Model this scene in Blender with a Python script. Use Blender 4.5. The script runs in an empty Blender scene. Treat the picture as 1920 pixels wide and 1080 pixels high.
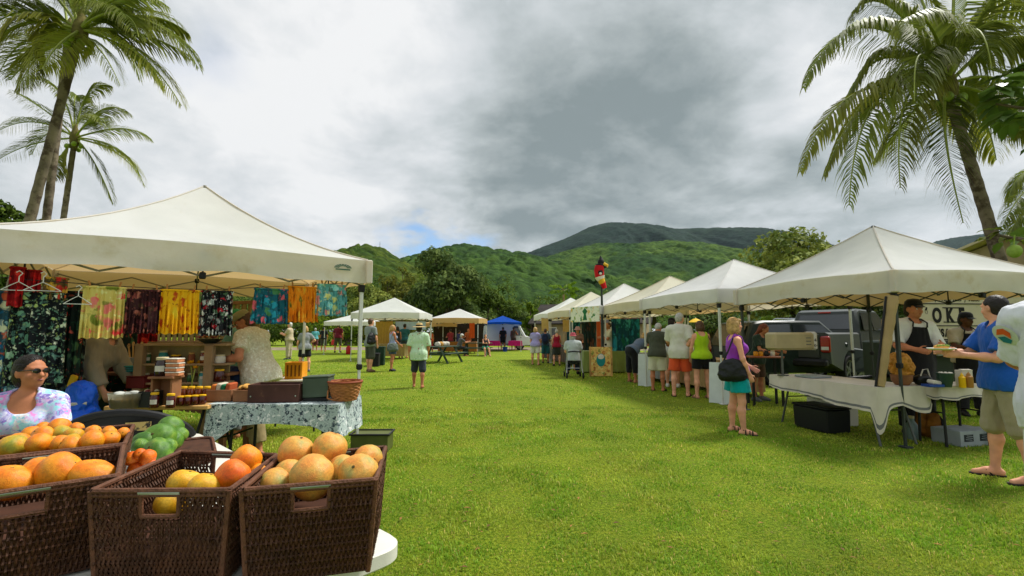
import bpy, math, random
import numpy as np
from mathutils import Vector, Matrix, Euler
SC = bpy.context.scene
COL = SC.collection
PI = math.pi
random.seed(11)
NR = np.random.default_rng(7)

# ---------------------------------------------------------------- camera
CAMZ, F, HZ = 1.42, 880.0, 622.0
PITCH = math.atan((HZ - 540.0) / F)
cam_data = bpy.data.cameras.new('camera')
cam_data.sensor_width = 36.0
cam_data.lens = 36.0 * F / 1920.0
cam_data.clip_start = 0.05
cam_data.clip_end = 20000.0
cam = bpy.data.objects.new('camera', cam_data)
COL.objects.link(cam)
cam.location = (0, 0, CAMZ)
cam.rotation_euler = (PI / 2 + PITCH, 0, 0)
SC.camera = cam

# ---------------------------------------------------------------- sky, sun, exposure
SUN_EL, SUN_AZ = math.radians(54), math.radians(62)      # azimuth measured from +Y towards +X
sun_dir = Vector((math.sin(SUN_AZ) * math.cos(SUN_EL), math.cos(SUN_AZ) * math.cos(SUN_EL), math.sin(SUN_EL)))
sun_data = bpy.data.lights.new('sun', 'SUN')
sun_data.energy = 3.0
sun_data.angle = math.radians(13)
sun_data.color = (1.0, 0.97, 0.91)
sun = bpy.data.objects.new('sun', sun_data)
COL.objects.link(sun)
sun.location = (30, 20, 60)
sun.rotation_euler = sun_dir.to_track_quat('Z', 'Y').to_euler()
SC.view_settings.view_transform = 'Standard'
SC.view_settings.look = 'None'
SC.view_settings.exposure = 0.64
SC.view_settings.gamma = 1.0
SC.view_settings.use_curve_mapping = False
SC.render.engine = 'CYCLES'
SC.cycles.use_denoising = True
SC.cycles.max_bounces = 7
SC.cycles.diffuse_bounces = 3
SC.cycles.glossy_bounces = 3
SC.cycles.transmission_bounces = 4
SC.cycles.transparent_max_bounces = 12
SC.cycles.volume_bounces = 0
SC.cycles.sample_clamp_indirect = 6.0


def ray(px, py):
 xc, yc = (px - 960.0) / F, (540.0 - py) / F
 c, s = math.cos(PITCH), math.sin(PITCH)
 return Vector((xc, c - yc * s, s + yc * c))


def G(px, py, z=0.0):
 """the point of the horizontal plane z seen at a photo pixel"""
 d = ray(px, py)
 t = (z - CAMZ) / d.z
 return Vector((d.x * t, d.y * t, z))


def D(px, py, Y):
 """the point at forward distance Y seen at a photo pixel"""
 d = ray(px, py)
 t = Y / d.y
 return Vector((d.x * t, Y, CAMZ + d.z * t))


def lin(r, g, b):
 f = lambda v: (v / 255 / 12.92) if v <= 10 else ((v / 255 + 0.055) / 1.055) ** 2.4
 return (f(r), f(g), f(b), 1.0)


# ---- world: daylight sky seen through a broken cloud deck
world = bpy.data.worlds.new('World')
SC.world = world
world.use_nodes = True
wt = world.node_tree
wn, wl = wt.nodes, wt.links
wn.clear()


def wnode(kind, **kw):
 n = wn.new(kind)
 for k, v in kw.items():
  setattr(n, k, v)
 return n


def wmath(op, a, b=None, c=None, clamp=False):
 n = wnode('ShaderNodeMath', operation=op, use_clamp=clamp)
 for i, v in enumerate((a, b, c)):
  if v is None:
   continue
  if isinstance(v, (int, float)):
   n.inputs[i].default_value = v
  else:
   wl.new(v, n.inputs[i])
 return n.outputs[0]


def wvec(op, a, b=None):
 n = wnode('ShaderNodeVectorMath', operation=op)
 for i, v in enumerate((a, b)):
  if v is None:
   continue
  if isinstance(v, (tuple, list, Vector)):
   n.inputs[i].default_value = v
  else:
   wl.new(v, n.inputs[i])
 return n


def wsmooth(v, lo, hi):
 n = wnode('ShaderNodeMapRange', interpolation_type='SMOOTHSTEP')
 wl.new(v, n.inputs[0])
 n.inputs[1].default_value = lo
 n.inputs[2].default_value = hi
 return n.outputs[0]


def wmix(f, a, b):
 n = wnode('ShaderNodeMix', data_type='RGBA')
 for sock, v in ((n.inputs[0], f), (n.inputs[6], a), (n.inputs[7], b)):
  if isinstance(v, (int, float)):
   sock.default_value = v
  elif isinstance(v, tuple):
   sock.default_value = v
  else:
   wl.new(v, sock)
 return n.outputs[2]


tc = wnode('ShaderNodeTexCoord')
dirv = wvec('NORMALIZE', tc.outputs['Generated']).outputs[0]
sep = wnode('ShaderNodeSeparateXYZ')
wl.new(dirv, sep.inputs[0])
den = wmath('ADD', wmath('MAXIMUM', sep.outputs[2], 0.0), 0.30)
comb = wnode('ShaderNodeCombineXYZ')
wl.new(wmath('DIVIDE', sep.outputs[0], den), comb.inputs[0])
wl.new(wmath('DIVIDE', sep.outputs[1], den), comb.inputs[1])
cp = comb.outputs[0]


def wnoise(scale, detail, rough, off, dist=0.0):
 n = wnode('ShaderNodeTexNoise')
 a = wvec('ADD', cp, off).outputs[0]
 wl.new(a, n.inputs['Vector'])
 n.inputs['Scale'].default_value = scale
 n.inputs['Detail'].default_value = detail
 n.inputs['Roughness'].default_value = rough
 n.inputs['Distortion'].default_value = dist
 return n.outputs['Fac']


big = wnoise(1.1, 6, 0.55, (3.1, 1.7, 0.0), 0.25)
fine = wnoise(3.0, 8, 0.58, (8.3, 4.4, 1.0), 0.35)
warp = wnode('ShaderNodeTexNoise')
wl.new(cp, warp.inputs['Vector'])
warp.inputs['Scale'].default_value = 2.6
warp.inputs['Detail'].default_value = 6
wv = wvec('SUBTRACT', warp.outputs['Color'], (0.5, 0.5, 0.5)).outputs[0]
wscale = wnode('ShaderNodeVectorMath', operation='SCALE')
wl.new(wv, wscale.inputs[0])
wscale.inputs['Scale'].default_value = 0.42
dw = wvec('ADD', dirv, wscale.outputs[0]).outputs[0]


def lobe(px, py, r0, r1, sx=1.0, sz=1.0):
 """1 inside a soft patch of sky in this compass direction, 0 outside"""
 c = ray(px, py).normalized()
 q = wvec('SUBTRACT', dw, c).outputs[0]
 q = wvec('MULTIPLY', q, (1.0 / sx, 1.0, 1.0 / sz)).outputs[0]
 ln = wvec('LENGTH', q).outputs['Value']
 return wmath('SUBTRACT', 1.0, wsmooth(ln, r0, r1))


# cloud thickness: 0 thin and bright, 1 thick and grey
mid_ = wnoise(2.0, 7, 0.6, (1.3, 9.4, 2.0), 0.3)
thick = wmath('ADD', wmath('MULTIPLY', wsmooth(big, 0.30, 0.72), 0.34), wmath('MULTIPLY', wsmooth(fine, 0.36, 0.66), 0.27))
thick = wmath('ADD', thick, wmath('MULTIPLY', wsmooth(mid_, 0.34, 0.66), 0.26))
thick = wmath('ADD', thick, wmath('MULTIPLY', lobe(1130, 190, 0.10, 0.50, 1.25, 0.85), 0.36))
thick = wmath('ADD', thick, wmath('MULTIPLY', lobe(1000, 120, 0.02, 0.40, 1.2, 0.8), 0.14))
thick = wmath('ADD', thick, wmath('MULTIPLY', lobe(1330, 330, 0.02, 0.46, 1.6, 0.5), 0.30))
thick = wmath('ADD', thick, wmath('MULTIPLY', lobe(1220, 395, 0.02, 0.30, 1.8, 0.30), 0.22))
thick = wmath('SUBTRACT', thick, wmath('MULTIPLY', lobe(640, 150, 0.05, 0.40, 0.9, 0.8), 0.36))
thick = wmath('SUBTRACT', thick, wmath('MULTIPLY', lobe(1550, 190, 0.02, 0.24), 0.55))
thick = wmath('SUBTRACT', thick, wmath('MULTIPLY', lobe(120, 230, 0.05, 0.35), 0.14))
thick = wmath('SUBTRACT', thick, wmath('MULTIPLY', lobe(900, 400, 0.02, 0.14, 1.6, 0.35), 0.18))
ramp = wnode('ShaderNodeValToRGB')
fine2 = wnoise(4.6, 9, 0.62, (2.2, 6.1, 3.0), 0.5)
thick = wmath('ADD', thick, wmath('MULTIPLY', wmath('SUBTRACT', fine2, 0.5), 0.55))
thick = wmath('ADD', thick, wmath('MULTIPLY', wmath('SUBTRACT', mid_, 0.5), 0.35))
wl.new(wmath('MULTIPLY', thick, 0.84), ramp.inputs[0])
cr = ramp.color_ramp
cr.elements[0].position, cr.elements[0].color = 0.0, (0.86, 0.865, 0.87, 1)
cr.elements[1].position, cr.elements[1].color = 1.0, (0.235, 0.282, 0.29, 1)
for p_, c_ in ((0.22, (0.70, 0.725, 0.745, 1)), (0.45, (0.555, 0.595, 0.612, 1)), (0.72, (0.385, 0.43, 0.437, 1))):
 e = cr.elements.new(p_)
 e.color = c_
SKY_STR = 0.1
cl = wnode('ShaderNodeMix', data_type='RGBA', blend_type='MULTIPLY')
cl.inputs[0].default_value = 1.0
wl.new(ramp.outputs[0], cl.inputs[6])
cl.inputs[7].default_value = (0.68 / SKY_STR,) * 3 + (1,)
sky = wnode('ShaderNodeTexSky', sky_type='NISHITA')
sky.sun_disc = False
sky.sun_elevation = SUN_EL
sky.sun_rotation = SUN_AZ
sky.air_density = 1.0
sky.dust_density = 0.0
sky.ozone_density = 5.0
hole = lobe(806, 470, 0.015, 0.078, 2.0, 0.75)
hole = wmath('ADD', hole, wmath('MULTIPLY', lobe(380, 120, 0.0, 0.11, 1.4, 1.0), 0.25), clamp=True)
bgc = wmix(hole, cl.outputs[2], sky.outputs[0])
bg = wnode('ShaderNodeBackground')
wl.new(bgc, bg.inputs[0])
bg.inputs[1].default_value = SKY_STR
wo = wnode('ShaderNodeOutputWorld')
wl.new(bg.outputs[0], wo.inputs[0])


# ---------------------------------------------------------------- helpers
MATS = {}


def nodes_of(name):
 m = bpy.data.materials.new(name)
 m.use_nodes = True
 nt = m.node_tree
 b = nt.nodes['Principled BSDF']
 return m, nt, nt.nodes, nt.links, b


def M(name, col, rough=0.6, metal=0.0, var=0.12, vscale=6.0, bump=0.0, bscale=60.0, tint=False, transl=0.0, spec=0.3, wear=None, coat=0.0, sheen=0.0, inner=None):
 """a plain real-world surface: base colour with uneven tone, optional relief, wear colour, per-face tint and translucency"""
 if name in MATS:
  return MATS[name]
 m, nt, N, L, b = nodes_of(name)
 if len(col) == 3:
  col = lin(*col)
 tcn = N.new('ShaderNodeTexCoord')
 nz = N.new('ShaderNodeTexNoise')
 nz.inputs['Scale'].default_value = vscale
 nz.inputs['Detail'].default_value = 5
 L.new(tcn.outputs['Object'], nz.inputs['Vector'])
 mr = N.new('ShaderNodeMapRange')
 mr.inputs[1].default_value, mr.inputs[2].default_value = 0.3, 0.7
 mr.inputs[3].default_value, mr.inputs[4].default_value = 1 - var, 1 + var
 L.new(nz.outputs['Fac'], mr.inputs[0])
 mx = N.new('ShaderNodeMix')
 mx.data_type, mx.blend_type = 'RGBA', 'MULTIPLY'
 mx.inputs[0].default_value = 1.0
 mx.inputs[6].default_value = col
 L.new(mr.outputs[0], mx.inputs[7])
 out = mx.outputs[2]
 if wear:
  wc, ws, lo, hi = wear
  n2 = N.new('ShaderNodeTexNoise')
  n2.inputs['Scale'].default_value = ws
  n2.inputs['Detail'].default_value = 7
  n2.inputs['Roughness'].default_value = 0.65
  L.new(tcn.outputs['Object'], n2.inputs['Vector'])
  m2 = N.new('ShaderNodeMapRange')
  m2.interpolation_type = 'SMOOTHSTEP'
  m2.inputs[1].default_value, m2.inputs[2].default_value = lo, hi
  L.new(n2.outputs['Fac'], m2.inputs[0])
  x2 = N.new('ShaderNodeMix')
  x2.data_type = 'RGBA'
  L.new(m2.outputs[0], x2.inputs[0])
  L.new(out, x2.inputs[6])
  x2.inputs[7].default_value = lin(*wc) if len(wc) == 3 else wc
  out = x2.outputs[2]
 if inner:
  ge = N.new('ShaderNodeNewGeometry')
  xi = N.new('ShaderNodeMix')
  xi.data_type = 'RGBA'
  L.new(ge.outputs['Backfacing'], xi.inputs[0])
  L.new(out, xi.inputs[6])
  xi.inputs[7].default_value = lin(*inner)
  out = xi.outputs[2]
 if tint:
  at = N.new('ShaderNodeAttribute')
  at.attribute_name = 'tint'
  x3 = N.new('ShaderNodeMix')
  x3.data_type, x3.blend_type = 'RGBA', 'MULTIPLY'
  x3.inputs[0].default_value = 1.0
  L.new(out, x3.inputs[6])
  L.new(at.outputs['Color'], x3.inputs[7])
  out = x3.outputs[2]
 L.new(out, b.inputs['Base Color'])
 b.inputs['Roughness'].default_value = rough
 b.inputs['Metallic'].default_value = metal
 b.inputs['Specular IOR Level'].default_value = spec
 b.inputs['Coat Weight'].default_value = coat
 if sheen:
  b.inputs['Sheen Weight'].default_value = sheen
 if bump:
  bz = N.new('ShaderNodeTexNoise')
  bz.inputs['Scale'].default_value = bscale
  bz.inputs['Detail'].default_value = 4
  L.new(tcn.outputs['Object'], bz.inputs['Vector'])
  bn = N.new('ShaderNodeBump')
  bn.inputs['Strength'].default_value = bump
  bn.inputs['Distance'].default_value = 0.01
  L.new(bz.outputs['Fac'], bn.inputs['Height'])
  L.new(bn.outputs[0], b.inputs['Normal'])
 if transl:
  tr = N.new('ShaderNodeBsdfTranslucent')
  L.new(out, tr.inputs['Color'])
  ms = N.new('ShaderNodeMixShader')
  ms.inputs[0].default_value = transl
  L.new(b.outputs[0], ms.inputs[1])
  L.new(tr.outputs[0], ms.inputs[2])
  L.new(ms.outputs[0], N['Material Output'].inputs['Surface'])
 MATS[name] = m
 return m


def dye(c):  # cloth colour raised: fill light under the canopies is put into the print
 return tuple(min(.82, v * 1.45) for v in lin(*c)[:3]) + (1.0,)


def floral(name, base, cols, scale=9.0, size=0.42, soft=0.08, stretch=(1, 1, 1), warp=0.35, rough=0.8):
 """printed cloth: scattered blots of several colours on a ground colour"""
 if name in MATS:
  return MATS[name]
 m, nt, N, L, b = nodes_of(name)
 tcn = N.new('ShaderNodeTexCoord')
 mp = N.new('ShaderNodeMapping')
 mp.inputs['Scale'].default_value = stretch
 L.new(tcn.outputs['Object'], mp.inputs['Vector'])
 nz = N.new('ShaderNodeTexNoise')
 nz.inputs['Scale'].default_value = scale * 1.3
 nz.inputs['Detail'].default_value = 3
 L.new(mp.outputs[0], nz.inputs['Vector'])
 ma = N.new('ShaderNodeMix')
 ma.data_type, ma.blend_type = 'RGBA', 'LINEAR_LIGHT'
 ma.inputs[0].default_value = warp / scale * 2
 L.new(mp.outputs[0], ma.inputs[6])
 L.new(nz.outputs['Color'], ma.inputs[7])
 out = None
 for k, sc in enumerate((scale, scale * 2.3)):
  vo = N.new('ShaderNodeTexVoronoi')
  vo.inputs['Scale'].default_value = sc
  L.new(ma.outputs[2], vo.inputs['Vector'])
  mr = N.new('ShaderNodeMapRange')
  mr.interpolation_type = 'SMOOTHSTEP'
  mr.inputs[1].default_value, mr.inputs[2].default_value = size - soft, size + soft
  mr.inputs[3].default_value, mr.inputs[4].default_value = (1, 0) if k == 0 else (0.8, 0)
  L.new(vo.outputs['Distance'], mr.inputs[0])
  sp = N.new('ShaderNodeSeparateColor')
  L.new(vo.outputs['Color'], sp.inputs[0])
  rp = N.new('ShaderNodeValToRGB')
  rp.color_ramp.interpolation = 'CONSTANT'
  el = rp.color_ramp.elements
  el[0].color = dye(cols[0])
  el[0].position = 0
  el[1].position = 1.0 / len(cols)
  el[1].color = dye(cols[1 % len(cols)])
  for i in range(2, len(cols)):
   e_ = el.new(i / len(cols))
   e_.color = dye(cols[i])
  L.new(sp.outputs[k], rp.inputs[0])
  mx = N.new('ShaderNodeMix')
  mx.data_type = 'RGBA'
  L.new(mr.outputs[0], mx.inputs[0])
  if out is None:
   mx.inputs[6].default_value = dye(base)
  else:
   L.new(out, mx.inputs[6])
   # the small print only shows between the large blots
   inv = N.new('ShaderNodeMath')
   inv.operation = 'MULTIPLY'
   L.new(mr.outputs[0], inv.inputs[0])
   L.new(sp.outputs[2], inv.inputs[1])
   L.new(inv.outputs[0], mx.inputs[0])
  L.new(rp.outputs[0], mx.inputs[7])
  out = mx.outputs[2]
 L.new(out, b.inputs['Base Color'])
 b.inputs['Roughness'].default_value = rough
 b.inputs['Specular IOR Level'].default_value = 0.15
 MATS[name] = m
 return m


class MB:
 """collects shapes, then links them as ONE mesh object"""

 def __init__(s):
  s.v, s.f, s.m = [], [], []

 def add(s, vs, fs, mi=0):
  o = len(s.v)
  s.v.extend(tuple(v) for v in vs)
  s.f.extend(tuple(i + o for i in f) for f in fs)
  s.m.extend([mi] * len(fs))
  return s

 def box(s, c, size, rot=None, mi=0, bev=0.0, taper=1.0):
  x, y, z = (d / 2 for d in size)
  R = rot if rot is not None else Matrix.Identity(3)
  if not isinstance(R, Matrix):
   R = Euler(R).to_matrix()
  c = Vector(c)
  if bev <= 0:
   P = [(sx * x * (taper if sz > 0 else 1), sy * y * (taper if sz > 0 else 1), sz * z) for sx in (-1, 1) for sy in (-1, 1) for sz in (-1, 1)]
   Fc = [(0, 1, 3, 2), (4, 6, 7, 5), (0, 4, 5, 1), (2, 3, 7, 6), (0, 2, 6, 4), (1, 5, 7, 3)]
   return s.add([c + R @ Vector(p) for p in P], Fc, mi)
  bev = min(bev, x * .95, y * .95, z * .95)
  rings = []
  for zz, ins in ((-z, bev), (-z + bev, 0), (z - bev, 0), (z, bev)):
   k = taper if zz > 0 else 1
   X, Y = (x - ins) * k, (y - ins) * k
   b2 = bev * 0.7
   if ins:
    b2 = bev * 0.3
   rings.append([(X, Y - b2, zz), (X - b2, Y, zz), (-X + b2, Y, zz), (-X, Y - b2, zz), (-X, -Y + b2, zz), (-X + b2, -Y, zz), (X - b2, -Y, zz), (X, -Y + b2, zz)])
  vs = [c + R @ Vector(p) for r in rings for p in r]
  fs = []
  for k in range(3):
   for i in range(8):
    a, b_ = k * 8 + i, k * 8 + (i + 1) % 8
    fs.append((a, b_, b_ + 8, a + 8))
  fs.append(tuple(range(7, -1, -1)))
  fs.append(tuple(range(24, 32)))
  return s.add(vs, fs, mi)

 def tube(s, pts, r, n=8, mi=0, cap=True, flat=1.0, up=None):
  pts = [Vector(p) for p in pts]
  rs = r if isinstance(r, (list, tuple)) else [r] * len(pts)
  vs, fs = [], []
  prev = Vector(up) if up is not None else None
  for i, p in enumerate(pts):
   t = (pts[min(i + 1, len(pts) - 1)] - pts[max(i - 1, 0)])
   if t.length < 1e-9:
    t = Vector((0, 0, 1))
   t.normalize()
   if prev is None:
    prev = Vector((0, 0, 1)) if abs(t.z) < 0.9 else Vector((1, 0, 0))
   u = t.cross(prev)
   if u.length < 1e-6:
    u = t.orthogonal()
   u.normalize()
   w = u.cross(t).normalized()
   prev = w
   for k in range(n):
    a = 2 * PI * k / n
    vs.append(p + (u * math.cos(a) + w * (math.sin(a) * flat)) * rs[i])
  for i in range(len(pts) - 1):
   for k in range(n):
    k2 = (k + 1) % n
    fs.append((i * n + k, (i + 1) * n + k, (i + 1) * n + k2, i * n + k2))
  if cap:
   fs.append(tuple(range(n)))
   e = (len(pts) - 1) * n
   fs.append(tuple(e + k for k in range(n - 1, -1, -1)))
  return s.add(vs, fs, mi)

 def cyl(s, a, b, r, r2=None, n=12, mi=0):
  return s.tube([a, b], [r, r if r2 is None else r2], n, mi)

 def lathe(s, prof, c=(0, 0, 0), n=24, mi=0, sx=1.0, sy=1.0, R=None, close=True):
  c = Vector(c)
  vs, fs = [], []
  for (r, z) in prof:
   for k in range(n):
    a = 2 * PI * k / n
    p = Vector((r * sx * math.cos(a), r * sy * math.sin(a), z))
    vs.append(c + (R @ p if R is not None else p))
  for i in range(len(prof) - 1):
   for k in range(n):
    k2 = (k + 1) % n
    fs.append((i * n + k, i * n + k2, (i + 1) * n + k2, (i + 1) * n + k))
  if close:
   if prof[0][0] > 1e-5:
    fs.append(tuple(range(n - 1, -1, -1)))
   if prof[-1][0] > 1e-5:
    e = (len(prof) - 1) * n
    fs.append(tuple(e + k for k in range(n)))
  return s.add(vs, fs, mi)

 def ball(s, c, r, n=14, m=9, mi=0, R=None):
  rx, ry, rz = r if isinstance(r, (tuple, list)) else (r, r, r)
  c = Vector(c)
  vs, fs = [], []
  for i in range(m + 1):
   th = PI * i / m
   for k in range(n):
    a = 2 * PI * k / n
    p = Vector((rx * math.sin(th) * math.cos(a), ry * math.sin(th) * math.sin(a), -rz * math.cos(th)))
    vs.append(c + (R @ p if R is not None else p))
  for i in range(m):
   for k in range(n):
    k2 = (k + 1) % n
    fs.append((i * n + k, i * n + k2, (i + 1) * n + k2, (i + 1) * n + k))
  return s.add(vs, fs, mi)

 def grid(s, fn, nu, nv, mi=0, flip=False):
  vs = [fn(i / nu, j / nv) for j in range(nv + 1) for i in range(nu + 1)]
  fs = []
  for j in range(nv):
   for i in range(nu):
    a = j * (nu + 1) + i
    q = (a, a + 1, a + nu + 2, a + nu + 1)
    fs.append(q[::-1] if flip else q)
  return s.add(vs, fs, mi)

 def poly(s, pts, mi=0):
  return s.add(pts, [tuple(range(len(pts)))], mi)

 def prism(s, outline, depth, R=None, c=(0, 0, 0), mi=0):
  """outline in local XZ extruded along local Y by depth (centred)"""
  c = Vector(c)
  R = R if R is not None else Matrix.Identity(3)
  n = len(outline)
  vs = [c + R @ Vector((x, -depth / 2, z)) for x, z in outline] + [c + R @ Vector((x, depth / 2, z)) for x, z in outline]
  fs = [tuple(range(n)), tuple(range(2 * n - 1, n - 1, -1))]
  for i in range(n):
   j = (i + 1) % n
   fs.append((i, i + n, j + n, j))
  return s.add(vs, fs, mi)

 def mesh(s, name, mats, smooth=True, angle=40):
  me = bpy.data.meshes.new(name)
  me.from_pydata(s.v, [], s.f)
  for m_ in (mats if isinstance(mats, (list, tuple)) else [mats]):
   me.materials.append(m_)
  me.polygons.foreach_set('material_index', s.m)
  if smooth:
   me.polygons.foreach_set('use_smooth', [True] * len(s.f))
   me.update()
   me.set_sharp_from_angle(angle=math.radians(angle))
  me.update()
  return me

 def build(s, name, mats, parent=None, smooth=True, angle=40):
  return link(name, s.mesh(name, mats, smooth, angle), parent)


def link(name, me, parent=None):
 o = bpy.data.objects.new(name, me)
 COL.objects.link(o)
 if parent is not None:
  o.parent = parent
 return o


def tag(o, label=None, cat=None, group=None, kind=None):
 if label:
  o['label'] = label
 if cat:
  o['category'] = cat
 if group:
  o['group'] = group
 if kind:
  o['kind'] = kind
 return o


def thing(name, label, cat, loc=(0, 0, 0), rotz=0.0, group=None):
 o = bpy.data.objects.new(name, None)
 o.empty_display_size = 0.1
 COL.objects.link(o)
 o.location = loc
 o.rotation_euler = (0, 0, rotz)
 return tag(o, label, cat, group)


def np_mesh(name, V, Q, mats, parent=None, smooth=True, tint=None, mi=None):
 """V (n,3), Q (m,k) numpy arrays -> object; tint: per-vertex rgb"""
 me = bpy.data.meshes.new(name)
 V = np.asarray(V, np.float32)
 Q = np.asarray(Q, np.int32)
 k = Q.shape[1]
 me.vertices.add(len(V))
 me.vertices.foreach_set('co', V.ravel())
 me.loops.add(Q.size)
 me.loops.foreach_set('vertex_index', Q.ravel())
 me.polygons.add(len(Q))
 me.polygons.foreach_set('loop_start', np.arange(0, Q.size, k, dtype=np.int32))
 me.polygons.foreach_set('loop_total', np.full(len(Q), k, np.int32))
 if smooth:
  me.polygons.foreach_set('use_smooth', np.ones(len(Q), bool))
 for m_ in (mats if isinstance(mats, (list, tuple)) else [mats]):
  me.materials.append(m_)
 if mi is not None:
  me.polygons.foreach_set('material_index', np.asarray(mi, np.int32))
 if tint is not None:
  at = me.attributes.new('tint', 'FLOAT_COLOR', 'POINT')
  c4 = np.ones((len(V), 4), np.float32)
  c4[:, :3] = tint
  at.data.foreach_set('color', c4.ravel())
 me.update(calc_edges=True)
 me.validate()
 return link(name, me, parent)


def children_of(o):
 return [c for c in o.children]


def copy_tree(o, parent=None):
 c = o.copy()
 COL.objects.link(c)
 if parent is not None:
  c.parent = parent
 for ch in list(o.children):
  copy_tree(ch, c)
 return c


# ---- smooth value noise in numpy
def _hash(ix, iy, iz, seed):
 h = (ix * 374761393 + iy * 668265263 + iz * 2147483647 + seed * 974711) & 0xFFFFFFFF
 h = ((h ^ (h >> 13)) * 1274126177) & 0xFFFFFFFF
 h = h ^ (h >> 16)
 return (h & 0xFFFF) / 65535.0


def vnoise(P, seed=0):
 P = np.asarray(P, np.float64)
 I = np.floor(P).astype(np.int64)
 f = P - I
 f = f * f * (3 - 2 * f)
 r = 0
 for dx in (0, 1):
  for dy in (0, 1):
   for dz in (0, 1):
    w = (f[..., 0] if dx else 1 - f[..., 0]) * (f[..., 1] if dy else 1 - f[..., 1]) * (f[..., 2] if dz else 1 - f[..., 2])
    r = r + w * _hash(I[..., 0] + dx, I[..., 1] + dy, I[..., 2] + dz, seed)
 return r


def fbm(P, oct=4, seed=0, gain=0.5):
 r, a, s_ = 0, 1.0, 0
 P = np.asarray(P, np.float64)
 for k in range(oct):
  r = r + a * vnoise(P * (2.03 ** k) + 17.3 * k, seed + k)
  s_ += a
  a *= gain
 return r / s_
# ---------------------------------------------------------------- ground, path, hills
def lawn_mat():
 m, nt, N, L, b = nodes_of('lawn_turf')
 tcn = N.new('ShaderNodeTexCoord')

 def nz(scale, detail=5, rough=0.6, dist=0.0):
  n = N.new('ShaderNodeTexNoise')
  n.inputs['Scale'].default_value = scale
  n.inputs['Detail'].default_value = detail
  n.inputs['Roughness'].default_value = rough
  n.inputs['Distortion'].default_value = dist
  L.new(tcn.outputs['Object'], n.inputs['Vector'])
  return n.outputs['Fac']

 def ss(v, lo, hi):
  n = N.new('ShaderNodeMapRange')
  n.interpolation_type = 'SMOOTHSTEP'
  n.inputs[1].default_value, n.inputs[2].default_value = lo, hi
  L.new(v, n.inputs[0])
  return n.outputs[0]

 def mix(f, a, c):
  n = N.new('ShaderNodeMix')
  n.data_type = 'RGBA'
  L.new(f, n.inputs[0])
  for i, v in ((6, a), (7, c)):
   if isinstance(v, tuple):
    n.inputs[i].default_value = v
   else:
    L.new(v, n.inputs[i])
  return n.outputs[2]
 c = mix(ss(nz(0.55, 6), 0.35, 0.66), (0.200, 0.290, 0.016, 1), (0.330, 0.405, 0.022, 1))
 c = mix(ss(nz(3.2, 6), 0.40, 0.72), c, (0.300, 0.330, 0.020, 1))
 c = mix(ss(nz(38, 5, 0.7), 0.38, 0.62), c, (0.100, 0.165, 0.006, 1))
 c = mix(ss(nz(11, 6, 0.75, 0.4), 0.56, 0.72), c, (0.20, 0.165, 0.05, 1))
 L.new(c, b.inputs['Base Color'])
 b.inputs['Roughness'].default_value = 0.85
 b.inputs['Specular IOR Level'].default_value = 0.12
 bp = N.new('ShaderNodeBump')
 bp.inputs['Strength'].default_value = 0.9
 bp.inputs['Distance'].default_value = 0.04
 L.new(nz(46, 6, 0.75), bp.inputs['Height'])
 L.new(bp.outputs[0], b.inputs['Normal'])
 return m


def ground_sheet():
 # one sheet: fine near the lawn, coarse out to the horizon
 xs = sorted(set([-9000, -4000, -1500, -600, -250] + list(range(-120, 121, 4)) + [250, 600, 1500, 4000, 9000]))
 ys = sorted(set([-3000, -600, -120, -40] + list(range(-16, 81, 4)) + [110, 160, 260, 500, 1200, 3000, 9000]))
 V = np.array([(x, y, 0.0) for y in ys for x in xs], np.float32)
 nx = len(xs)
 Q = np.array([(j * nx + i, j * nx + i + 1, (j + 1) * nx + i + 1, (j + 1) * nx + i) for j in range(len(ys) - 1) for i in range(nx - 1)])
 o = np_mesh('ground', V, Q, lawn_mat(), smooth=False)
 tag(o, kind='structure')


ground_sheet()


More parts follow.
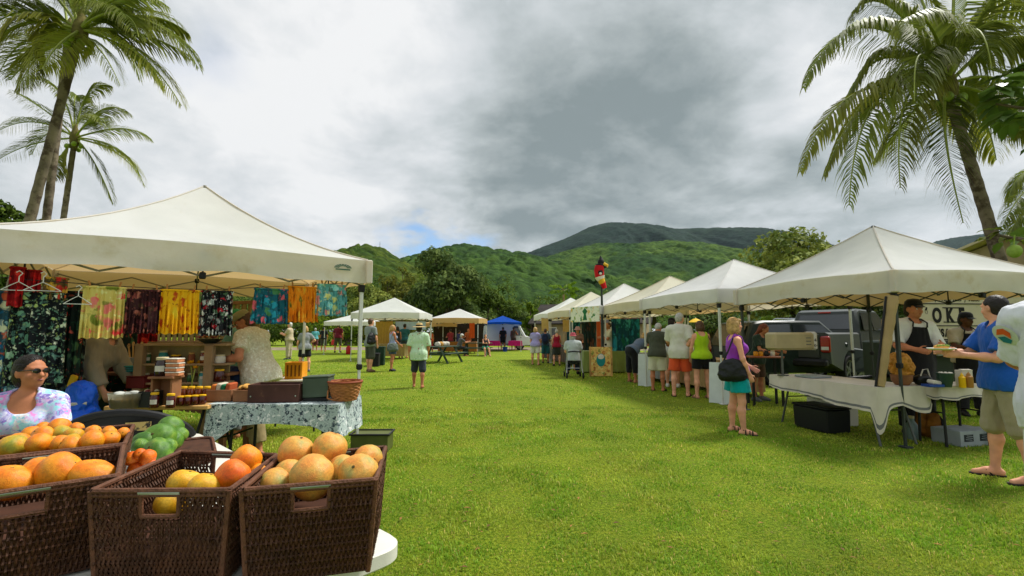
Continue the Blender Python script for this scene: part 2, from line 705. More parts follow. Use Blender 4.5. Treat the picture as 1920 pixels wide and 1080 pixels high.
def grass_blades(n, d0, d1, hw, h, seed, rows=None):
 """short turf: bent blades scattered over the lawn in front of the stalls, thinning with distance"""
 r = np.random.default_rng(seed)
 y = d0 * (d1 / d0) ** (r.random(n) ** 0.85)
 x = (r.random(n) * 2 - 1) * (1.16 * y + 0.4)
 P = np.stack([x, y, np.zeros(n)], 1)
 clump = fbm(P * 2.6, 3, 5)
 hh = h * (0.55 + 0.9 * r.random(n)) * (0.25 + 1.5 * np.clip((clump - .25) * 1.6, 0, 1)) * (1 + 0.05 * y)
 w = hw * (0.7 + 0.6 * r.random(n)) * (0.6 + 0.30 * y)
 a = r.random(n) * 2 * PI
 lean = r.random(n) * 0.9 + 0.15
 dx, dy = np.cos(a), np.sin(a)
 b = a + PI / 2 + (r.random(n) - .5)
 bx, by = np.cos(b) * w, np.sin(b) * w
 V = np.zeros((n, 5, 3))
 V[:, 0] = P + np.stack([bx, by, np.zeros(n)], 1)
 V[:, 1] = P - np.stack([bx, by, np.zeros(n)], 1)
 mid = P + np.stack([dx * hh * lean * .3, dy * hh * lean * .3, hh * .65], 1)
 V[:, 2] = mid - np.stack([bx, by, np.zeros(n)], 1) * .8
 V[:, 3] = mid + np.stack([bx, by, np.zeros(n)], 1) * .8
 V[:, 4] = P + np.stack([dx * hh * lean, dy * hh * lean, hh * (1.05 - .35 * lean)], 1)
 base = np.arange(n)[:, None] * 5
 T = np.concatenate([base + [0, 1, 2], base + [0, 2, 3], base + [3, 2, 4]], 0)
 dry = .5 * fbm(P * 0.9 + 31, 3, 9) + .5 * fbm(P * 5 + 3, 3, 19)
 t = np.clip((dry - .40) * 4.5 + (r.random(n) - .5) * .8, 0, 1)[:, None]
 c = np.array([0.62, 0.86, 0.6]) * (1 - t) + np.array([1.35, 1.18, 1.5]) * t
 straw = (r.random(n) < 0.055)[:, None]
 c = np.where(straw, np.array([2.1, 1.25, 4.5]), c) * (0.7 + 0.6 * r.random(n))[:, None]
 return V.reshape(-1, 3), T, np.repeat(c, 5, 0)


m_blade = M('grass_blade', (0.320, 0.420, 0.034, 1), rough=0.55, var=0.25, vscale=1.2, tint=True, transl=0.35, spec=0.25)
Vs, Ts, Cs, off = [], [], [], 0
for args in ((250000, 1.5, 9.0, 0.0017, 0.018, 1), (120000, 6.0, 24.0, 0.0018, 0.016, 2)):
 v, t, c = grass_blades(*args)
 Vs.append(v)
 Ts.append(t + off)
 Cs.append(c)
 off += len(v)
gr = np_mesh('grass', np.concatenate(Vs), np.concatenate(Ts), m_blade, smooth=False, tint=np.concatenate(Cs))
tag(gr, 'short bright green turf with dry straw coloured flecks', 'grass', kind='stuff')

# fallen leaves and litter on the lawn
m_dead = M('dead_leaf', (126, 92, 48), rough=0.8, var=0.4, vscale=20, tint=True)
r_ = np.random.default_rng(5)
n_ = 420
yy = 1.6 * (14 / 1.6) ** r_.random(n_)
pp = np.stack([(r_.random(n_) * 2 - 1) * yy * 1.05, yy, np.full(n_, 0.02)], 1)
aa, ll = r_.random(n_) * 2 * PI, 0.012 + 0.02 * r_.random(n_)
V_ = np.zeros((n_, 4, 3))
for k_, (fx, fy, fz) in enumerate(((1, 0, .0), (0, .35, .25), (-1, 0, .1), (0, -.35, .2))):
 V_[:, k_, 0] = pp[:, 0] + ll * (fx * np.cos(aa) - fy * np.sin(aa))
 V_[:, k_, 1] = pp[:, 1] + ll * (fx * np.sin(aa) + fy * np.cos(aa))
 V_[:, k_, 2] = pp[:, 2] + ll * fz
o = np_mesh('leaf_litter', V_.reshape(-1, 3), np.arange(n_ * 4).reshape(-1, 4), m_dead, smooth=False, tint=np.repeat(0.5 + r_.random((n_, 1)) * np.array([[1, .9, .8]]), 4, 0))
tag(o, 'scattered small brown dead leaves lying in the turf', 'leaf litter', kind='stuff')

# dirt road at the far edge of the lawn
m_dirt = M('dirt_road', (0.24, 0.185, 0.125, 1), rough=0.95, var=0.3, vscale=0.9, bump=0.5, bscale=8, wear=((0.12, 0.15, 0.05, 1), 0.5, 0.52, 0.7))
mb = MB()
NXP = 90


def path_pt(u, v):
 x = -75 + 110 * u
 mid = 39.5 - 0.02 * x
 wob = 0.6 * math.sin(x * .37) + 0.5 * math.sin(x * .91 + 1.3)
 return (x, mid + (v - .5) * (6.5 + (wob if v > .5 else -wob)), 0.004)


mb.grid(path_pt, NXP, 6)
tag(mb.build('dirt_path', m_dirt, smooth=False), kind='structure')


def worley_bumps(P, cell, seed):
 """rounded tree-crown domes over the plane: 1 at a crown centre, 0 between crowns"""
 q = P / cell
 I = np.floor(q).astype(np.int64)
 best = np.full(len(P), 9.0)
 idv = np.zeros(len(P))
 for dx in (-1, 0, 1):
  for dy in (-1, 0, 1):
   jx, jy = I[:, 0] + dx, I[:, 1] + dy
   z = np.zeros_like(jx)
   cx = jx + .15 + .7 * _hash(jx, jy, z, seed)
   cy = jy + .15 + .7 * _hash(jx, jy, z, seed + 1)
   d = (q[:, 0] - cx) ** 2 + (q[:, 1] - cy) ** 2
   hit = d < best
   best = np.where(hit, d, best)
   idv = np.where(hit, _hash(jx, jy, z, seed + 2), idv)
 return np.sqrt(np.clip(1 - best / .75, 0, 1)), idv


def forest_mat(name, dark, light, bscale, bdist):
 m, nt, N, L, b = nodes_of(name)
 tcn = N.new('ShaderNodeTexCoord')
 at = N.new('ShaderNodeAttribute')
 at.attribute_name = 'tint'
 nz = N.new('ShaderNodeTexNoise')
 nz.inputs['Scale'].default_value = bscale * .6
 nz.inputs['Detail'].default_value = 8
 nz.inputs['Roughness'].default_value = .72
 L.new(tcn.outputs['Object'], nz.inputs['Vector'])
 mr = N.new('ShaderNodeMapRange')
 mr.inputs[1].default_value, mr.inputs[2].default_value = .34, .66
 L.new(nz.outputs['Fac'], mr.inputs[0])
 mx = N.new('ShaderNodeMix')
 mx.data_type = 'RGBA'
 L.new(mr.outputs[0], mx.inputs[0])
 mx.inputs[6].default_value, mx.inputs[7].default_value = dark, light
 x3 = N.new('ShaderNodeMix')
 x3.data_type, x3.blend_type = 'RGBA', 'MULTIPLY'
 x3.inputs[0].default_value = 1
 L.new(mx.outputs[2], x3.inputs[6])
 L.new(at.outputs['Color'], x3.inputs[7])
 L.new(x3.outputs[2], b.inputs['Base Color'])
 b.inputs['Roughness'].default_value = .9
 b.inputs['Specular IOR Level'].default_value = .05
 n2 = N.new('ShaderNodeTexNoise')
 n2.inputs['Scale'].default_value = bscale
 n2.inputs['Detail'].default_value = 8
 n2.inputs['Roughness'].default_value = .75
 L.new(tcn.outputs['Object'], n2.inputs['Vector'])
 bp = N.new('ShaderNodeBump')
 bp.inputs['Strength'].default_value = 1.0
 bp.inputs['Distance'].default_value = bdist
 L.new(n2.outputs['Fac'], bp.inputs['Height'])
 L.new(bp.outputs[0], b.inputs['Normal'])
 return m


def ridge(name, prof, dist, base, nx, ny, spur, crown, crown_h, mat, seed, back=1.25, tints=((.8, .9, .8), (1.5, 1.35, 1.1)), pat=None):
 px = np.linspace(prof[0][0], prof[-1][0], nx)
 py = np.interp(px, [p[0] for p in prof], [p[1] for p in prof])
 pts = np.array([D(a, c, dist) for a, c in zip(px, py)])
 v = np.concatenate([np.linspace(0, 1, ny), np.linspace(1, back, ny // 4 + 1)[1:]])
 X = np.repeat(pts[None, :, 0], len(v), 0)
 Z0 = np.repeat(pts[None, :, 2], len(v), 0)
 vv = np.repeat(v[:, None], nx, 1)
 Y = base + (dist - base) * vv
 wid = pts[-1, 0] - pts[0, 0]
 # ravines run down the slope: noise stretched along the fall line
 sp = fbm(np.stack([X / spur, vv * 1.1 + X / spur * .25, np.zeros_like(X)], -1), 5, seed)
 X = X + (fbm(np.stack([X / spur * .7, vv * 2.2, np.ones_like(X) * 3], -1), 3, seed + 9) - .5) * spur * .9 * np.clip(1 - vv, 0, 1)
 up = np.where(vv <= 1, np.sin(np.clip(vv, 0, 1) * PI / 2) ** 1.15, 1 - ((vv - 1) / (back - 1)) ** 1.3 * .75)
 Z = Z0 * up
 Y = Y + (sp - .5) * (dist - base) * .55 * np.clip(4 * vv * (1.0 - vv), 0, 1)
 Z = Z + (sp - .5) * Z0 * .42 * np.clip(vv * 2.4 * (1.0 - vv), 0, 1)
 P2 = np.stack([X.ravel(), Y.ravel()], 1)
 b, idv = worley_bumps(P2, crown, seed + 20)
 b2, id2 = worley_bumps(P2, crown * .45, seed + 40)
 Zf = Z.ravel() + b * crown_h * (.55 + .7 * idv) + b2 * crown_h * .35 - 1.0 - crown_h * .85 * np.clip(vv.ravel() * 1.5, 0, 1)
 V = np.stack([X.ravel(), Y.ravel(), Zf], 1)
 n = len(v)
 I = np.arange(n * nx).reshape(n, nx)
 Q = np.stack([I[:-1, :-1], I[:-1, 1:], I[1:, 1:], I[1:, :-1]], -1).reshape(-1, 4)
 pa = fbm(np.stack([X.ravel() / (spur * .5), Y.ravel() / (spur * .5), np.zeros(len(V))], -1), 4, seed + 60)
 t = np.clip((pa - .36) * 3.2 + (idv - .5) * .7, 0, 1)[:, None]
 c = np.array(tints[0]) * (1 - t) + np.array(tints[1]) * t
 c = c * (.72 + .5 * id2)[:, None]
 o = np_mesh(name, V, Q, mat, tint=c)
 return tag(o, kind='structure')


m_hill_near = forest_mat('near_forest', (0.022, 0.046, 0.008, 1), (0.075, 0.120, 0.018, 1), 0.35, 1.4)
m_hill_mid = forest_mat('hill_forest', (0.014, 0.038, 0.010, 1), (0.056, 0.106, 0.024, 1), 0.16, 2.5)
m_mount = forest_mat('mountain_forest', (0.007, 0.020, 0.013, 1), (0.021, 0.045, 0.028, 1), 0.05, 9.0)  # cloud shadow over the mountain is put into these darker forest colours
ridge('hill', [(-500, 600), (-100, 560), (250, 560), (430, 550), (560, 535), (640, 500), (690, 476), (714, 470), (736, 478), (770, 500), (850, 520), (900, 548), (960, 590)], 330, 120, 620, 170, 46, 7.5, 4.2, m_hill_near, 3, tints=((.75, .85, .8), (1.7, 1.35, 1.0)))
ridge('hill', [(700, 560), (790, 505), (860, 480), (890, 475), (930, 482), (985, 492), (1040, 510), (1110, 550), (1180, 600)], 620, 200, 420, 190, 80, 10, 5, m_hill_mid, 5, tints=((.75, .85, .85), (1.5, 1.45, 1.0)))
ridge('hill', [(800, 600), (900, 545), (980, 508), (1050, 482), (1100, 469), (1140, 473), (1210, 466), (1262, 469), (1300, 480), (1345, 502), (1430, 540), (1600, 570), (1800, 590), (2100, 600)], 900, 330, 620, 190, 105, 11, 5.5, m_hill_mid, 8, tints=((.7, .85, .85), (1.75, 1.55, 1.0)))
ridge('mountain', [(700, 575), (880, 525), (985, 489), (1040, 465), (1085, 442), (1110, 436), (1170, 433), (1240, 443), (1290, 447), (1335, 451), (1375, 468), (1430, 480), (1490, 497), (1600, 500), (1700, 480), (1755, 453), (1800, 447), (1850, 452), (1930, 462), (2200, 480), (2400, 520)], 2700, 1000, 700, 200, 260, 22, 8, m_mount, 13, tints=((.8, .9, .95), (1.25, 1.2, 1.05)))
# a mast on the near hilltop
mp_ = D(712, 471, 330)
t_ = thing('radio_mast', 'thin radio mast standing on top of the near green hill', 'mast', mp_)
mb = MB()
mb.tube([(0, 0, -2), (0, 0, 7)], [.18, .08], 5)
mb.build('pole', M('mast_metal', (110, 115, 118), metal=.5), t_)
for z_ in (3.5, 5, 6):
 mb = MB()
 mb.tube([(-.6, 0, z_), (.6, 0, z_)], .06, 4)
 mb.build('aerial', MATS['mast_metal'], t_)


# ---------------------------------------------------------------- trees
def leaf_quads(P, Nrm, size, r, aspect=.55, droop=.25):
 """one folded diamond-shaped leaf clump per point"""
 n = len(P)
 rv = r.normal(size=(n, 3))
 t = np.cross(Nrm, rv)
 t /= np.linalg.norm(t, axis=1)[:, None] + 1e-9
 b = np.cross(Nrm, t)
 s = (size * (.6 + .8 * r.random(n)))[:, None]
 V = np.zeros((n, 4, 3))
 V[:, 0] = P - t * s * .5
 V[:, 1] = P + b * s * aspect * .5 + Nrm * s * .08
 V[:, 2] = P + t * s * .5 - np.array([0, 0, 1]) * s * droop
 V[:, 3] = P - b * s * aspect * .5 + Nrm * s * .08
 return V.reshape(-1, 3), np.arange(n * 4).reshape(-1, 4)


def crown_cloud(lobes, n, size, seed, light=1.35, dark=.6, fill=.55, aspect=.6, yellow=0.25):
 """leaf clumps spread through a set of lobes (cx,cy,cz,rx,ry,rz)"""
 r = np.random.default_rng(seed)
 lobes = np.array(lobes, float)
 vol = (lobes[:, 3] * lobes[:, 4] * lobes[:, 5]) ** .67
 k = r.choice(len(lobes), n, p=vol / vol.sum())
 d = r.normal(size=(n, 3))
 d /= np.linalg.norm(d, axis=1)[:, None]
 rad = fill + (1.04 - fill) * r.random(n) ** .6
 # clumping: keep points where a noise field is high so gaps open between boughs
 L_ = lobes[k]
 P = L_[:, :3] + d * L_[:, 3:] * rad[:, None]
 sc = lobes[:, 3:].mean()
 g = fbm(P / (sc * .42), 3, seed + 3)
 keep = g > np.quantile(g, .30)
 P, d, k = P[keep], d[keep], k[keep]
 m = len(P)
 Nn = d * .7 + r.normal(size=(m, 3)) * .45 + np.array([0, 0, .55])
 Nn /= np.linalg.norm(Nn, axis=1)[:, None]
 V, Q = leaf_quads(P, Nn, size, r, aspect)
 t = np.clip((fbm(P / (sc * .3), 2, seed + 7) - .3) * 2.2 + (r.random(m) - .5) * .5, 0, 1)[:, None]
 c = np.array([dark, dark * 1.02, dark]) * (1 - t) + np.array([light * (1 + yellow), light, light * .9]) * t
 return V, Q, np.repeat(c, 4, 0)


m_bark = M('tree_bark', (92, 80, 66), rough=.9, var=.3, vscale=3, bump=.8, bscale=14)
LEAF = {
 'dark': M('leaf_dark_green', (0.095, 0.160, 0.045, 1), rough=.8, var=.2, vscale=.6, tint=True, transl=.25, spec=.10),
 'mid': M('leaf_mid_green', (0.075, 0.135, 0.020, 1), rough=.8, var=.2, vscale=.6, tint=True, transl=.3, spec=.10),
 'yellow': M('leaf_yellow_green', (0.120, 0.150, 0.024, 1), rough=.8, var=.25, vscale=.6, tint=True, transl=.3, spec=.10),
 'bright': M('leaf_bright_green', (0.120, 0.215, 0.014, 1), rough=.8, var=.2, vscale=.6, tint=True, transl=.35, spec=.10),
 'olive': M('leaf_olive_green', (0.20, 0.275, 0.055, 1), rough=.75, var=.2, vscale=.6, tint=True, transl=.25, spec=.12),
}


def broad_tree(label, loc, h, w, leaf, n, size, seed, trunk=.25, base=.28, nl=9, group=None, cat='tree', name='broadleaf_tree', flat=1.0, fill=.55):
 r = random.Random(seed)
 t = thing(name, label, cat, loc, 0, group)
 mb = MB()
 top = h * (base + .25)
 bend = [(0, 0, -.1), (r.uniform(-.1, .1) * w, r.uniform(-.1, .1) * w, top * .5), (r.uniform(-.12, .12) * w, r.uniform(-.1, .1) * w, top)]
 mb.tube(bend, [trunk * 1.25, trunk * .9, trunk * .6], 8)
 lobes = []
 for i in range(nl):
  a = 2 * PI * i / nl * 1.618 * 1.0 + r.uniform(-.4, .4)
  f = (i + .5) / nl
  zc = h * (base + .12 + (1 - base - .26) * f)
  env = max(.10, 1 - max(0.0, (f - .38) / .64) ** 2) ** .5 * (.75 + .25 * min(1, f * 3))
  rr = w * .5 * env * r.uniform(.35, .68)
  c = (math.cos(a) * rr, math.sin(a) * rr, zc)
  s = w * .5 * r.uniform(.42, .62) * (1.0 - .35 * f)
  lobes.append((c[0], c[1], c[2], s, s, s * .78 * flat))
  mb.tube([Vector(bend[2]) * r.uniform(.5, 1), Vector(c) * .6 + Vector(bend[2]) * .4 - Vector((0, 0, .05 * h)), c], [trunk * .5, trunk * .32, trunk * .1], 5)
 mb.build('trunk', m_bark, t)
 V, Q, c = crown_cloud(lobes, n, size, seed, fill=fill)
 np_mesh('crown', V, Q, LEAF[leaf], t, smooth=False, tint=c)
 return t


def at_px(px, Y):
 return Vector(((px - 960) / F * Y * 1.0045, Y, 0))


def tree_px(label, px, ytop, wpx, Y, leaf, n, size, seed, **kw):
 p = at_px(px, Y)
 h = D(px, ytop, Y).z
 return broad_tree(label, p, h, wpx / F * Y, leaf, n, size, seed, **kw)


tree_px('large dark green broadleaf tree, the biggest behind the lawn', 836, 458, 168, 54, 'dark', 15000, .46, 21, trunk=.4, base=.06, nl=22, fill=.45)
tree_px('pale yellowish tree just left of the large dark tree', 738, 500, 110, 66, 'yellow', 7000, .42, 22, base=.05, nl=14)
tree_px('tall thin crowned tree poking into the blue gap of sky', 758, 478, 56, 70, 'yellow', 1500, .36, 23, base=.3, nl=8, fill=.2)
tree_px('olive tree directly above the white canopy at the far left of the lawn', 690, 520, 110, 62, 'olive', 7000, .42, 24, base=.05, nl=14)
tree_px('mid green tree hanging right of the large dark tree', 905, 508, 84, 60, 'mid', 6000, .42, 25, base=.04, nl=13)
tree_px('low bushy tree behind the tan far canopy', 868, 548, 70, 58, 'mid', 3500, .38, 26, base=.05, nl=10)
tree_px('dark tree behind the blue canopy', 938, 545, 80, 64, 'mid', 5000, .42, 27, base=.03, nl=12)
tree_px('bright green young tree left of the dark roof', 997, 556, 44, 50, 'bright', 2600, .34, 28, base=.05, nl=9)
tree_px('shaded tree behind the white van', 965, 562, 60, 66, 'dark', 3500, .4, 29, base=.03, nl=10)
tree_px('shaded tree filling the gap beside the dark roof', 1030, 566, 70, 62, 'mid', 3500, .4, 30, base=.03, nl=10)
tree_px('round crowned tree with big clumped leaves behind the nearest right stall', 1520, 424, 345, 38, 'olive', 15000, .44, 31, trunk=.35, base=.16, nl=26, flat=.8, fill=.5)
tree_px('green tree at the far left edge above the stall roof', -8, 340, 150, 24, 'mid', 6000, .28, 32, base=.3, nl=10)
tree_px('bright bush behind the parked cars', 1452, 588, 90, 30, 'bright', 2500, .26, 33, base=.0, nl=8, name='bush', cat='bush')
tree_px('dark tree behind the dark roofed building', 1110, 560, 90, 70, 'dark', 3500, .42, 34, base=.03, nl=10)
tree_px('tree seen through the second white stall from the right', 1330, 560, 110, 52, 'dark', 4000, .38, 35, base=.03, nl=12)
tree_px('dark tree behind the food trailer', 1700, 545, 220, 34, 'dark', 7000, .34, 36, base=.02, nl=16)
tree_px('leafy tree behind the parked silver cars', 1560, 560, 190, 36, 'dark', 6000, .34, 37, base=.02, nl=16)
for i_, (px_, yt_, w_, lf_) in enumerate(((545, 585, 80, 'mid'), (600, 590, 74, 'bright'), (652, 594, 64, 'bright'), (700, 596, 60, 'yellow'), (480, 580, 90, 'mid'), (400, 575, 100, 'dark'))):
 tree_px(['rounded shrub behind the striped goods at the stall back', 'bright lime shrub behind the person in black', 'bright lime shrub left of the farthest white canopy', 'yellowish shrub behind the white canopy leg', 'green shrub behind the hanging blue skirt', 'dark shrub behind the hanging black skirt'][i_],
   px_, yt_, w_, 49, lf_, 2000, .3, 50 + i_, base=.0, nl=9, name='shrub', cat='shrub', group='shrubs along the far dirt road')

# the wooded slope behind the individual trees reads as one mass
r2 = random.Random(4)
lob = []
for k in range(210):
 Y_ = r2.uniform(72, 125)
 px_ = r2.uniform(-350, 1260)
 x_ = (px_ - 960) / F * Y_
 zt = max(2.5, (Y_ - 58) * .16 + r2.uniform(1.5, 5.5))
 if 960 < px_:
  zt *= .75
 s_ = r2.uniform(2.2, 3.8)
 lob.append((x_, Y_, zt * .62, s_, s_, zt * .48))
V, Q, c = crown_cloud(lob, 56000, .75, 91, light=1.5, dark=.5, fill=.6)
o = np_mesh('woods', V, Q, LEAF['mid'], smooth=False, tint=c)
tag(o, 'dense green woods climbing the slope behind the field', 'woods', kind='stuff')


# ---- coconut palms
m_ptrunk = M('palm_trunk', (118, 106, 90), rough=.9, var=.35, vscale=2.2, bump=.9, bscale=18, wear=((70, 58, 46), 3.0, .45, .62))
m_rachis = M('palm_rachis', (140, 150, 62), rough=.5, var=.2)
m_pleaf = M('palm_leaflet', (0.130, 0.190, 0.034, 1), rough=.5, var=.2, vscale=1.0, tint=True, transl=.42, spec=.25)
m_coco = M('coconut_husk', (128, 150, 48), rough=.45, var=.2, vscale=9)
m_fibre = M('palm_fibre', (104, 96, 52), rough=.95, var=.3, vscale=9, bump=.6)


def bez(p, t):
 """quadratic or cubic curve through control points"""
 n = len(p) - 1
 q = [Vector(a) for a in p]
 while len(q) > 1:
  q = [q[i].lerp(q[i + 1], t) for i in range(len(q) - 1)]
 return q[0]


def frond(parent, ctrl, seed, leaf=.75, nleaf=46, droop=.75, young=0.0, wind=None):
 """one pinnate frond: rachis plus two rows of hanging leaflets; ctrl in the palm's own space"""
 r = np.random.default_rng(seed)
 rr = random.Random(seed)
 NS = 14
 pts = [bez(ctrl, i / NS) for i in range(NS + 1)]
 mb = MB()
 Ltot = sum((pts[i + 1] - pts[i]).length for i in range(NS))
 mb.tube(pts, [.045 * (1 - .85 * i / NS) + .004 for i in range(NS + 1)], 5)
 nb = len(mb.v)
 V, Q, C = [], [], []
 tone = rr.uniform(.75, 1.2)
 for i in range(nleaf):
  t = .16 + .84 * (i + .5) / nleaf
  p = bez(ctrl, t)
  tg = (bez(ctrl, min(1, t + .02)) - bez(ctrl, max(0, t - .02))).normalized()
  side = tg.cross(Vector((0, 0, 1)))
  if side.length < .15:
   side = side + Vector((math.cos(seed), math.sin(seed), 0)) * .3
  side.normalize()
  L_ = leaf * (math.sin(PI * min(1, .16 + t * .80)) ** .7) * (1.0 if t < .9 else .8)
  for s in (-1, 1):
   j = rr.uniform(-.12, .12)
   d0 = (side * s * (.85 + j) + tg * (.55 + .5 * t) + Vector((0, 0, .22 - droop * .25 * t + j))).normalized()
   if wind:
    d0 = (d0 + Vector(wind) * .35).normalized()
   dr = droop * rr.uniform(.7, 1.2)
   d1 = (d0 + Vector((0, 0, -dr))).normalized()
   d2 = (d0 + Vector((0, 0, -dr * 2.6))).normalized()
   ll = L_ * rr.uniform(.82, 1.1)
   q0 = p
   q1 = q0 + d0 * ll * .35
   q2 = q1 + d1 * ll * .35
   q3 = q2 + d2 * ll * .32
   wv = d0.cross(Vector((0, 0, 1)))
   wv = (wv.normalized() if wv.length > .01 else tg) * .5 + tg * .5
   w = .031 * rr.uniform(.8, 1.2)
   k = len(V)
   for q, ww in ((q0, w * .5), (q1, w), (q2, w * .8), (q3, w * .12)):
    V.append(q - wv * ww)
    V.append(q + wv * ww)
   Q += [(k, k + 1, k + 3, k + 2), (k + 2, k + 3, k + 5, k + 4), (k + 4, k + 5, k + 7, k + 6)]
   v_ = tone * rr.uniform(.8, 1.25)
   yel = young + rr.uniform(0, .35)
   for e in (0, 0, .1, .1, .3, .3, .7, .7):
    C.append((v_ * (1 + yel + e * .8), v_ * (1 + .4 * yel + e * .3), v_ * (1 - .2 * yel)))
 me_v = np.array([tuple(v) for v in mb.v] + [tuple(v) for v in V])
 rq = [f for f in mb.f if len(f) == 4]
 Qa = np.array(rq + [tuple(i + nb for i in q) for q in Q])
 mi = [1] * len(rq) + [0] * len(Q)
 tint = np.array([(1, 1, 1)] * nb + C)
 return np_mesh('frond', me_v, Qa, [m_pleaf, m_rachis], parent, smooth=False, tint=tint, mi=mi)


def palm(label, base, crown_p, fronds, seed, r0=.22, r1=.13, bow=.0, leaf=.75, nleaf=46, droop=.75, coco=6, wind=None, group='coconut palms'):
 t = thing('coconut_palm', label, 'palm tree', base, 0, group)
 c = crown_p - base
 mb = MB()
 NS = 40
 pts, rs = [], []
 for i in range(NS + 1):
  u = i / NS
  p = Vector((c.x * (u + bow * math.sin(PI * u)), c.y * u, c.z * u))
  ring = 1.0 + (.055 if i % 2 else -.02)
  pts.append(p)
  rs.append((r0 + (r1 - r0) * u ** .7 + .12 * math.exp(-u * 14)) * ring)
 pts[0].z = -.15
 mb.tube(pts, rs, 12)
 mb.build('trunk', m_ptrunk, t, angle=80)
 mb = MB()
 mb.lathe([(r1 * .9, -.5), (r1 * 1.7, -.15), (r1 * 1.9, .1), (r1 * 1.1, .5), (.02, .8)], c, 10)
 mb.build('crown_shaft', m_fibre, t)
 for i, ct in enumerate(fronds):
  yng = .55 if ct[-1].z < ct[0].z - 1.2 and i % 2 else 0.1
  frond(t, [p - base for p in ct], seed * 100 + i, leaf, nleaf, droop, yng, wind)
 rr = random.Random(seed)
 for i in range(coco):
  a = 2 * PI * i / coco + .4
  mb = MB()
  mb.ball((0, 0, 0), (.105, .105, .13), 10, 7)
  o = mb.build('coconut', m_coco, t)
  o.location = c + Vector((math.cos(a) * .26, math.sin(a) * .26, -.28 - .12 * (i % 2)))
  o.rotation_euler = (rr.uniform(-.4, .4), rr.uniform(-.4, .4), 0)
 return t


def px_frond(cr, Y, pts, depth):
 """frond control points from the photograph's directions; depth bends it towards or away from the viewer"""
 n = len(pts)
 out = [cr + Vector((0, 0, .1))]
 for i, (x, y) in enumerate(pts):
  out.append(D(x, y, Y + depth * (i + 1) / n))
 return out


# the big palm on the right
Yp = 11.0
cr = D(1776, 168, Yp)
fr = [px_frond(cr, Yp, p, d) for p, d in (
 (((1700, 40), (1570, -10), (1506, 165)), -.6), (((1690, 150), (1560, 130), (1500, 322)), -.9), (((1690, 120), (1600, 170), (1592, 385)), -1.2),
 (((1720, 140), (1672, 160), (1688, 352)), -1.5), (((1770, 200), (1760, 240), (1806, 418)), -.6), (((1720, 60), (1660, -40), (1600, 20)), .4),
 (((1750, 60), (1720, -80), (1650, -70)), 1.2), (((1790, 40), (1800, -120), (1760, -170)), .6), (((1820, 60), (1870, -70), (1960, -60)), -.4),
 (((1840, 90), (1920, 10), (2010, 130)), -1.0), (((1840, 130), (1930, 120), (1990, 320)), .4), (((1800, 170), (1850, 190), (1868, 300)), 1.2),
 (((1740, 170), (1700, 220), (1640, 300)), 1.6), (((1800, 60), (1840, 0), (1860, 130)), -2.0), (((1740, 110), (1710, 50), (1715, 190)), -2.2),
 (((1690, 90), (1620, 60), (1560, 260)), .9), (((1830, 50), (1900, -60), (1930, 30)), 1.6), (((1770, 90), (1740, 0), (1690, 40)), -2.2),
 (((1830, 160), (1900, 190), (1950, 250)), -.3), (((1700, 130), (1620, 130), (1545, 330)), .3))]
palm('tall leaning coconut palm behind the nearest right stall, drooping long fronds', Vector((D(1930, 600, Yp).x, Yp, 0)), cr, fr, 3, r0=.15, r1=.115, bow=-.035, leaf=1.2, nleaf=88, droop=1.05, coco=7)

# the big palm on the left and the one right behind it
Yp = 13.0
cr = D(150, 62, Yp)
fr = [px_frond(cr, Yp, p, d) for p, d in (
 (((230, 10), (320, 30), (372, 128)), -.6), (((220, 60), (290, 110), (340, 198)), -1.0), (((200, 70), (260, 90), (300, 160)), .6),
 (((100, 60), (50, 50), (52, 165)), -.8), (((110, 30), (30, -20), (-60, 90)), -.4), (((120, 10), (60, -90), (-40, -60)), .6),
 (((160, -20), (180, -120), (260, -150)), .4), (((190, 0), (260, -90), (330, -40)), -.4), (((110, 90), (70, 90), (20, 150)), .7),
 (((170, 20), (240, -40), (310, 10)), -1.6), (((130, 0), (90, -120), (120, -160)), -1.0), (((90, 40), (10, 10), (-40, 130)), -1.4),
 (((210, 30), (290, 10), (350, 60)), 1.2), (((130, 70), (100, 80), (80, 130)), -1.7), (((180, 20), (250, 0), (260, 70)), -1.9),
 (((60, 40), (-20, 0), (-60, 60)), .9), (((190, 50), (270, 50), (355, 105)), .2))]
palm('tallest coconut palm at the left with the thick leaning trunk', Vector((D(-10, 600, Yp).x, Yp, 0)), cr, fr, 4, r0=.145, r1=.105, bow=-.02, leaf=1.2, nleaf=84, droop=.75, wind=(.5, 0, .1))
Yp = 17.0
cr = D(128, 70, Yp)
fr = [px_frond(cr, Yp, p, d) for p, d in (
 (((190, 40), (240, 60), (262, 150)), .2), (((70, 60), (20, 70), (-10, 160)), .3), (((150, -10), (200, -80), (280, -60)), -.4), (((90, 10), (20, -60), (-70, -10)), .3),
 (((170, 60), (200, 100), (225, 160)), -.6), (((90, 80), (60, 110), (30, 170)), -.5), (((120, 0), (110, -110), (60, -130)), .8))]
palm('coconut palm half hidden behind the tallest left palm', Vector((D(62, 600, Yp).x, Yp, 0)), cr, fr, 5, r0=.15, r1=.115, leaf=1.15, nleaf=76, droop=.8, wind=(.5, 0, .1))
Yp = 22.0
cr = D(140, 262, Yp)
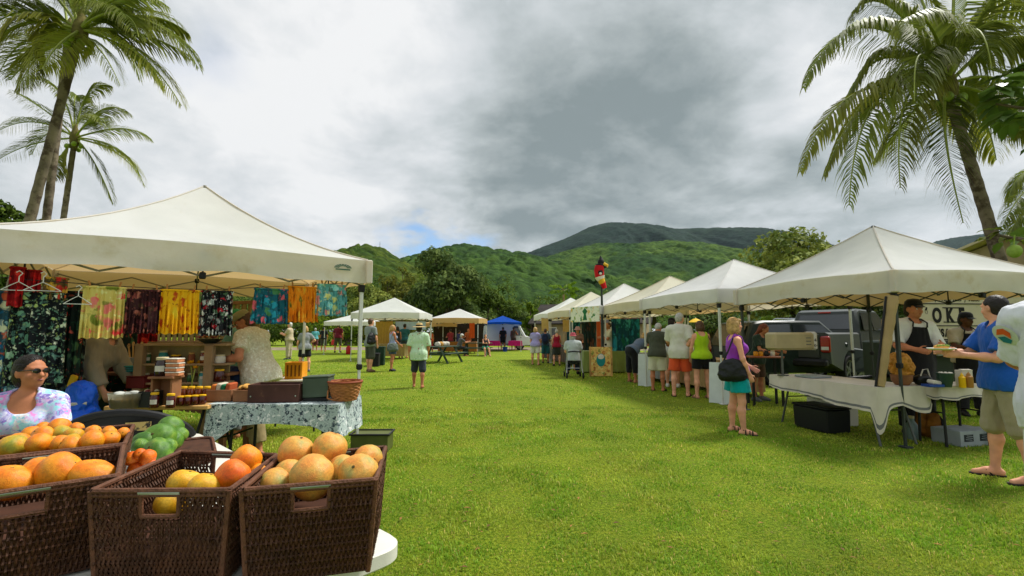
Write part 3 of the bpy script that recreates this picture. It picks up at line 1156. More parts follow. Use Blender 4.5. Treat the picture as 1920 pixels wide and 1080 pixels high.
fr = [px_frond(cr, Yp, p, d) for p, d in (
 (((100, 230), (50, 215), (-2, 245)), -.3), (((100, 262), (50, 265), (-4, 300)), .4), (((110, 220), (60, 190), (24, 170)), .5), (((130, 190), (110, 150), (60, 148)), -.4),
 (((150, 200), (160, 150), (205, 160)), .6), (((170, 215), (205, 180), (240, 215)), -.5), (((190, 245), (240, 225), (282, 262)), .2), (((185, 270), (240, 280), (272, 350)), -.4),
 (((165, 280), (190, 320), (212, 382)), .3), (((115, 290), (100, 310), (98, 335)), -.8), (((160, 230), (190, 200), (200, 240)), -1.6), (((140, 210), (135, 160), (150, 185)), 1.4),
 (((175, 260), (225, 265), (262, 330)), 1.0), (((120, 240), (80, 235), (60, 290)), 1.6))]
palm('smaller slim coconut palm between the thick left trunk and the stall peak', Vector((D(88, 600, Yp).x, Yp, 0)), cr, fr, 6, r0=.145, r1=.11, leaf=1.1, nleaf=70, droop=.7, coco=5, wind=(.6, 0, .15))
Yp = 15.0
cr = D(2010, 330, Yp)
fr = [px_frond(cr, Yp, p, d) for p, d in (
 (((1960, 330), (1915, 340), (1880, 425)), -.4), (((1960, 300), (1900, 310), (1890, 380)), .5), (((1960, 350), (1915, 390), (1892, 440)), .2), (((2040, 280), (2100, 270), (2140, 360)), 0), (((2000, 270), (1980, 200), (1930, 220)), .3), (((2050, 340), (2090, 380), (2100, 460)), .3))]
palm('coconut palm mostly beyond the right frame edge, frond tips showing', Vector((D(2030, 600, Yp).x, Yp, 0)), cr, fr, 7, leaf=1.1, nleaf=70, droop=.9)

# papaya-like tree behind the stalls
Yp = 46.0
pb = at_px(1056, Yp)
ph = D(1056, 540, Yp).z
t_ = thing('papaya_tree', 'small bright papaya tree with a starry crown above the far stalls', 'tree', pb)
mb = MB()
mb.tube([(0, 0, -.1), (.1, 0, ph * .5), (0, 0, ph)], [.16, .13, .08], 8)
mb.build('trunk', M('papaya_trunk', (150, 128, 96), rough=.85, var=.25, bump=.4), t_)
for k in range(15):
 a = 2 * PI * k / 15 * 2.4
 el = .55 - .08 * k
 d_ = Vector((math.cos(a) * math.cos(el), math.sin(a) * math.cos(el), math.sin(el)))
 e_ = Vector((0, 0, ph)) + d_ * 1.0
 mb = MB()
 mb.tube([(0, 0, ph - .04 * k), e_], [.022, .014], 5, mi=1)
 u_ = Vector((-math.sin(a), math.cos(a), 0))
 for q in range(7):
  b_ = (q - 3) * .62
  v_ = (d_ * math.cos(b_) + u_ * math.sin(b_)) * (.62 - .05 * abs(q - 3)) + Vector((0, 0, -.30))
  w_ = v_.cross(Vector((0, 0, 1))).normalized() * .10 + Vector((0, 0, .13))
  mb.add([e_, e_ + v_ * .55 + w_, e_ + v_, e_ + v_ * .55 - w_], [(0, 1, 2, 3)])
 o = mb.build('leaf', [LEAF['bright'], m_rachis], t_, smooth=False)
 o.data.attributes.new('tint', 'FLOAT_COLOR', 'POINT').data.foreach_set('color', [1.0] * (4 * len(o.data.vertices)))

# breadfruit-like tree whose trunk stands beyond the right frame edge
Yp = 8.5
tb = at_px(2180, Yp)
t_ = thing('breadfruit_tree', 'large leaved tree reaching in from the right frame edge', 'tree', tb)
mb = MB()
mb.tube([(0, 0, -.1), (.1, .1, 3), (0, .2, 6.5)], [.3, .24, .16], 10)
mb.build('trunk', m_bark, t_)
m_bleaf = M('breadfruit_leaf', (0.085, 0.150, 0.024, 1), rough=.35, var=.2, vscale=2, tint=True, transl=.25, spec=.5)
m_yleaf = M('breadfruit_leaf_yellow', (0.190, 0.230, 0.020, 1), rough=.4, var=.25, vscale=4, tint=True, transl=.3, spec=.4)


def big_leaf(mbv, base, d, L_, w, r):
 side = d.cross(Vector((0, 0, 1)))
 side = (side.normalized() if side.length > .05 else Vector((1, 0, 0)))
 nrm = side.cross(d)
 V, n = [], 7
 for i in range(n + 1):
  u = i / n
  c = base + d * L_ * u + Vector((0, 0, -.35 * L_ * u * u))
  ww = w * math.sin(PI * min(1, .05 + u * .95)) ** .8 * (1.18 if i % 2 else .88)
  V += [c - side * ww + nrm * ww * .25, c, c + side * ww + nrm * ww * .25]
 k = len(mbv.v)
 mbv.add(V, [q for i in range(n) for q in ((i * 3, i * 3 + 1, i * 3 + 4, i * 3 + 3), (i * 3 + 1, i * 3 + 2, i * 3 + 5, i * 3 + 4))])


rr = random.Random(8)
for (ax, ay, dd, nl, mt) in ((1880, 160, 0, 15, 0), (1900, 215, -.3, 16, 0), (1935, 180, .3, 16, 0), (1868, 195, .2, 10, 0), (1915, 130, .4, 12, 0), (1960, 250, -.2, 12, 0), (1868, 440, -.6, 7, 1), (1905, 445, -.5, 6, 1), (1945, 430, -.4, 8, 0)):
 e_ = D(ax, ay, Yp + dd) - tb
 mb = MB()
 st = Vector((0, .1, max(1.5, e_.z - 1.0)))
 mb.tube([st, st.lerp(e_, .5) + Vector((0, 0, .25)), e_], [.07, .045, .02], 6)
 mb.build('branch', m_bark, t_)
 for k in range(nl):
  a = rr.uniform(0, 2 * PI)
  el = rr.uniform(-.5, .45)
  d_ = Vector((math.cos(a) * math.cos(el), math.sin(a) * math.cos(el), math.sin(el)))
  mb = MB()
  s_ = .62 if mt else 1.0
  big_leaf(mb, e_ + Vector((rr.uniform(-.14, .14), rr.uniform(-.14, .14), rr.uniform(-.1, .1))), d_, rr.uniform(.34, .50) * s_, rr.uniform(.075, .11) * s_, rr)
  o = mb.build('leaf', m_yleaf if mt and k % 4 else m_bleaf, t_, angle=80)
  at = o.data.attributes.new('tint', 'FLOAT_COLOR', 'POINT')
  v_ = rr.uniform(.7, 1.35)
  at.data.foreach_set('color', [c for _ in range(len(o.data.vertices)) for c in (v_ * rr.uniform(.95, 1.1), v_, v_, 1)])
fp = D(1902, 471, Yp - .6) - tb
mb = MB()
mb.ball(fp, (.10, .10, .115), 14, 10)
mb.tube([fp + Vector((0, 0, .1)), fp + Vector((.03, 0, .28))], .012, 5)
mb.build('fruit', M('breadfruit_skin', (132, 158, 60), rough=.6, var=.2, vscale=14, bump=.6, bscale=60), t_)
# ---------------------------------------------------------------- people: one smooth body grown from tapered limbs
def sdf_mesh(prims, vox, k=.03, subs=()):
 lo, hi = np.full(3, 1e9), np.full(3, -1e9)
 for p in prims:
  if p['t'] == 'c':
   r = max(p['ra'], p['rb']) + .01
   for q in (p['a'], p['b']):
    lo = np.minimum(lo, np.array(q) - r)
    hi = np.maximum(hi, np.array(q) + r)
  else:
   r = max(p['r'])
   lo = np.minimum(lo, np.array(p['c']) - r)
   hi = np.maximum(hi, np.array(p['c']) + r)
 lo -= vox * 3
 hi += vox * 3
 n = np.ceil((hi - lo) / vox).astype(int) + 1
 f = np.full(n, 1.0, np.float32)

 def block(p, m):
  if p['t'] == 'c':
   r = max(p['ra'], p['rb']) + m
   a = np.minimum(np.array(p['a']), np.array(p['b'])) - r
   b = np.maximum(np.array(p['a']), np.array(p['b'])) + r
  else:
   r = max(p['r']) + m
   a, b = np.array(p['c']) - r, np.array(p['c']) + r
  i0 = np.clip(np.floor((a - lo) / vox).astype(int), 0, n - 1)
  i1 = np.clip(np.ceil((b - lo) / vox).astype(int) + 1, 1, n)
  g = [(lo[i] + vox * np.arange(i0[i], i1[i])).astype(np.float32) for i in range(3)]
  return tuple(slice(i0[i], i1[i]) for i in range(3)), np.stack(np.meshgrid(*g, indexing='ij'), -1)

 def dist(p, P):
  if p['t'] == 'c':
   a, b = np.array(p['a'], np.float32), np.array(p['b'], np.float32)
   ba = b - a
   L2 = float(ba @ ba) + 1e-9
   pa = P - a
   t = np.clip((pa @ ba) / L2, 0, 1)
   q = pa - t[..., None] * ba
   if p.get('f', 1) != 1:
    nv = np.array(p['n'], np.float32)
    q = q + (q @ nv)[..., None] * nv * (1 / p['f'] - 1)
   d = np.sqrt((q * q).sum(-1)) - (p['ra'] + t * (p['rb'] - p['ra']))
   if p.get('f', 1) != 1:
    d = d * min(1, (1 + p['f']) / 2)
  else:
   r = np.array(p['r'], np.float32)
   q = P - np.array(p['c'], np.float32)
   if p.get('R') is not None:
    q = q @ np.array(p['R'], np.float32)
   qq = q / r
   l = np.sqrt((qq * qq).sum(-1)) + 1e-6
   d = (l - 1) * l / (np.sqrt(((q / (r * r)) ** 2).sum(-1)) + 1e-6)
  for (c, nn) in p.get('cuts', ()):
   d = np.maximum(d, (P - np.array(c, np.float32)) @ np.array(nn, np.float32))
  return d
 for p in prims:
  s, P = block(p, .06)
  d = dist(p, P)
  g = f[s]
  kk = p.get('k', k)
  h = np.clip(.5 + .5 * (g - d) / kk, 0, 1)
  f[s] = g * (1 - h) + d * h - kk * h * (1 - h)
 for p in subs:
  s, P = block(p, .02)
  f[s] = np.maximum(f[s], -dist(p, P))
 # surface nets
 ins = f < 0
 c = np.zeros(tuple(n - 1), np.int8)
 corners = [(i, j, l) for i in (0, 1) for j in (0, 1) for l in (0, 1)]
 for i, j, l in corners:
  c += ins[i:n[0] - 1 + i, j:n[1] - 1 + j, l:n[2] - 1 + l]
 act = (c > 0) & (c < 8)
 I = np.argwhere(act)
 idx = np.full(c.shape, -1, np.int32)
 idx[act] = np.arange(len(I))
 acc, cnt = np.zeros((len(I), 3)), np.zeros(len(I))
 cv = {q: f[I[:, 0] + q[0], I[:, 1] + q[1], I[:, 2] + q[2]] for q in corners}
 for q in corners:
  for ax in range(3):
   if q[ax]:
    continue
   w = list(q)
   w[ax] = 1
   a, b = cv[q], cv[tuple(w)]
   m = (a < 0) != (b < 0)
   t = np.where(m, a / np.where(m, a - b, 1), 0)
   e = np.array(q, float)[None].repeat(len(I), 0)
   e[:, ax] = t
   acc += e * m[:, None]
   cnt += m
 V = lo + vox * (I + acc / np.maximum(cnt, 1)[:, None])
 Q = []
 for ax in range(3):
  u, v = [(1, 2), (2, 0), (0, 1)][ax]
  sl0 = [slice(None)] * 3
  sl1 = [slice(None)] * 3
  sl0[ax], sl1[ax] = slice(0, n[ax] - 1), slice(1, n[ax])
  ch = ins[tuple(sl0)] != ins[tuple(sl1)]
  E = np.argwhere(ch)
  E = E[(E[:, u] > 0) & (E[:, v] > 0) & (E[:, u] < n[u] - 1) & (E[:, v] < n[v] - 1)]
  fl = ins[tuple(sl0)][E[:, 0], E[:, 1], E[:, 2]]
  q = []
  for du, dv in ((1, 1), (0, 1), (0, 0), (1, 0)):
   X = E.copy()
   X[:, u] -= du
   X[:, v] -= dv
   q.append(idx[X[:, 0], X[:, 1], X[:, 2]])
  q = np.stack(q, 1)
  q[~fl] = q[~fl][:, ::-1]
  Q.append(q)
 Q = np.concatenate(Q)
 return V, Q[(Q >= 0).all(1)]


def vnormals(V, Q):
 nf = np.cross(V[Q[:, 2]] - V[Q[:, 0]], V[Q[:, 3]] - V[Q[:, 1]])
 N = np.zeros_like(V)
 for k in range(4):
  np.add.at(N, Q[:, k], nf)
 return N / (np.linalg.norm(N, axis=1)[:, None] + 1e-12)


def wrinkle(V, Q, amp, sx, sz, seed):
 N = vnormals(V, Q)
 P = V * np.array([sx, sx, sz]) + seed * 7.1
 d = np.abs(fbm(P, 3, seed) - .5) * 2
 return V + N * ((.35 - d) * amp)[:, None]


SKIN = {
 'fair': M('skin_fair', (222, 160, 128), rough=.58, var=.18, vscale=9, spec=.25, bump=.12, bscale=120),
 'tan': M('skin_tan', (188, 122, 86), rough=.58, var=.18, vscale=9, spec=.25, bump=.12, bscale=120),
 'brown': M('skin_brown', (146, 90, 60), rough=.58, var=.18, vscale=9, spec=.25, bump=.12, bscale=120),
 'dark': M('skin_dark', (92, 56, 38), rough=.58, var=.18, vscale=9, spec=.25, bump=.12, bscale=120),
}
HAIRM = {
 'blond': M('hair_blond', (186, 150, 96), rough=.55, var=.35, vscale=22, bump=.6, bscale=70),
 'dark': M('hair_dark', (34, 27, 23), rough=.45, var=.35, vscale=22, bump=.6, bscale=70),
 'brown': M('hair_brown', (88, 62, 42), rough=.5, var=.35, vscale=22, bump=.6, bscale=70),
 'auburn': M('hair_auburn', (122, 58, 34), rough=.5, var=.35, vscale=22, bump=.6, bscale=70),
 'grey': M('hair_grey', (178, 174, 166), rough=.55, var=.25, vscale=22, bump=.6, bscale=70),
}


def cloth(name, col, var=.10, **k):
 return M('cloth_' + name, col, rough=.85, var=var, vscale=5, bump=.25, bscale=120, spec=.15, sheen=.15, **k)


m_eye = M('eye_white', (225, 220, 214), rough=.2)
m_iris = M('eye_iris', (40, 28, 20), rough=.15)
m_lip = M('lip', (150, 78, 70), rough=.45)
m_rubber = M('dark_rubber', (30, 29, 28), rough=.7)
m_shades = M('dark_lens', (14, 13, 14), rough=.08, spec=.8)


def RX(a):
 return Matrix.Rotation(a, 3, 'X')


def RZ(a):
 return Matrix.Rotation(a, 3, 'Z')


def person(label, loc, heading, h=1.7, vox=.014, skin='fair', hair='brown', style='short', fem=False, stout=1.0, belly=0.0,
   lean=0.0, twist=0.0, head=(0, 0), armR=(8, 10, 12, 0), armL=(8, 10, 12, 0), legR=(0, 4, 0), legL=(0, 4, 0), pelvis=None,
   top=None, bottom=None, shoes=None, hat=None, group=None, curl=28, foot_yaw=8, tilt=0.0, glasses=None, beard=None):
 """heading: degrees, 0 walks away from the viewer (+Y), 180 faces the viewer; arm = (forward, out, elbow bend, forearm inward) in degrees; leg = (forward, out, knee bend)"""
 S = h / 1.75
 rad = math.radians
 w = stout
 pel0 = Vector((0, 0, .93))
 Rt = RZ(rad(twist)) @ Matrix.Rotation(rad(tilt), 3, 'Y') @ RX(-rad(lean))
 # legs first, to find the ground
 legs = {}
 low = 9
 for s, L in ((1, legR), (-1, legL)):
  hip = Vector((s * (.098 if fem else .09), 0, .905))
  a, o_, b = rad(L[0]), rad(L[1]), rad(L[2])
  th = Vector((s * math.sin(o_), math.sin(a) * math.cos(o_), -math.cos(a) * math.cos(o_)))
  sh = Vector((s * math.sin(o_) * .3, math.sin(a - b), -math.cos(a - b))).normalized()
  kn = hip + th * .42
  an = kn + sh * .41
  legs[s] = [hip, kn, an, th, sh]
  low = min(low, an.z)
 drop = .075 - low if pelvis is None else (pelvis / S - .93)
 P0 = pel0 + Vector((0, 0, drop))
 for s in legs:
  legs[s][:3] = [p + Vector((0, 0, drop)) for p in legs[s][:3]]
 T = lambda x, y, z: P0 + Rt @ (Vector((x, y, z)) - pel0)
 fwd = Rt @ Vector((0, 1, 0))
 up = Rt @ Vector((0, 0, 1))
 shw = (.165 if fem else .185) * (.75 + .25 * w)
 chest_r, waist_r, hip_r = (.142, .122, .165) if fem else (.158, .145, .150)

 def C(a, b, ra, rb, f=1, n=None, cuts=(), k=.03):
  d = {'t': 'c', 'a': tuple(Vector(a) * S), 'b': tuple(Vector(b) * S), 'ra': ra * S, 'rb': rb * S, 'k': k * S, 'cuts': [(tuple(Vector(c) * S), tuple(n_)) for c, n_ in cuts]}
  if n is not None:
   d['f'], d['n'] = f, tuple(n)
  return d

 def E(c, r, R=None, cuts=(), k=.03):
  return {'t': 'e', 'c': tuple(Vector(c) * S), 'r': tuple(x * S for x in r), 'R': (np.array(R) if R is not None else None), 'k': k * S, 'cuts': [(tuple(Vector(c_) * S), tuple(n_)) for c_, n_ in cuts]}

 def torso(g, cuts=(), shoulders=True, low_z=.98):
  out = [C(T(0, 0, low_z), T(0, .005, 1.10), hip_r * w + g, waist_r * w + g, .74, fwd, cuts),
    C(T(0, .005, 1.10), T(0, -.005, 1.30), waist_r * w + g, chest_r * w + g, .72, fwd, cuts)]
  if shoulders:
   out.append(C(T(-shw + .055, -.01, 1.405), T(shw - .055, -.01, 1.405), .066 + g, .066 + g, 1, None, cuts, .05))
   out.append(C(T(0, -.005, 1.30), T(0, -.01, 1.40), chest_r * w * .96 + g, .10 + g, .66, fwd, cuts, .05))
  if fem:
   for s in (-1, 1):
    out.append(E(T(s * .072, .085, 1.275), (.066 + g * .8,) * 3, None, cuts, .05))
  if belly:
   out.append(E(T(0, .05 + .02 * belly, 1.09), (.135 * w + g, .10 + .05 * belly + g, .15 + g), Rt, cuts, .06))
  return out

 def pelvis_p(g, cuts=()):
  return [C(P0 + Vector((-.062, -.015, -.005)), P0 + Vector((.062, -.015, -.005)), (.118 if fem else .108) * w + g, (.118 if fem else .108) * w + g, 1, None, cuts, .05)]
 arms = {}
 for s, A in ((1, armR), (-1, armL)):
  a, o_, b, d_ = (rad(x) for x in A[:4])
  sh = T(s * shw, -.01, 1.405)
  ud = Vector((s * math.sin(o_), math.sin(a) * math.cos(o_), -math.cos(a) * math.cos(o_)))
  fd = Vector((-s * math.sin(d_), math.sin(a + b) * math.cos(d_), -math.cos(a + b) * math.cos(d_)))
  R2 = RZ(rad(twist))
  ud, fd = R2 @ ud, R2 @ fd
  el = sh + ud * .285
  wr = el + fd * .245
  arms[s] = (sh, el, wr, ud, fd)

 aw = .85 if fem else 1.0
 aw *= (.6 + .4 * w)

 def arm(s, g=0):
  sh, el, wr, ud, fd = arms[s]
  return [C(sh, el, .050 * aw + g, .040 * aw + g), C(el, el.lerp(wr, .35), .040 * aw + g, .041 * aw + g), C(el.lerp(wr, .35), wr, .041 * aw + g, .027 * aw + g)]

 def hand(s):
  sh, el, wr, ud, fd = arms[s]
  d = fd
  n0 = Vector((-s, 0, 0))
  nn = n0 - d * d.dot(n0)
  if nn.length < .45:
   n0 = Vector((0, -.6, -.8))
   nn = n0 - d * d.dot(n0)
  nn.normalize()
  sd = d.cross(nn).normalized()
  if sd.dot(Vector((0, .8, .6))) < 0:
   sd = -sd
  fat = max(.0085, vox / S * .62)
  out = [C(wr, wr + d * .075, .030, .036, .5, nn, (), .015)]
  cu = rad(curl)
  for i, L in enumerate((.072, .080, .074, .058)):
   b0 = wr + d * .082 + sd * (.030 - .020 * i)
   d1 = d * math.cos(cu * .6) + nn * math.sin(cu * .6)
   b1 = b0 + d1 * L * .52
   d2 = d * math.cos(cu * 1.7) + nn * math.sin(cu * 1.7)
   out.append(C(b0, b1, fat * 1.05, fat, 1, None, (), .006))
   out.append(C(b1, b1 + d2 * L * .5, fat, fat * .82, 1, None, (), .006))
  t0 = wr + d * .028 + sd * .026
  t1 = t0 + (d * .6 + sd * .7 + nn * .35).normalized() * .042
  t2 = t1 + (d * .85 + sd * .25 + nn * .4).normalized() * .034
  out += [C(t0, t1, fat * 1.35, fat * 1.15, 1, None, (), .010), C(t1, t2, fat * 1.1, fat * .9, 1, None, (), .006)]
  return out

 lw = (.7 + .3 * w)

 def leg(s, g=0):
  hip, kn, an, th, sh = legs[s]
  back = Vector((0, -1, 0)) * .018
  return [C(hip, kn, (.088 if fem else .083) * lw + g, .053 * lw + g, k=.04), C(kn, kn.lerp(an, .32) + back, .052 * lw + g, .056 * lw + g), C(kn.lerp(an, .32) + back, an, .056 * lw + g, .034 + g)]
 feet = {}
 for s in (1, -1):
  an = legs[s][2]
  fy = rad(foot_yaw) * -s
  fv = Vector((-math.sin(fy), math.cos(fy), 0))
  if pelvis is None or True:
   pitch = max(0.0, an.z - .085)
   fv = (fv - Vector((0, 0, min(.75, pitch * 3)))).normalized()
  feet[s] = (an, fv)

 def foot(s, g=0):
  an, fv = feet[s]
  hl = an + Vector((0, 0, -.04)) - fv * .035
  md = an + Vector((0, 0, -.035)) + fv * .06
  to = an + Vector((0, 0, -.052)) + fv * .155
  return [C(an, hl, .034 + g, .033 + g, 1, None, (), .02), C(hl, md, .033 + g, .037 + g, 1, None, (), .02), C(md, to, .037 + g, .024 + g, 1, None, (), .02)]

 # head
 Rh = RZ(rad(head[0])) @ RX(-rad(head[1]))
 nb = T(0, -.012, 1.445)
 hc = nb + (up * .55 + Vector((0, 0, 1)) * .45) * .085 + Rh @ Vector((0, .022, .098))
 Hh = lambda x, y, z: hc + Rh @ Vector((x, y, z))
 hp = [C(nb - up * .02, Hh(0, -.015, -.055), .060 if not fem else .050, .055 if not fem else .047),
   E(Hh(0, -.008, .028), (.074, .094, .090), Rh), E(Hh(0, .026, -.040), (.056, .064, .066), Rh, k=.04),
   E(Hh(0, .055, -.080), (.030, .028, .026), Rh, k=.03),
   C(Hh(0, .086, .012), Hh(0, .104, -.022), .010, .016, k=.014)]
 for s in (-1, 1):
  hp.append(E(Hh(s * .076, -.008, -.006), (.012, .022, .032), Rh @ RZ(s * .35), k=.008))
  hp.append(C(Hh(s * .012, .083, .030), Hh(s * .045, .072, .030), .011, .010, k=.015))
  hp.append(E(Hh(s * .044, .056, -.028), (.022, .022, .022), Rh, k=.02))
 hp.append(C(Hh(-.018, .085, -.050), Hh(.018, .085, -.050), .0085, .0085, k=.008))
 hp.append(C(Hh(-.015, .082, -.062), Hh(.015, .082, -.062), .009, .009, k=.008))
 subs = [E(Hh(s * .031, .100, .012), (.019, .022, .014), Rh) for s in (-1, 1)]
 body = torso(0) + pelvis_p(0) + hp
 for s in (1, -1):
  body += arm(s) + hand(s) + leg(s) + foot(s)
 V, Q = sdf_mesh(body, vox, .03, subs)
 root = np_mesh('person', V, Q, SKIN[skin])
 root.location = loc
 root.rotation_euler = (0, 0, rad(heading))
 tag(root, label, 'person', group)

 def garment(name, prims, mat, amp=.010, sx=13, sz=6, v=None, subs=(), k=.035):
  vv = v or max(vox, .009)
  V, Q = sdf_mesh(prims, vv, k * S, subs)
  if amp:
   V = wrinkle(V, Q, amp, sx, sz, (len(name) * 13 + int(abs(loc[0]) * 31)) % 97)
  return np_mesh(name, V, Q, mat, root)

 def sleeve(s, frac, g, flare=.012, cuts=()):
  sh, el, wr, ud, fd = arms[s]
  if frac <= 1:
   e = sh + ud * .285 * frac
   e2 = e + ud * .06
   return [C(sh, e2, .054 * aw + g, .045 * aw + g + flare, 1, None, [(e, ud)] + list(cuts))]
  e = el.lerp(wr, frac - 1)
  return [C(sh, el, .052 * aw + g, .045 * aw + g), C(el, e + fd * .03, .044 * aw + g, .034 * aw + g + flare * .4, 1, None, [(e, fd)])]
 if top:
  kind, mat = top['kind'], top['mat']
  g = top.get('g', .016)
  hem = top.get('hem', .90)
  dn = -up
  cut = [(T(0, 0, hem), dn)]
  pr = torso(g, cut)
  pr.append(C(T(0, 0, 1.10), T(0, 0, hem - .08), waist_r * w + g, (hip_r + .012) * w + g + .012 + top.get('flare', .004), .86, fwd, cut))
  if kind != 'x' and hem < .95 and not pelvis:
   pr += pelvis_p(g + .03, cut)
  sub = []
  if kind == 'tank':
   sub = [E(T(0, .045, 1.455), (.088, .15, .085), Rt), E(T(0, -.08, 1.46), (.085, .11, .07), Rt)]
   for s in (-1, 1):
    sub.append(E(T(s * (shw + .005), 0, 1.41), (.052, .16, .10), Rt))
  else:
   sub = [E(T(0, .03, 1.475), (.075, .085, .06), Rt)]
   if top.get('scoop'):
    sub.append(E(T(0, .10, 1.425), (.085, .09, .075), Rt))
   for s in (1, -1):
    pr += sleeve(s, top.get('sleeve', .72), g, top.get('cuff', .012))
   if kind == 'collar':
    pr.append(C(T(0, -.02, 1.44), T(0, -.012, 1.475), .078, .070, 1, None, [(T(0, 0, 1.482), up)], .01))
    sub = [E(T(0, .06, 1.475), (.04, .06, .07), Rt)]
  o = garment(top.get('name', 'shirt'), pr, mat, top.get('amp', .020), subs=sub)
  if top.get('print'):
   top['print'](o)
 if bottom:
  kind, mat = bottom['kind'], bottom['mat']
  g = bottom.get('g', .014)
  wz = P0 + Vector((0, 0, .12))
  wcut = [(wz, (0, 0, 1))]
  pr = [C(P0 + Vector((0, 0, .14)), P0 + Vector((0, 0, -.02)), waist_r * w + g, hip_r * w * 1.0 + g * .7, .78, Vector((0, 1, 0)), wcut)] + pelvis_p(g)
  if kind == 'skirt':
   L_ = bottom.get('len', .42)
   fl = bottom.get('flare', .05)
   e = P0 + Vector((0, .02, -L_))
   pr.append(C(P0 + Vector((0, 0, .0)), e + Vector((0, 0, -.10)), hip_r * w + g, hip_r * w + g + fl, .85, Vector((0, 1, 0)), [(e, (0, 0, -1))]))
  else:
   fr_ = bottom.get('frac', .8)
   for s in (1, -1):
    hip, kn, an, th, sh = legs[s]
    fl = bottom.get('flare', .022)
    if fr_ <= 1:
     e = hip.lerp(kn, fr_)
     pr.append(C(hip, e + th * .10, .094 * lw + g, .068 * lw + g + fl, 1, None, [(e, th)], .02))
    else:
     e = kn.lerp(an, fr_ - 1)
     pr.append(C(hip, kn, .092 * lw + g, .066 * lw + g + fl * .4, 1, None, (), .02))
     pr.append(C(kn, e + sh * .06, .066 * lw + g + fl * .4, .052 + g + fl * .5, 1, None, [(e, sh)], .02))
  garment(bottom.get('name', 'shorts'), pr, mat, bottom.get('amp', .018), k=.025)
 # hair
 if style != 'bald':
  hm = HAIRM[hair]
  n_ = Rh @ Vector((0, .74, -.67))
  fc = [(Hh(0, .066, .075), n_)] if style != 'hatted' else [(Hh(0, .066, .075), n_), (Hh(0, 0, .055), Rh @ Vector((0, 0, 1)))]
  pr = [E(Hh(0, -.021, .030), (.082, .098, .097), Rh, fc)]
  back = [(Hh(0, .012, 0), Rh @ Vector((0, 1, 0)))]
  if style in ('bob', 'long', 'pony', 'bun', 'hatted'):
   pr.append(E(Hh(0, -.040, -.03), (.078, .072, .09), Rh, back))
  else:
   pr.append(E(Hh(0, -.040, -.015), (.070, .066, .075), Rh, [(Hh(0, -.012, 0), Rh @ Vector((0, 1, 0)))]))
  if style == 'bob':
   for s in (-1, 1):
    pr.append(C(Hh(s * .066, -.015, .03), Hh(s * .072, .0, -.085), .030, .030, k=.03))
   pr.append(E(Hh(0, -.05, -.06), (.085, .062, .075), Rh))
   pr.append(C(Hh(-.04, .062, .085), Hh(.05, .058, .082), .026, .02, k=.03))
  if style == 'long':
   pr.append(C(Hh(0, -.05, 0), Hh(0, -.085, -.24), .07, .055, .6, Rh @ Vector((0, 1, 0))))
  if style == 'pony':
   pr.append(C(Hh(0, -.105, .03), Hh(0, -.15, -.12), .030, .022))
  if style == 'bun':
   pr.append(E(Hh(0, -.115, .0), (.05, .045, .05), Rh))
  sub = []
  if style in ('short', 'hatted'):
   sub = [E(Hh(s * .082, .0, -.012), (.022, .030, .045), Rh) for s in (-1, 1)]
  ho_ = garment('hair', pr, hm, .010, 30, 18, max(vox, .007), sub, .02)
  if vox <= .011 and style in ('bun', 'bob', 'long'):
   mb = MB()
   rr = random.Random(5)
   for q in range(34):
    a = -1.5 + 3.0 * q / 33 + rr.uniform(-.04, .04)
    t0 = (.62 if style == 'bun' else .5) + .22 * abs(a) * (style == 'bun') + rr.uniform(-.05, .05)
    t1 = 2.75 + rr.uniform(-.2, .2)
    pts = []
    for e_ in range(9):
     t_ = t0 + (t1 - t0) * e_ / 8
     lift = 1.0 + .03 * math.sin(e_ * 1.3 + q) * rr.random()
     pts.append(Hh(.085 * lift * math.sin(a) * math.sin(t_), -.021 + .101 * math.cos(t_), .030 + .100 * lift * math.cos(a) * math.sin(t_) - .012 * (abs(a) > 1.1)) * S)
    mb.tube(pts, [.002 * S, .006 * S, .0065 * S, .0065 * S, .006 * S, .006 * S, .006 * S, .005 * S, .002 * S], 5)
   tag(mb.build('hair_strands', hm, ho_), kind='stuff')
 if beard:
  pr = [E(Hh(0, .045, -.078), (.052, .046, .040), Rh, [(Hh(0, 0, -.055), Rh @ Vector((0, -.3, .95)))])]
  garment('beard', pr, HAIRM[beard], .004, 30, 30, max(vox, .007), (), .01)
 if vox <= .0105:
  for s in (-1, 1):
   mb = MB()
   c = Hh(s * .031, .0745, .012) * S
   mb.ball(c, .0125 * S, 10, 7)
   e = mb.build('eye', m_eye, root)
   mb = MB()
   mb.ball(c + (Rh @ Vector((0, .0095, 0))) * S, .0062 * S, 8, 5)
   mb.build('iris', m_iris, e)
  mb = MB()
  mb.tube([Hh(-.024, .083, -.055) * S, Hh(-.01, .0935, -.0545) * S, Hh(.01, .0935, -.0545) * S, Hh(.024, .083, -.055) * S], [.003 * S, .0065 * S, .0065 * S, .003 * S], 6)
  mb.build('lips', m_lip, root)
 if glasses:
  mb = MB()
  for s in (-1, 1):
   mb.lathe([(.0, -.004), (.021, -.003), (.023, .0), (.021, .004), (0, .005)], Hh(s * .032, .104, .012) * S, 14, sx=S * 1.15, sy=S * .85, R=Rh @ RX(-PI / 2))
   mb.tube([Hh(s * .054, .098, .018) * S, Hh(s * .076, .06, .018) * S, Hh(s * .080, -.01, .014) * S], .0035 * S, 6)
  mb.tube([Hh(-.012, .108, .016) * S, Hh(.012, .108, .016) * S], .003 * S, 6)
  mb.build('sunglasses', glasses, root)
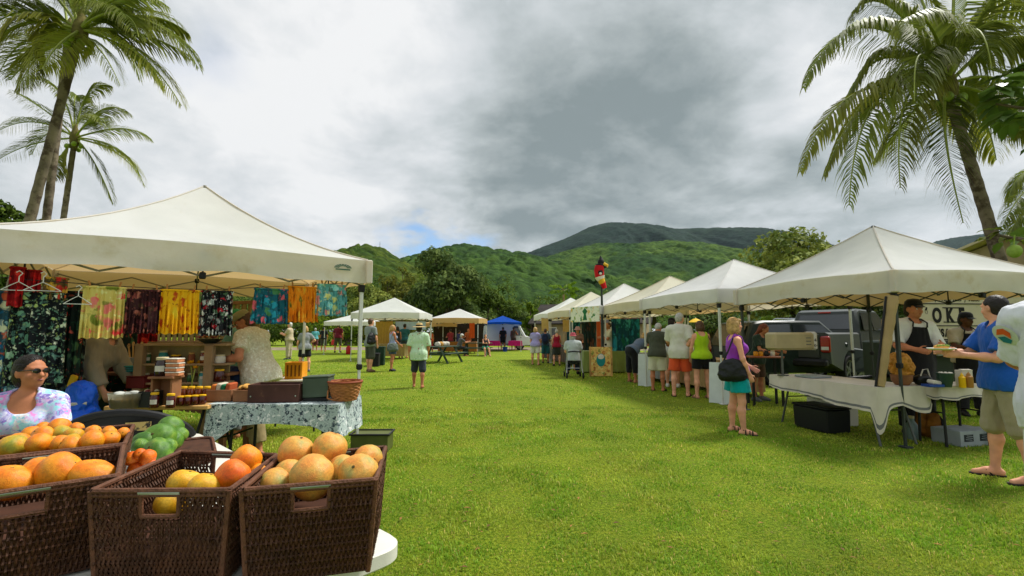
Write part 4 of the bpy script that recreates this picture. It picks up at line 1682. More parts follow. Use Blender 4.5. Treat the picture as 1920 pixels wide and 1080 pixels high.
 # shoes
 if shoes:
  kind, mat = shoes
  for s in (1, -1):
   an, fv = feet[s]
   if kind == 'shoe':
    V, Q = sdf_mesh(foot(s, .010), max(vox, .009), .02 * S)
    np_mesh('shoe', V, Q, mat, root)
   elif kind in ('sandal', 'flip'):
    mb = MB()
    sd = Vector((fv.y, -fv.x, 0)).normalized()
    zz = an.z - .078
    out = []
    for t_, ww in ((-.075, .018), (-.06, .032), (0, .036), (.08, .042), (.14, .046), (.18, .034), (.19, .015)):
     out.append((t_, ww))
    base = Vector((an.x, an.y, zz))
    L1 = [base + fv * t_ + sd * ww for t_, ww in out] + [base + fv * t_ - sd * ww for t_, ww in reversed(out)]
    n_ = len(L1)
    vs = [p * S for p in L1] + [(p + Vector((0, 0, .016))) * S for p in L1]
    mb.add(vs, [tuple(range(n_)), tuple(range(2 * n_ - 1, n_ - 1, -1))] + [(i, (i + 1) % n_, n_ + (i + 1) % n_, n_ + i) for i in range(n_)])
    b2 = an + Vector((0, 0, -.075))
    if kind == 'flip':
     for q in (1, -1):
      mb.tube([(b2 + fv * .02 + sd * q * .040) * S, (b2 + fv * .07 + sd * q * .030 + Vector((0, 0, .055))) * S, (b2 + fv * .135 + Vector((0, 0, .045))) * S, (b2 + fv * .15 + Vector((0, 0, .01))) * S], .008 * S, 6)
    else:
     for t_, hh in ((.02, .088), (.075, .070), (.115, .058)):
      mb.tube([(b2 + fv * t_ + sd * .044) * S, (b2 + fv * t_ + sd * .030 + Vector((0, 0, hh * .85))) * S, (b2 + fv * t_ + Vector((0, 0, hh))) * S, (b2 + fv * t_ - sd * .030 + Vector((0, 0, hh * .85))) * S, (b2 + fv * t_ - sd * .044) * S], .010 * S, 6)
     mb.tube([(an + sd * .04) * S, (an - fv * .045) * S, (an - sd * .04) * S], .009 * S, 6)
    mb.build('sandal', mat, root)
 if hat:
  kind, mat = hat[0], hat[1]
  mb = MB()
  R = Rh @ RX(.10)
  if kind == 'cap':
   mb.lathe([(.092, 0), (.092, .025), (.084, .06), (.055, .088), (.001, .098)], Hh(0, -.008, .045) * S, 16, R=R * S, sy=1.10)
   L_ = []
   for i in range(9):
    a = -1.05 + 2.1 * i / 8
    L_.append((math.sin(a) * .082, .072 + math.cos(a) * .095 - .02))
   vs = [(Hh(0, 0, .047) + Rh @ Vector((x, y, -.012 - .02 * (y - .1) * 8 * 0 - abs(x) * .15))) * S for x, y in L_]
   vi = [(Hh(0, 0, .047) + Rh @ Vector((x * .95, .06, .004))) * S for x, y in L_]
   n_ = len(L_)
   mb.add(vs + vi, [(i, i + 1, n_ + i + 1, n_ + i) for i in range(n_ - 1)])
   mb.add([v + Vector((0, 0, .005 * S)) for v in vs + vi], [(n_ + i, n_ + i + 1, i + 1, i) for i in range(n_ - 1)])
  else:
   br = hat[3] if len(hat) > 3 else .17
   mb.lathe([(br, -.018), (br, -.010), (.10, .004), (.094, .01), (.090, .06), (.070, .098), (.001, .104)], Hh(0, -.01, .045) * S, 22, R=R * S, sy=1.12, close=False)
   mb.lathe([(.001, -.004), (.09, -.004), (br, -.018)], Hh(0, -.01, .045) * S, 22, R=R * S, sy=1.12, close=False)
  ho = mb.build('hat', mat, root)
  if kind == 'straw' and len(hat) > 2 and hat[2]:
   mb = MB()
   mb.lathe([(.0965, .008), (.0945, .042)], Hh(0, -.01, .045) * S, 22, R=R * S, sy=1.12, close=False)
   mb.build('hat_band', hat[2], ho)
 return root, {'S': S, 'arms': arms, 'T': T, 'Hh': Hh, 'legs': legs, 'P0': P0, 'Rt': Rt}


def local_point(root, v):
 return root.matrix_basis @ Vector(v)


def W(root, v):
 R = RZ(root.rotation_euler[2])
 return Vector(root.location) + R @ Vector(v)
# ---------------------------------------------------------------- buildings and vehicles at the back
m_roof_dark = M('dark_shingle', (48, 43, 38), rough=.9, var=.3, vscale=2, bump=.7, bscale=9)
m_wall_tan = M('tan_siding', (150, 132, 104), rough=.85, var=.15, vscale=1.5)
m_roof_tan = M('tan_metal_roof', (186, 172, 142), rough=.6, var=.15, vscale=1.0, spec=.3, wear=((120, 104, 80), .8, .55, .75))
m_gutter = M('white_gutter', (228, 226, 218), rough=.5)
m_glass_dark = M('window_glass', (44, 52, 56), rough=.06, spec=.9, var=.05)
m_wood = M('grey_wood', (120, 98, 74), rough=.85, var=.25, vscale=5, bump=.4, bscale=30)


def house(label, loc, rotz, w, d, hw, hr, roof_m, wall_m, nwin=3, group=None, gutter=None):
 t = thing('house', label, 'house', loc, rotz, group)
 mb = MB()
 mb.add([(-w / 2, -d / 2, 0), (w / 2, -d / 2, 0), (w / 2, d / 2, 0), (-w / 2, d / 2, 0), (-w / 2, -d / 2, hw), (w / 2, -d / 2, hw), (w / 2, d / 2, hw), (-w / 2, d / 2, hw), (-w / 2, 0, hr - .12), (w / 2, 0, hr - .12)],
   [(0, 1, 5, 4), (2, 3, 7, 6), (1, 2, 6, 9, 5), (3, 0, 4, 8, 7)])
 mb.build('wall', wall_m, t, smooth=False)
 ov = .55
 ro = thing('roof', None, None)
 bpy.data.objects.remove(ro)
 mb = MB()
 k = (hr - hw) / (d / 2)
 for s in (-1, 1):
  e = d / 2 + ov
  a, b, c_, d_ = (-w / 2 - ov, s * e, hw - ov * k), (w / 2 + ov, s * e, hw - ov * k), (w / 2 + ov, 0, hr), (-w / 2 - ov, 0, hr)
  up_ = Vector((0, 0, .12))
  P = [Vector(q) for q in (a, b, c_, d_)]
  mb.add(P + [q + up_ for q in P], [(0, 3, 2, 1), (4, 5, 6, 7), (0, 1, 5, 4), (1, 2, 6, 5), (3, 0, 4, 7)])
 rf = mb.build('roof', roof_m, t, smooth=False)
 n = int(w / .6)
 for s in (-1, 1):
  for i in range(1, n):
   x = -w / 2 - ov + (w + 2 * ov) * i / n
   mb = MB()
   mb.tube([(x, s * (d / 2 + ov), hw - ov * k + .125), (x, 0, hr + .125)], .018, 4)
   mb.build('seam', roof_m, rf, smooth=False)
 if gutter:
  for s in (-1, 1):
   mb = MB()
   mb.box((0, s * (d / 2 + ov + .05), hw - ov * k + .04), (w + 2 * ov, .12, .16))
   mb.build('gutter', gutter, t, smooth=False)
 for i in range(nwin):
  x = -w / 2 + w * (i + .5) / nwin
  mb = MB()
  mb.box((x, -d / 2 - .03, hw * .55), (1.0, .06, 1.1))
  wn_ = mb.build('window', m_gutter, t, smooth=False)
  mb = MB()
  mb.box((x, -d / 2 - .065, hw * .55), (.84, .02, .94))
  mb.build('pane', m_glass_dark, wn_, smooth=False)
 return t


p_ = at_px(1115, 50)
house('low building with a dark brown roof behind the far right stalls', p_, -.35, 11, 8, 2.4, 4.3, m_roof_dark, m_wall_tan)
p_ = at_px(2098, 22)
house('house with a tan ribbed roof and white gutter at the right edge', p_, .1, 12, 8, 4.7, 5.75, m_roof_tan, m_wall_tan, gutter=m_gutter)

m_tyre = M('tyre_rubber', (26, 26, 26), rough=.85, var=.2, vscale=20, bump=.3, bscale=40)
m_rim = M('alloy_rim', (130, 132, 130), rough=.35, metal=.8)
m_chrome = M('chrome', (190, 192, 195), rough=.15, metal=1.0, var=.03)
m_tail = M('red_tail_lens', (150, 16, 18), rough=.15, spec=.6)
m_blacktrim = M('black_trim', (20, 20, 21), rough=.5)
m_clear = M('clear_lens', (205, 208, 210), rough=.15, spec=.6)


def loft_body(mb, prof, hw, tuck, mi=0):
 """side profile (x,z) lofted across the width; tuck(z) narrows it"""
 n = len(prof)
 ys = (-1.0, -.93, 0, .93, 1.0)
 V = []
 for y in ys:
  for (x, z) in prof:
   e = .045 if abs(y) == 1 else 0.0
   cx = sum(p[0] for p in prof) / n
   V.append((x + (e if x < cx else -e), y * hw * tuck(z), z - (e if z > 1 else -e * .3)))
 F_ = []
 for k in range(4):
  for i in range(n):
   j = (i + 1) % n
   F_.append((k * n + i, k * n + j, (k + 1) * n + j, (k + 1) * n + i))
 F_.append(tuple(range(n - 1, -1, -1)))
 F_.append(tuple(4 * n + i for i in range(n)))
 mb.add(V, F_, mi)


def wheel(t, c, r, w=.24, spokes=5):
 mb = MB()
 R = RX(PI / 2)
 mb.lathe([(r * .62, -w * .42), (r * .92, -w * .5), (r, -w * .34), (r, w * .34), (r * .92, w * .5), (r * .62, w * .42)], (0, 0, 0), 24, R=R, close=False)
 ty = mb.build('tyre', m_tyre, None)
 mb = MB()
 for s in (-1, 1):
  mb.lathe([(.02, s * w * .36), (r * .2, s * w * .36), (r * .24, s * w * .26)], (0, 0, 0), 12, R=R, close=False)
  for k in range(spokes):
   a = 2 * PI * k / spokes
   mb.box((math.cos(a) * r * .36, -s * w * .3, math.sin(a) * r * .36), (r * .55, .03, r * .16), (0, -a, 0))
 mb.lathe([(r * .58, -w * .42), (r * .66, -w * .44), (r * .66, w * .44), (r * .58, w * .42)], (0, 0, 0), 24, R=R, close=False)
 mb.lathe([(.001, 0), (r * .6, 0)], (0, 0, 0), 20, R=R, close=False)
 wh = bpy.data.objects.new('wheel', mb.mesh('rim', m_rim))
 COL.objects.link(wh)
 wh.parent = t
 wh.location = c
 ty.parent = wh
 return wh


def sidewin(mb, pts, hw, tuck, s, off=.012):
 mb.add([(x, s * (hw * tuck(z) + off), z) for x, z in (pts if s < 0 else pts[::-1])], [tuple(range(len(pts)))])


def pickup(label, loc, rotz, paint):
 """nose towards local +X, right side at -Y"""
 t = thing('pickup_truck', label, 'pickup truck', loc, rotz)
 hw = .98
 tk = lambda z: 1.0 if z < 1.25 else 1.0 - (z - 1.25) * .24
 mb = MB()
 arch = lambda cx, r: [(cx + r * math.cos(a), .40 + r * math.sin(a)) for a in [PI * (1 - i / 8) for i in range(9)]][::-1]
 bot = [(0, .55), (0, 1.36), (.04, 1.42), (1.98, 1.42), (2.0, .55)]
 low = [(0.0, .62)]
 prof_bed = [(0, .60), (0, 1.40), (2.02, 1.40), (2.02, .45)] + [(x, z) for x, z in arch(1.18, .52)]
 loft_body(mb, prof_bed, hw, tk)
 body = mb.build('bed', paint, t, angle=35)
 mb = MB()
 prof_cab = [(2.05, .45), (2.05, 1.42), (2.28, 2.01), (2.5, 2.08), (3.75, 2.05), (4.55, 1.40), (5.75, 1.30), (5.88, 1.12), (5.90, .50)] + arch(4.85, .52) + [(4.2, .42)]
 loft_body(mb, prof_cab, hw, tk)
 mb.build('cab', paint, t, angle=35)
 for s in (-1, 1):
  for pts in (((2.38, 1.46), (2.50, 1.96), (3.05, 1.98), (3.05, 1.46)), ((3.13, 1.46), (3.13, 1.98), (3.72, 1.96), (4.30, 1.46))):
   mb = MB()
   sidewin(mb, pts, hw, tk, s)
   mb.build('side_window', m_glass_dark, t, smooth=False)
  mb = MB()
  mb.box((4.15, s * 1.08, 1.47), (.12, .20, .22), bev=.03)
  mb.build('wing_mirror', m_blacktrim, t)
  mb = MB()
  mb.box((-.012, s * .885, 1.10), (.09, .22, .42), bev=.03)
  tl = mb.build('tail_light', m_tail, t)
  mb = MB()
  mb.box((-.06, s * .885, 1.00), (.02, .17, .08))
  mb.build('reversing_lens', m_clear, tl)
  mb = MB()
  mb.box((5.86, s * .75, .98), (.1, .36, .24), bev=.03)
  mb.build('headlight', m_clear, t)
  for cx in (1.18, 4.85):
   wheel(t, (cx, s * .86, .40), .40)
 # rear window follows the sloping back of the cab
 mb = MB()
 mb.add([(2.072 + .012 - .03, .74, 1.50), (2.072 + .012 - .03, -.74, 1.50), (2.225, -.66, 1.92), (2.225, .66, 1.92)], [(0, 1, 2, 3)])
 mb.build('rear_window', m_glass_dark, t, smooth=False)
 mb = MB()
 mb.box((2.262, 0, 1.985), (.05, .34, .05), bev=.01)
 mb.build('brake_light', m_tail, t)
 mb = MB()
 mb.box((-.02, 0, 1.05), (.05, 1.5, .62), bev=.02)
 tg = mb.build('tailgate', paint, t)
 mb = MB()
 mb.box((-.055, 0, 1.22), (.03, .24, .07), bev=.01)
 mb.build('handle', m_blacktrim, tg)
 mb = MB()
 mb.box((-.10, 0, .62), (.2, 1.9, .2), bev=.05)
 mb.build('bumper', m_blacktrim, t)
 mb = MB()
 mb.add([(4.45 + .0, .72, 1.46), (3.80, .64, 2.0), (3.80, -.64, 2.0), (4.45, -.72, 1.46)], [(0, 1, 2, 3)])
 mb.build('windscreen', m_glass_dark, t, smooth=False)
 return t


def car(label, loc, rotz, paint, L=4.5, hw=.9, H=1.65, van=False, name='parked_car', cat='car', rack=False, group=None):
 t = thing(name, label, cat, loc, rotz, group)
 tk = lambda z: 1.0 if z < .95 else 1.0 - (z - .95) * (.05 if van else .20)
 arch = lambda cx, r: [(cx + r * math.cos(a), .34 + r * math.sin(a)) for a in [PI * i / 8 for i in range(9)]][::-1]
 r = .34
 b = .95 if not van else 1.05
 if van:
  prof = [(0, .4), (0, H - .15), (.12, H), (L * .70, H), (L * .80, H - .2), (L * .90, 1.12), (L - .03, .98), (L, .4)]
  wins = [((L * .70, 1.12), (L * .70, H - .3), (L * .765, H - .3), (L * .85, 1.12))]
 else:
  prof = [(0, .42), (.0, b), (.35, H - .06), (.7, H), (L * .55, H), (L * .73, b + .06), (L - .12, b - .12), (L, .66), (L, .4)]
  wins = [((.42, b + .06), (.62, H - .12), (L * .33, H - .10), (L * .33, b + .06)), ((L * .35, b + .06), (L * .35, H - .10), (L * .55, H - .12), (L * .68, b + .06))]
 prof = prof + arch(L * .80, .40) + arch(L * .2, .40)
 mb = MB()
 loft_body(mb, prof, hw, tk)
 mb.build('body', paint, t, angle=35)
 for s in (-1, 1):
  for w_ in wins:
   mb = MB()
   sidewin(mb, w_, hw, tk, s)
   mb.build('side_window', m_glass_dark, t, smooth=False)
  mb = MB()
  mb.box((.0, s * hw * .82, b - .08), (.07, .18, .3), bev=.02)
  mb.build('tail_light', m_tail, t)
  mb = MB()
  mb.box((L - .04, s * hw * .72, .76), (.08, .34, .17), bev=.03)
  mb.build('headlight', m_clear, t)
  mb = MB()
  mb.box((L * .66, s * (hw + .08), b + .12), (.1, .16, .13), bev=.03)
  mb.build('wing_mirror', paint, t)
  for cx in (.2, .8):
   wheel(t, (L * cx, s * (hw - .12), r), r, .2)
 mb = MB()
 if van:
  x0, z0, x1, z1 = L * .905, 1.15, L * .805, H - .22
 else:
  x0, z0, x1, z1 = L * .725, b + .09, L * .565, H - .05
 nx_, nz_ = (z1 - z0), (x0 - x1)
 ln = math.hypot(nx_, nz_)
 ox, oz = nx_ / ln * .02, nz_ / ln * .02
 mb.add([(x0 + ox, hw * .82, z0 + oz), (x1 + ox, hw * .74, z1 + oz), (x1 + ox, -hw * .74, z1 + oz), (x0 + ox, -hw * .82, z0 + oz)], [(0, 3, 2, 1)])
 mb.build('windscreen', m_glass_dark, t, smooth=False)
 if not van:
  mb = MB()
  mb.add([(.02 - .02, hw * .8, b + .08), (.0 - .02, -hw * .8, b + .08), (.31 - .02, -hw * .72, H - .12), (.31 - .02, hw * .72, H - .12)], [(0, 1, 2, 3)])
  mb.build('rear_window', m_glass_dark, t, smooth=False)
 if rack:
  for s in (-1, 1):
   mb = MB()
   mb.tube([(.7, s * hw * .72, H + .02), (.8, s * hw * .72, H + .07), (L * .52, s * hw * .72, H + .07), (L * .54, s * hw * .72, H + .01)], .018, 6)
   mb.build('roof_rail', m_chrome, t)
 return t


paint = lambda n, c: M('paint_' + n, c, rough=.38, var=.08, vscale=1.2, spec=.35, coat=.15)
c_ = D(1556, 640, 11.9)
pickup('grey green pickup truck with a red tail light behind the long clothed table', (c_.x - .55, c_.y + .82, 0), math.atan2(.57, .82), paint('grey_green', (52, 58, 54)))
car('silver estate car seen past the pickup tailgate, only its upper half showing', at_px(1432, 17.5), .05, paint('silver', (165, 172, 176)), L=4.3, H=1.86, rack=True)
car('dark green car parked behind the seated brown haired shopper', at_px(1352, 13.2), .12, paint('dark_green', (28, 42, 36)), L=4.3, H=1.72)
car('white delivery van parked behind the blue canopy', at_px(888, 37.5), 0.0, paint('white', (226, 228, 226)), L=4.6, hw=.95, H=2.15, van=True, name='delivery_van', cat='van')

# the food trailer with its painted board
m_tgreen = M('trailer_green', (44, 56, 46), rough=.5, var=.12, vscale=3)
m_cream = M('sign_cream', (206, 196, 168), rough=.7, var=.08, vscale=2, wear=((170, 156, 124), 3, .55, .75))
m_ink = M('sign_black', (28, 26, 25), rough=.7)
TR = D(1716, 600, 9.4)
t_ = thing('food_trailer', 'dark green food trailer behind the aproned vendors', 'trailer', (TR.x, TR.y, 0), .10)
mb = MB()
mb.box((1.55, .62, .80), (3.3, 1.2, .86), bev=.04)
mb.build('body', m_tgreen, t_)
mb = MB()
mb.box((1.55, -.16, .98), (3.0, .36, .05), bev=.01)
mb.build('counter', M('steel', (140, 142, 140), rough=.35, metal=.8), t_)
for x_ in (.0, 3.1):
 mb = MB()
 mb.tube([(x_, .1, 1.2), (x_, .1, 2.22)], .03, 8)
 mb.build('post', m_tgreen, t_)
for x_ in (.9, 2.2):
 wheel(t_, (x_, .10, .33), .33, .2)
mb = MB()
mb.tube([(-.1, .6, .5), (-1.0, .6, .45)], .04, 8)
mb.build('drawbar', m_blacktrim, t_)
sg = thing('signboard', 'cream sign board with black slab lettering above the food trailer', 'sign', (TR.x, TR.y, 1.24), .10)
mb = MB()
mb.box((1.55, .06, .47), (3.2, .04, .94), bev=.008)
bd = mb.build('board', m_cream, sg)
for z_ in (.02, .30, .745, .92):
 mb = MB()
 mb.box((1.55, .034, z_), (3.12, .014, .018 if z_ in (.30, .745) else .026))
 mb.build('rule', m_ink, sg, smooth=False)


def text_obj(name, s, size, loc, rot, mat, parent, font_w=1.0, ext=.004, bold=0.0, align='LEFT', shear=0.0):
 cu = bpy.data.curves.new(name, 'FONT')
 cu.body = s
 cu.size = size
 cu.extrude = ext
 cu.offset = bold
 cu.shear = shear
 cu.align_x = align
 o = bpy.data.objects.new('tmp', cu)
 COL.objects.link(o)
 dg = bpy.context.evaluated_depsgraph_get()
 me = bpy.data.meshes.new_from_object(o.evaluated_get(dg))
 bpy.data.objects.remove(o)
 bpy.data.curves.remove(cu)
 me.materials.clear()
 me.materials.append(mat)
 r = link(name, me, parent)
 r.location = loc
 r.rotation_euler = rot
 r.scale = (font_w, 1, 1)
 return r


def slab_text(name, s, size, loc, parent, mat, gap=.1, fw=.72, serif=.05):
 """condensed slab-serif capitals: bold glyphs with bars added at the feet and heads"""
 x = loc[0]
 for ch in s:
  if ch == ' ':
   x += size * .30
   continue
  o = text_obj('letter', ch, size, (x, loc[1], loc[2]), (PI / 2, 0, 0), mat, parent, fw, .004, .012 * size / .3)
  w = max(v.co.x for v in o.data.vertices) * fw
  x0 = min(v.co.x for v in o.data.vertices) * fw
  if ch in 'KEHIMNLPR':
   mb = MB()
   hgt = max(v.co.y for v in o.data.vertices)
   for zz in (.0, hgt):
    mb.box((x0 / fw + .03, zz, 0), (.14 * size / .3 / fw, serif * size, .0084))
    if ch in 'KHMN':
     mb.box((w / fw - .03, zz, 0), (.14 * size / .3 / fw, serif * size, .0084))
   sr = mb.build('serif', mat, o, smooth=False)
  x += w + gap * size
 return x


slab_text('title', '\u2018OKE', .40, (.27, .034, .375), sg, m_ink, .26, .62)
slab_text('subtitle', 'USAGE CO', .215, (.46, .034, .085), sg, m_ink, .10, .70)
text_obj('small_script', 'Pork  |  Prime Beef  |  Made', .115, (.22, .036, .80), (PI / 2, 0, 0), m_ink, sg, 1.0, .003, .001, shear=.25)


# ---------------------------------------------------------------- pop-up canopies
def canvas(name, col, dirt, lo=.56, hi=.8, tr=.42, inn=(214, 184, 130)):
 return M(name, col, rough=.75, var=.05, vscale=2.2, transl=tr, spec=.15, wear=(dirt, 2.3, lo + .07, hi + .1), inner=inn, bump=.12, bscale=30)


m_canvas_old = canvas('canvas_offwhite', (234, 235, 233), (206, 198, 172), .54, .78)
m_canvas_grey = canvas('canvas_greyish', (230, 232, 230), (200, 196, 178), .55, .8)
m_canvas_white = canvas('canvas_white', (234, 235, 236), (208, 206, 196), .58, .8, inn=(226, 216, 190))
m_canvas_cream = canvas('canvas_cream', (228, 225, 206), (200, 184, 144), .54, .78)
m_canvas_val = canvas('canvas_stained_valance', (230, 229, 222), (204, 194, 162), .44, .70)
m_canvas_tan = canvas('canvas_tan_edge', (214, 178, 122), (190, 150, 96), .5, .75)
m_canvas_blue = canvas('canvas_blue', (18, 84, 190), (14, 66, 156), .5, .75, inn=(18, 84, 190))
m_leg_white = M('leg_white', (206, 208, 200), rough=.45, var=.08, vscale=8, wear=((150, 150, 138), 9, .6, .75))
m_leg_dark = M('leg_dark', (52, 58, 54), rough=.45, var=.1)
m_joint = M('joint_black', (24, 24, 24), rough=.6)
m_truss_tan = M('truss_grey', (128, 124, 108), rough=.5, var=.1)


def canopy_tent(label, corner, ax, w, d, zt, zb, peak, roof_m, val_m, leg_m, truss_m, group='white market canopies', cat='canopy tent', curve=.42, legs=(0, 1, 2, 3), seed=1, wr=.012, legw=.04, sag=.07, detail=True, lift=.03):
 """corner: ground point of the corner at local (-w/2,-d/2); ax: direction (x,y) of the local x side"""
 ax = Vector((ax[0], ax[1], 0)).normalized()
 ay = Vector((-ax.y, ax.x, 0))
 cen = Vector(corner) + ax * w / 2 + ay * d / 2
 t = thing('canopy_tent', label, cat, (cen.x, cen.y, 0), math.atan2(ax.y, ax.x), group)
 cs = [(-w / 2, -d / 2), (w / 2, -d / 2), (w / 2, d / 2), (-w / 2, d / 2)]
 NU, NV = (28, 18) if detail else (12, 8)
 for k in range(4):
  A, B = Vector((*cs[k], 0)), Vector((*cs[(k + 1) % 4], 0))

  def fn(u, v):
   e = A.lerp(B, u)
   p = e * (1 - v)
   c = (1 - curve) * v + curve * v * v
   z = zt + (peak - zt) * c
   q = 1 - abs(2 * u - 1)
   z -= sag * math.sin(PI * u) * math.sin(PI * min(1, v * 1.05)) * (1 - v * .3)
   z += lift * math.sin(PI * u) ** 2 * (1 - v) ** 6
   nn = float(vnoise(np.array([[u * 9 * (1 - v) + k * 11.3, v * 5, seed * 3.7]]), 3)[0]) - .5
   n2 = float(vnoise(np.array([[u * 3 + v * 9, k + seed, .5]]), 5)[0]) - .5
   edge = min(1, q * 9) * min(1, v * 12) * min(1, (1 - v) * 6)
   return (p.x, p.y, z + (nn * wr + n2 * wr * 1.3) * edge)
  mb = MB()
  mb.grid(fn, NU, NV)
  mb.build('roof_panel', roof_m, t, angle=80)

  def fv(u, v):
   e = A.lerp(B, u)
   out = Vector((e.x, e.y, 0)).normalized()
   side = (B - A).normalized()
   nrm = Vector((side.y, -side.x, 0))
   wob = (float(vnoise(np.array([[u * 7, v * 1.5 + k * 3, seed * 1.3]]), 8)[0]) - .5) * .05 * min(1, min(u, 1 - u) * 10)
   z = zt + (zb - zt) * v + lift * math.sin(PI * u) ** 2 - .018 * v * math.sin(PI * u) * math.sin(u * 19 + k)
   pos = e + nrm * (.006 + wob * (v * .8 + .2))
   return (pos.x, pos.y, z)
  mb = MB()
  mb.grid(fv, NU, 6, flip=True)
  mb.build('valance', val_m, t, angle=80)
  if detail:
   # seam binding along the hip
   mb = MB()
   pts = []
   for i in range(13):
    v = i / 12
    c = (1 - curve) * v + curve * v * v
    pts.append((A.x * (1 - v), A.y * (1 - v), zt + (peak - zt) * c + .006))
   mb.tube(pts, .010, 5)
   mb.build('seam', val_m, t)
   # corner reinforcement strap
   mb = MB()
   rr_ = .022
   mb.box((A.x * 1.008, A.y * 1.008, (zt + zb) / 2), (.075, .075, (zt - zb) + .005), bev=.012)
   mb.build('corner_patch', val_m, t)
 for k in legs:
  x, y = cs[k]
  x -= math.copysign(.05, x)
  y -= math.copysign(.05, y)
  mb = MB()
  mb.box((x, y, (zt - .02 + 1.0) / 2), (legw, legw, zt - 1.02), bev=.004)
  lg = mb.build('leg', leg_m, t)
  mb = MB()
  mb.box((x, y, .53), (legw * .72, legw * .72, 1.0), bev=.003)
  mb.build('lower_leg', leg_m, lg)
  mb = MB()
  mb.box((x, y, 1.0), (legw * 1.5, legw * 1.5, .07), bev=.01)
  mb.tube([(x - legw * .6, y - legw * .9, 1.0), (x - legw * 1.1, y - legw * 1.3, 1.02)], .008, 6)
  mb.build('clamp', m_joint, lg)
  mb = MB()
  mb.box((x, y, .012), (.11, .11, .02), bev=.004)
  mb.tube([(x, y, .01), (x, y, .07)], legw * .5, 8)
  mb.build('foot_plate', leg_m, lg)
  mb = MB()
  mb.box((x, y, zb - .06), (legw * 1.7, legw * 1.7, .09), bev=.01)
  mb.build('slider', m_joint, lg)
 for k in range(4):
  A, B = Vector((*cs[k], 0)) * .968, Vector((*cs[(k + 1) % 4], 0)) * .968
  n = 4
  zh, zl = zt - .06, zb - .02
  for i in range(n):
   for a, b in ((zh, zl), (zl, zh)):
    p0, p1 = A.lerp(B, i / n), A.lerp(B, (i + 1) / n)
    off = Vector((0, 0, 0)) if a > b else (A + B).normalized() * -.022
    mb = MB()
    mb.tube([p0 + off + Vector((0, 0, a)), p1 + off + Vector((0, 0, b))], .011, 5)
    mb.build('truss_bar', truss_m, t)
  mid = A.lerp(B, .5)
  mb = MB()
  mb.box((mid.x, mid.y, zl + .01), (.06, .06, .07), bev=.01)
  mb.box((mid.x, mid.y, zh), (.06, .06, .07), bev=.01)
  mb.tube([(mid.x, mid.y, zl), (mid.x, mid.y, zh)], .010, 6)
  mb.build('truss_joint', m_joint, t)
  mb = MB()
  mb.tube([(mid.x, mid.y, zh), (mid.x * .5, mid.y * .5, zh + .10), (0, 0, peak - .45)], .011, 5)
  mb.build('rafter', truss_m, t)
 mb = MB()
 mb.tube([(0, 0, peak - .55), (0, 0, peak - .02)], .018, 8)
 mb.ball((0, 0, peak - .02), .035, 10, 6)
 mb.build('centre_post', truss_m, t)
 return t


# the big off-white stall at the left
A_ = G(679, 848)
seam_dir = Vector((-.82, -.57, 0)).normalized()
LT = 3.36
B_ = A_ + seam_dir * LT
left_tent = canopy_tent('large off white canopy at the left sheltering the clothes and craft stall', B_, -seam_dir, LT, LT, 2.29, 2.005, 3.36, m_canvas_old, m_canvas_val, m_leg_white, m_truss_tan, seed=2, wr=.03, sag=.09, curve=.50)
# small printed maker's mark on its valance
m_mark = M('print_green', (70, 104, 86), rough=.7, var=.1)
mb = MB()
u0 = LT / 2 - .30
zc_ = 2.17
for k in range(9):
 a0 = PI * (1 - k / 9)
 a1 = PI * (1 - (k + .82) / 9)
 mb.add([(u0 + math.cos(a) * r_ * 1.5, -LT / 2 - .034, zc_ + math.sin(a) * r_ * .72) for a, r_ in ((a0, .030), (a1, .030), (a1, .068), (a0, .068))], [(0, 1, 2, 3)])
mb.box((u0, -LT / 2 - .034, zc_ - .016), (.17, .004, .016))
mk = mb.build('printed_mark', m_mark, left_tent, smooth=False)

# the row on the right
N1 = G(1700, 842)
RD = Vector((-.20, .98, 0)).normalized()
PD = Vector((RD.y, -RD.x, 0))
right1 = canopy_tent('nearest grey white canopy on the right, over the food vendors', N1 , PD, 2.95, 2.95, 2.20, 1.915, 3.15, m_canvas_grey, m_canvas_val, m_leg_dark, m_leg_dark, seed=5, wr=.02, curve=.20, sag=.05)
rows = ((1376, 487, 11.2, m_canvas_white, 'second white canopy of the right row, over the crowd of shoppers', 3.22),
  (1256, 518, 14.35, m_canvas_cream, 'third canopy of the right row, creamy white, over the batik hangings', 3.12),
  (1170, 532, 17.3, m_canvas_white, 'fourth canopy of the right row, bright white with a flowered banner', 3.12),
  (1108, 547, 20.4, m_canvas_cream, 'fifth canopy of the right row, cream, behind the windsock pole', 3.05),
  (1070, 558, 23.5, m_canvas_white, 'sixth and farthest canopy of the right row', 3.05))
row_tents = []
for i_, (px_, py_, Y_, mt_, lb_, w_) in enumerate(rows):
 pk = D(px_, py_, Y_)
 c0 = Vector((pk.x, pk.y, 0)) - PD * w_ / 2 - RD * w_ / 2
 row_tents.append(canopy_tent(lb_, c0, PD, w_, w_, min(2.28, pk.z - .85), min(2.0, pk.z - 1.13), pk.z, mt_, mt_, m_leg_white, m_truss_tan, seed=10 + i_, wr=.014, curve=.25, sag=.05, detail=i_ < 3))
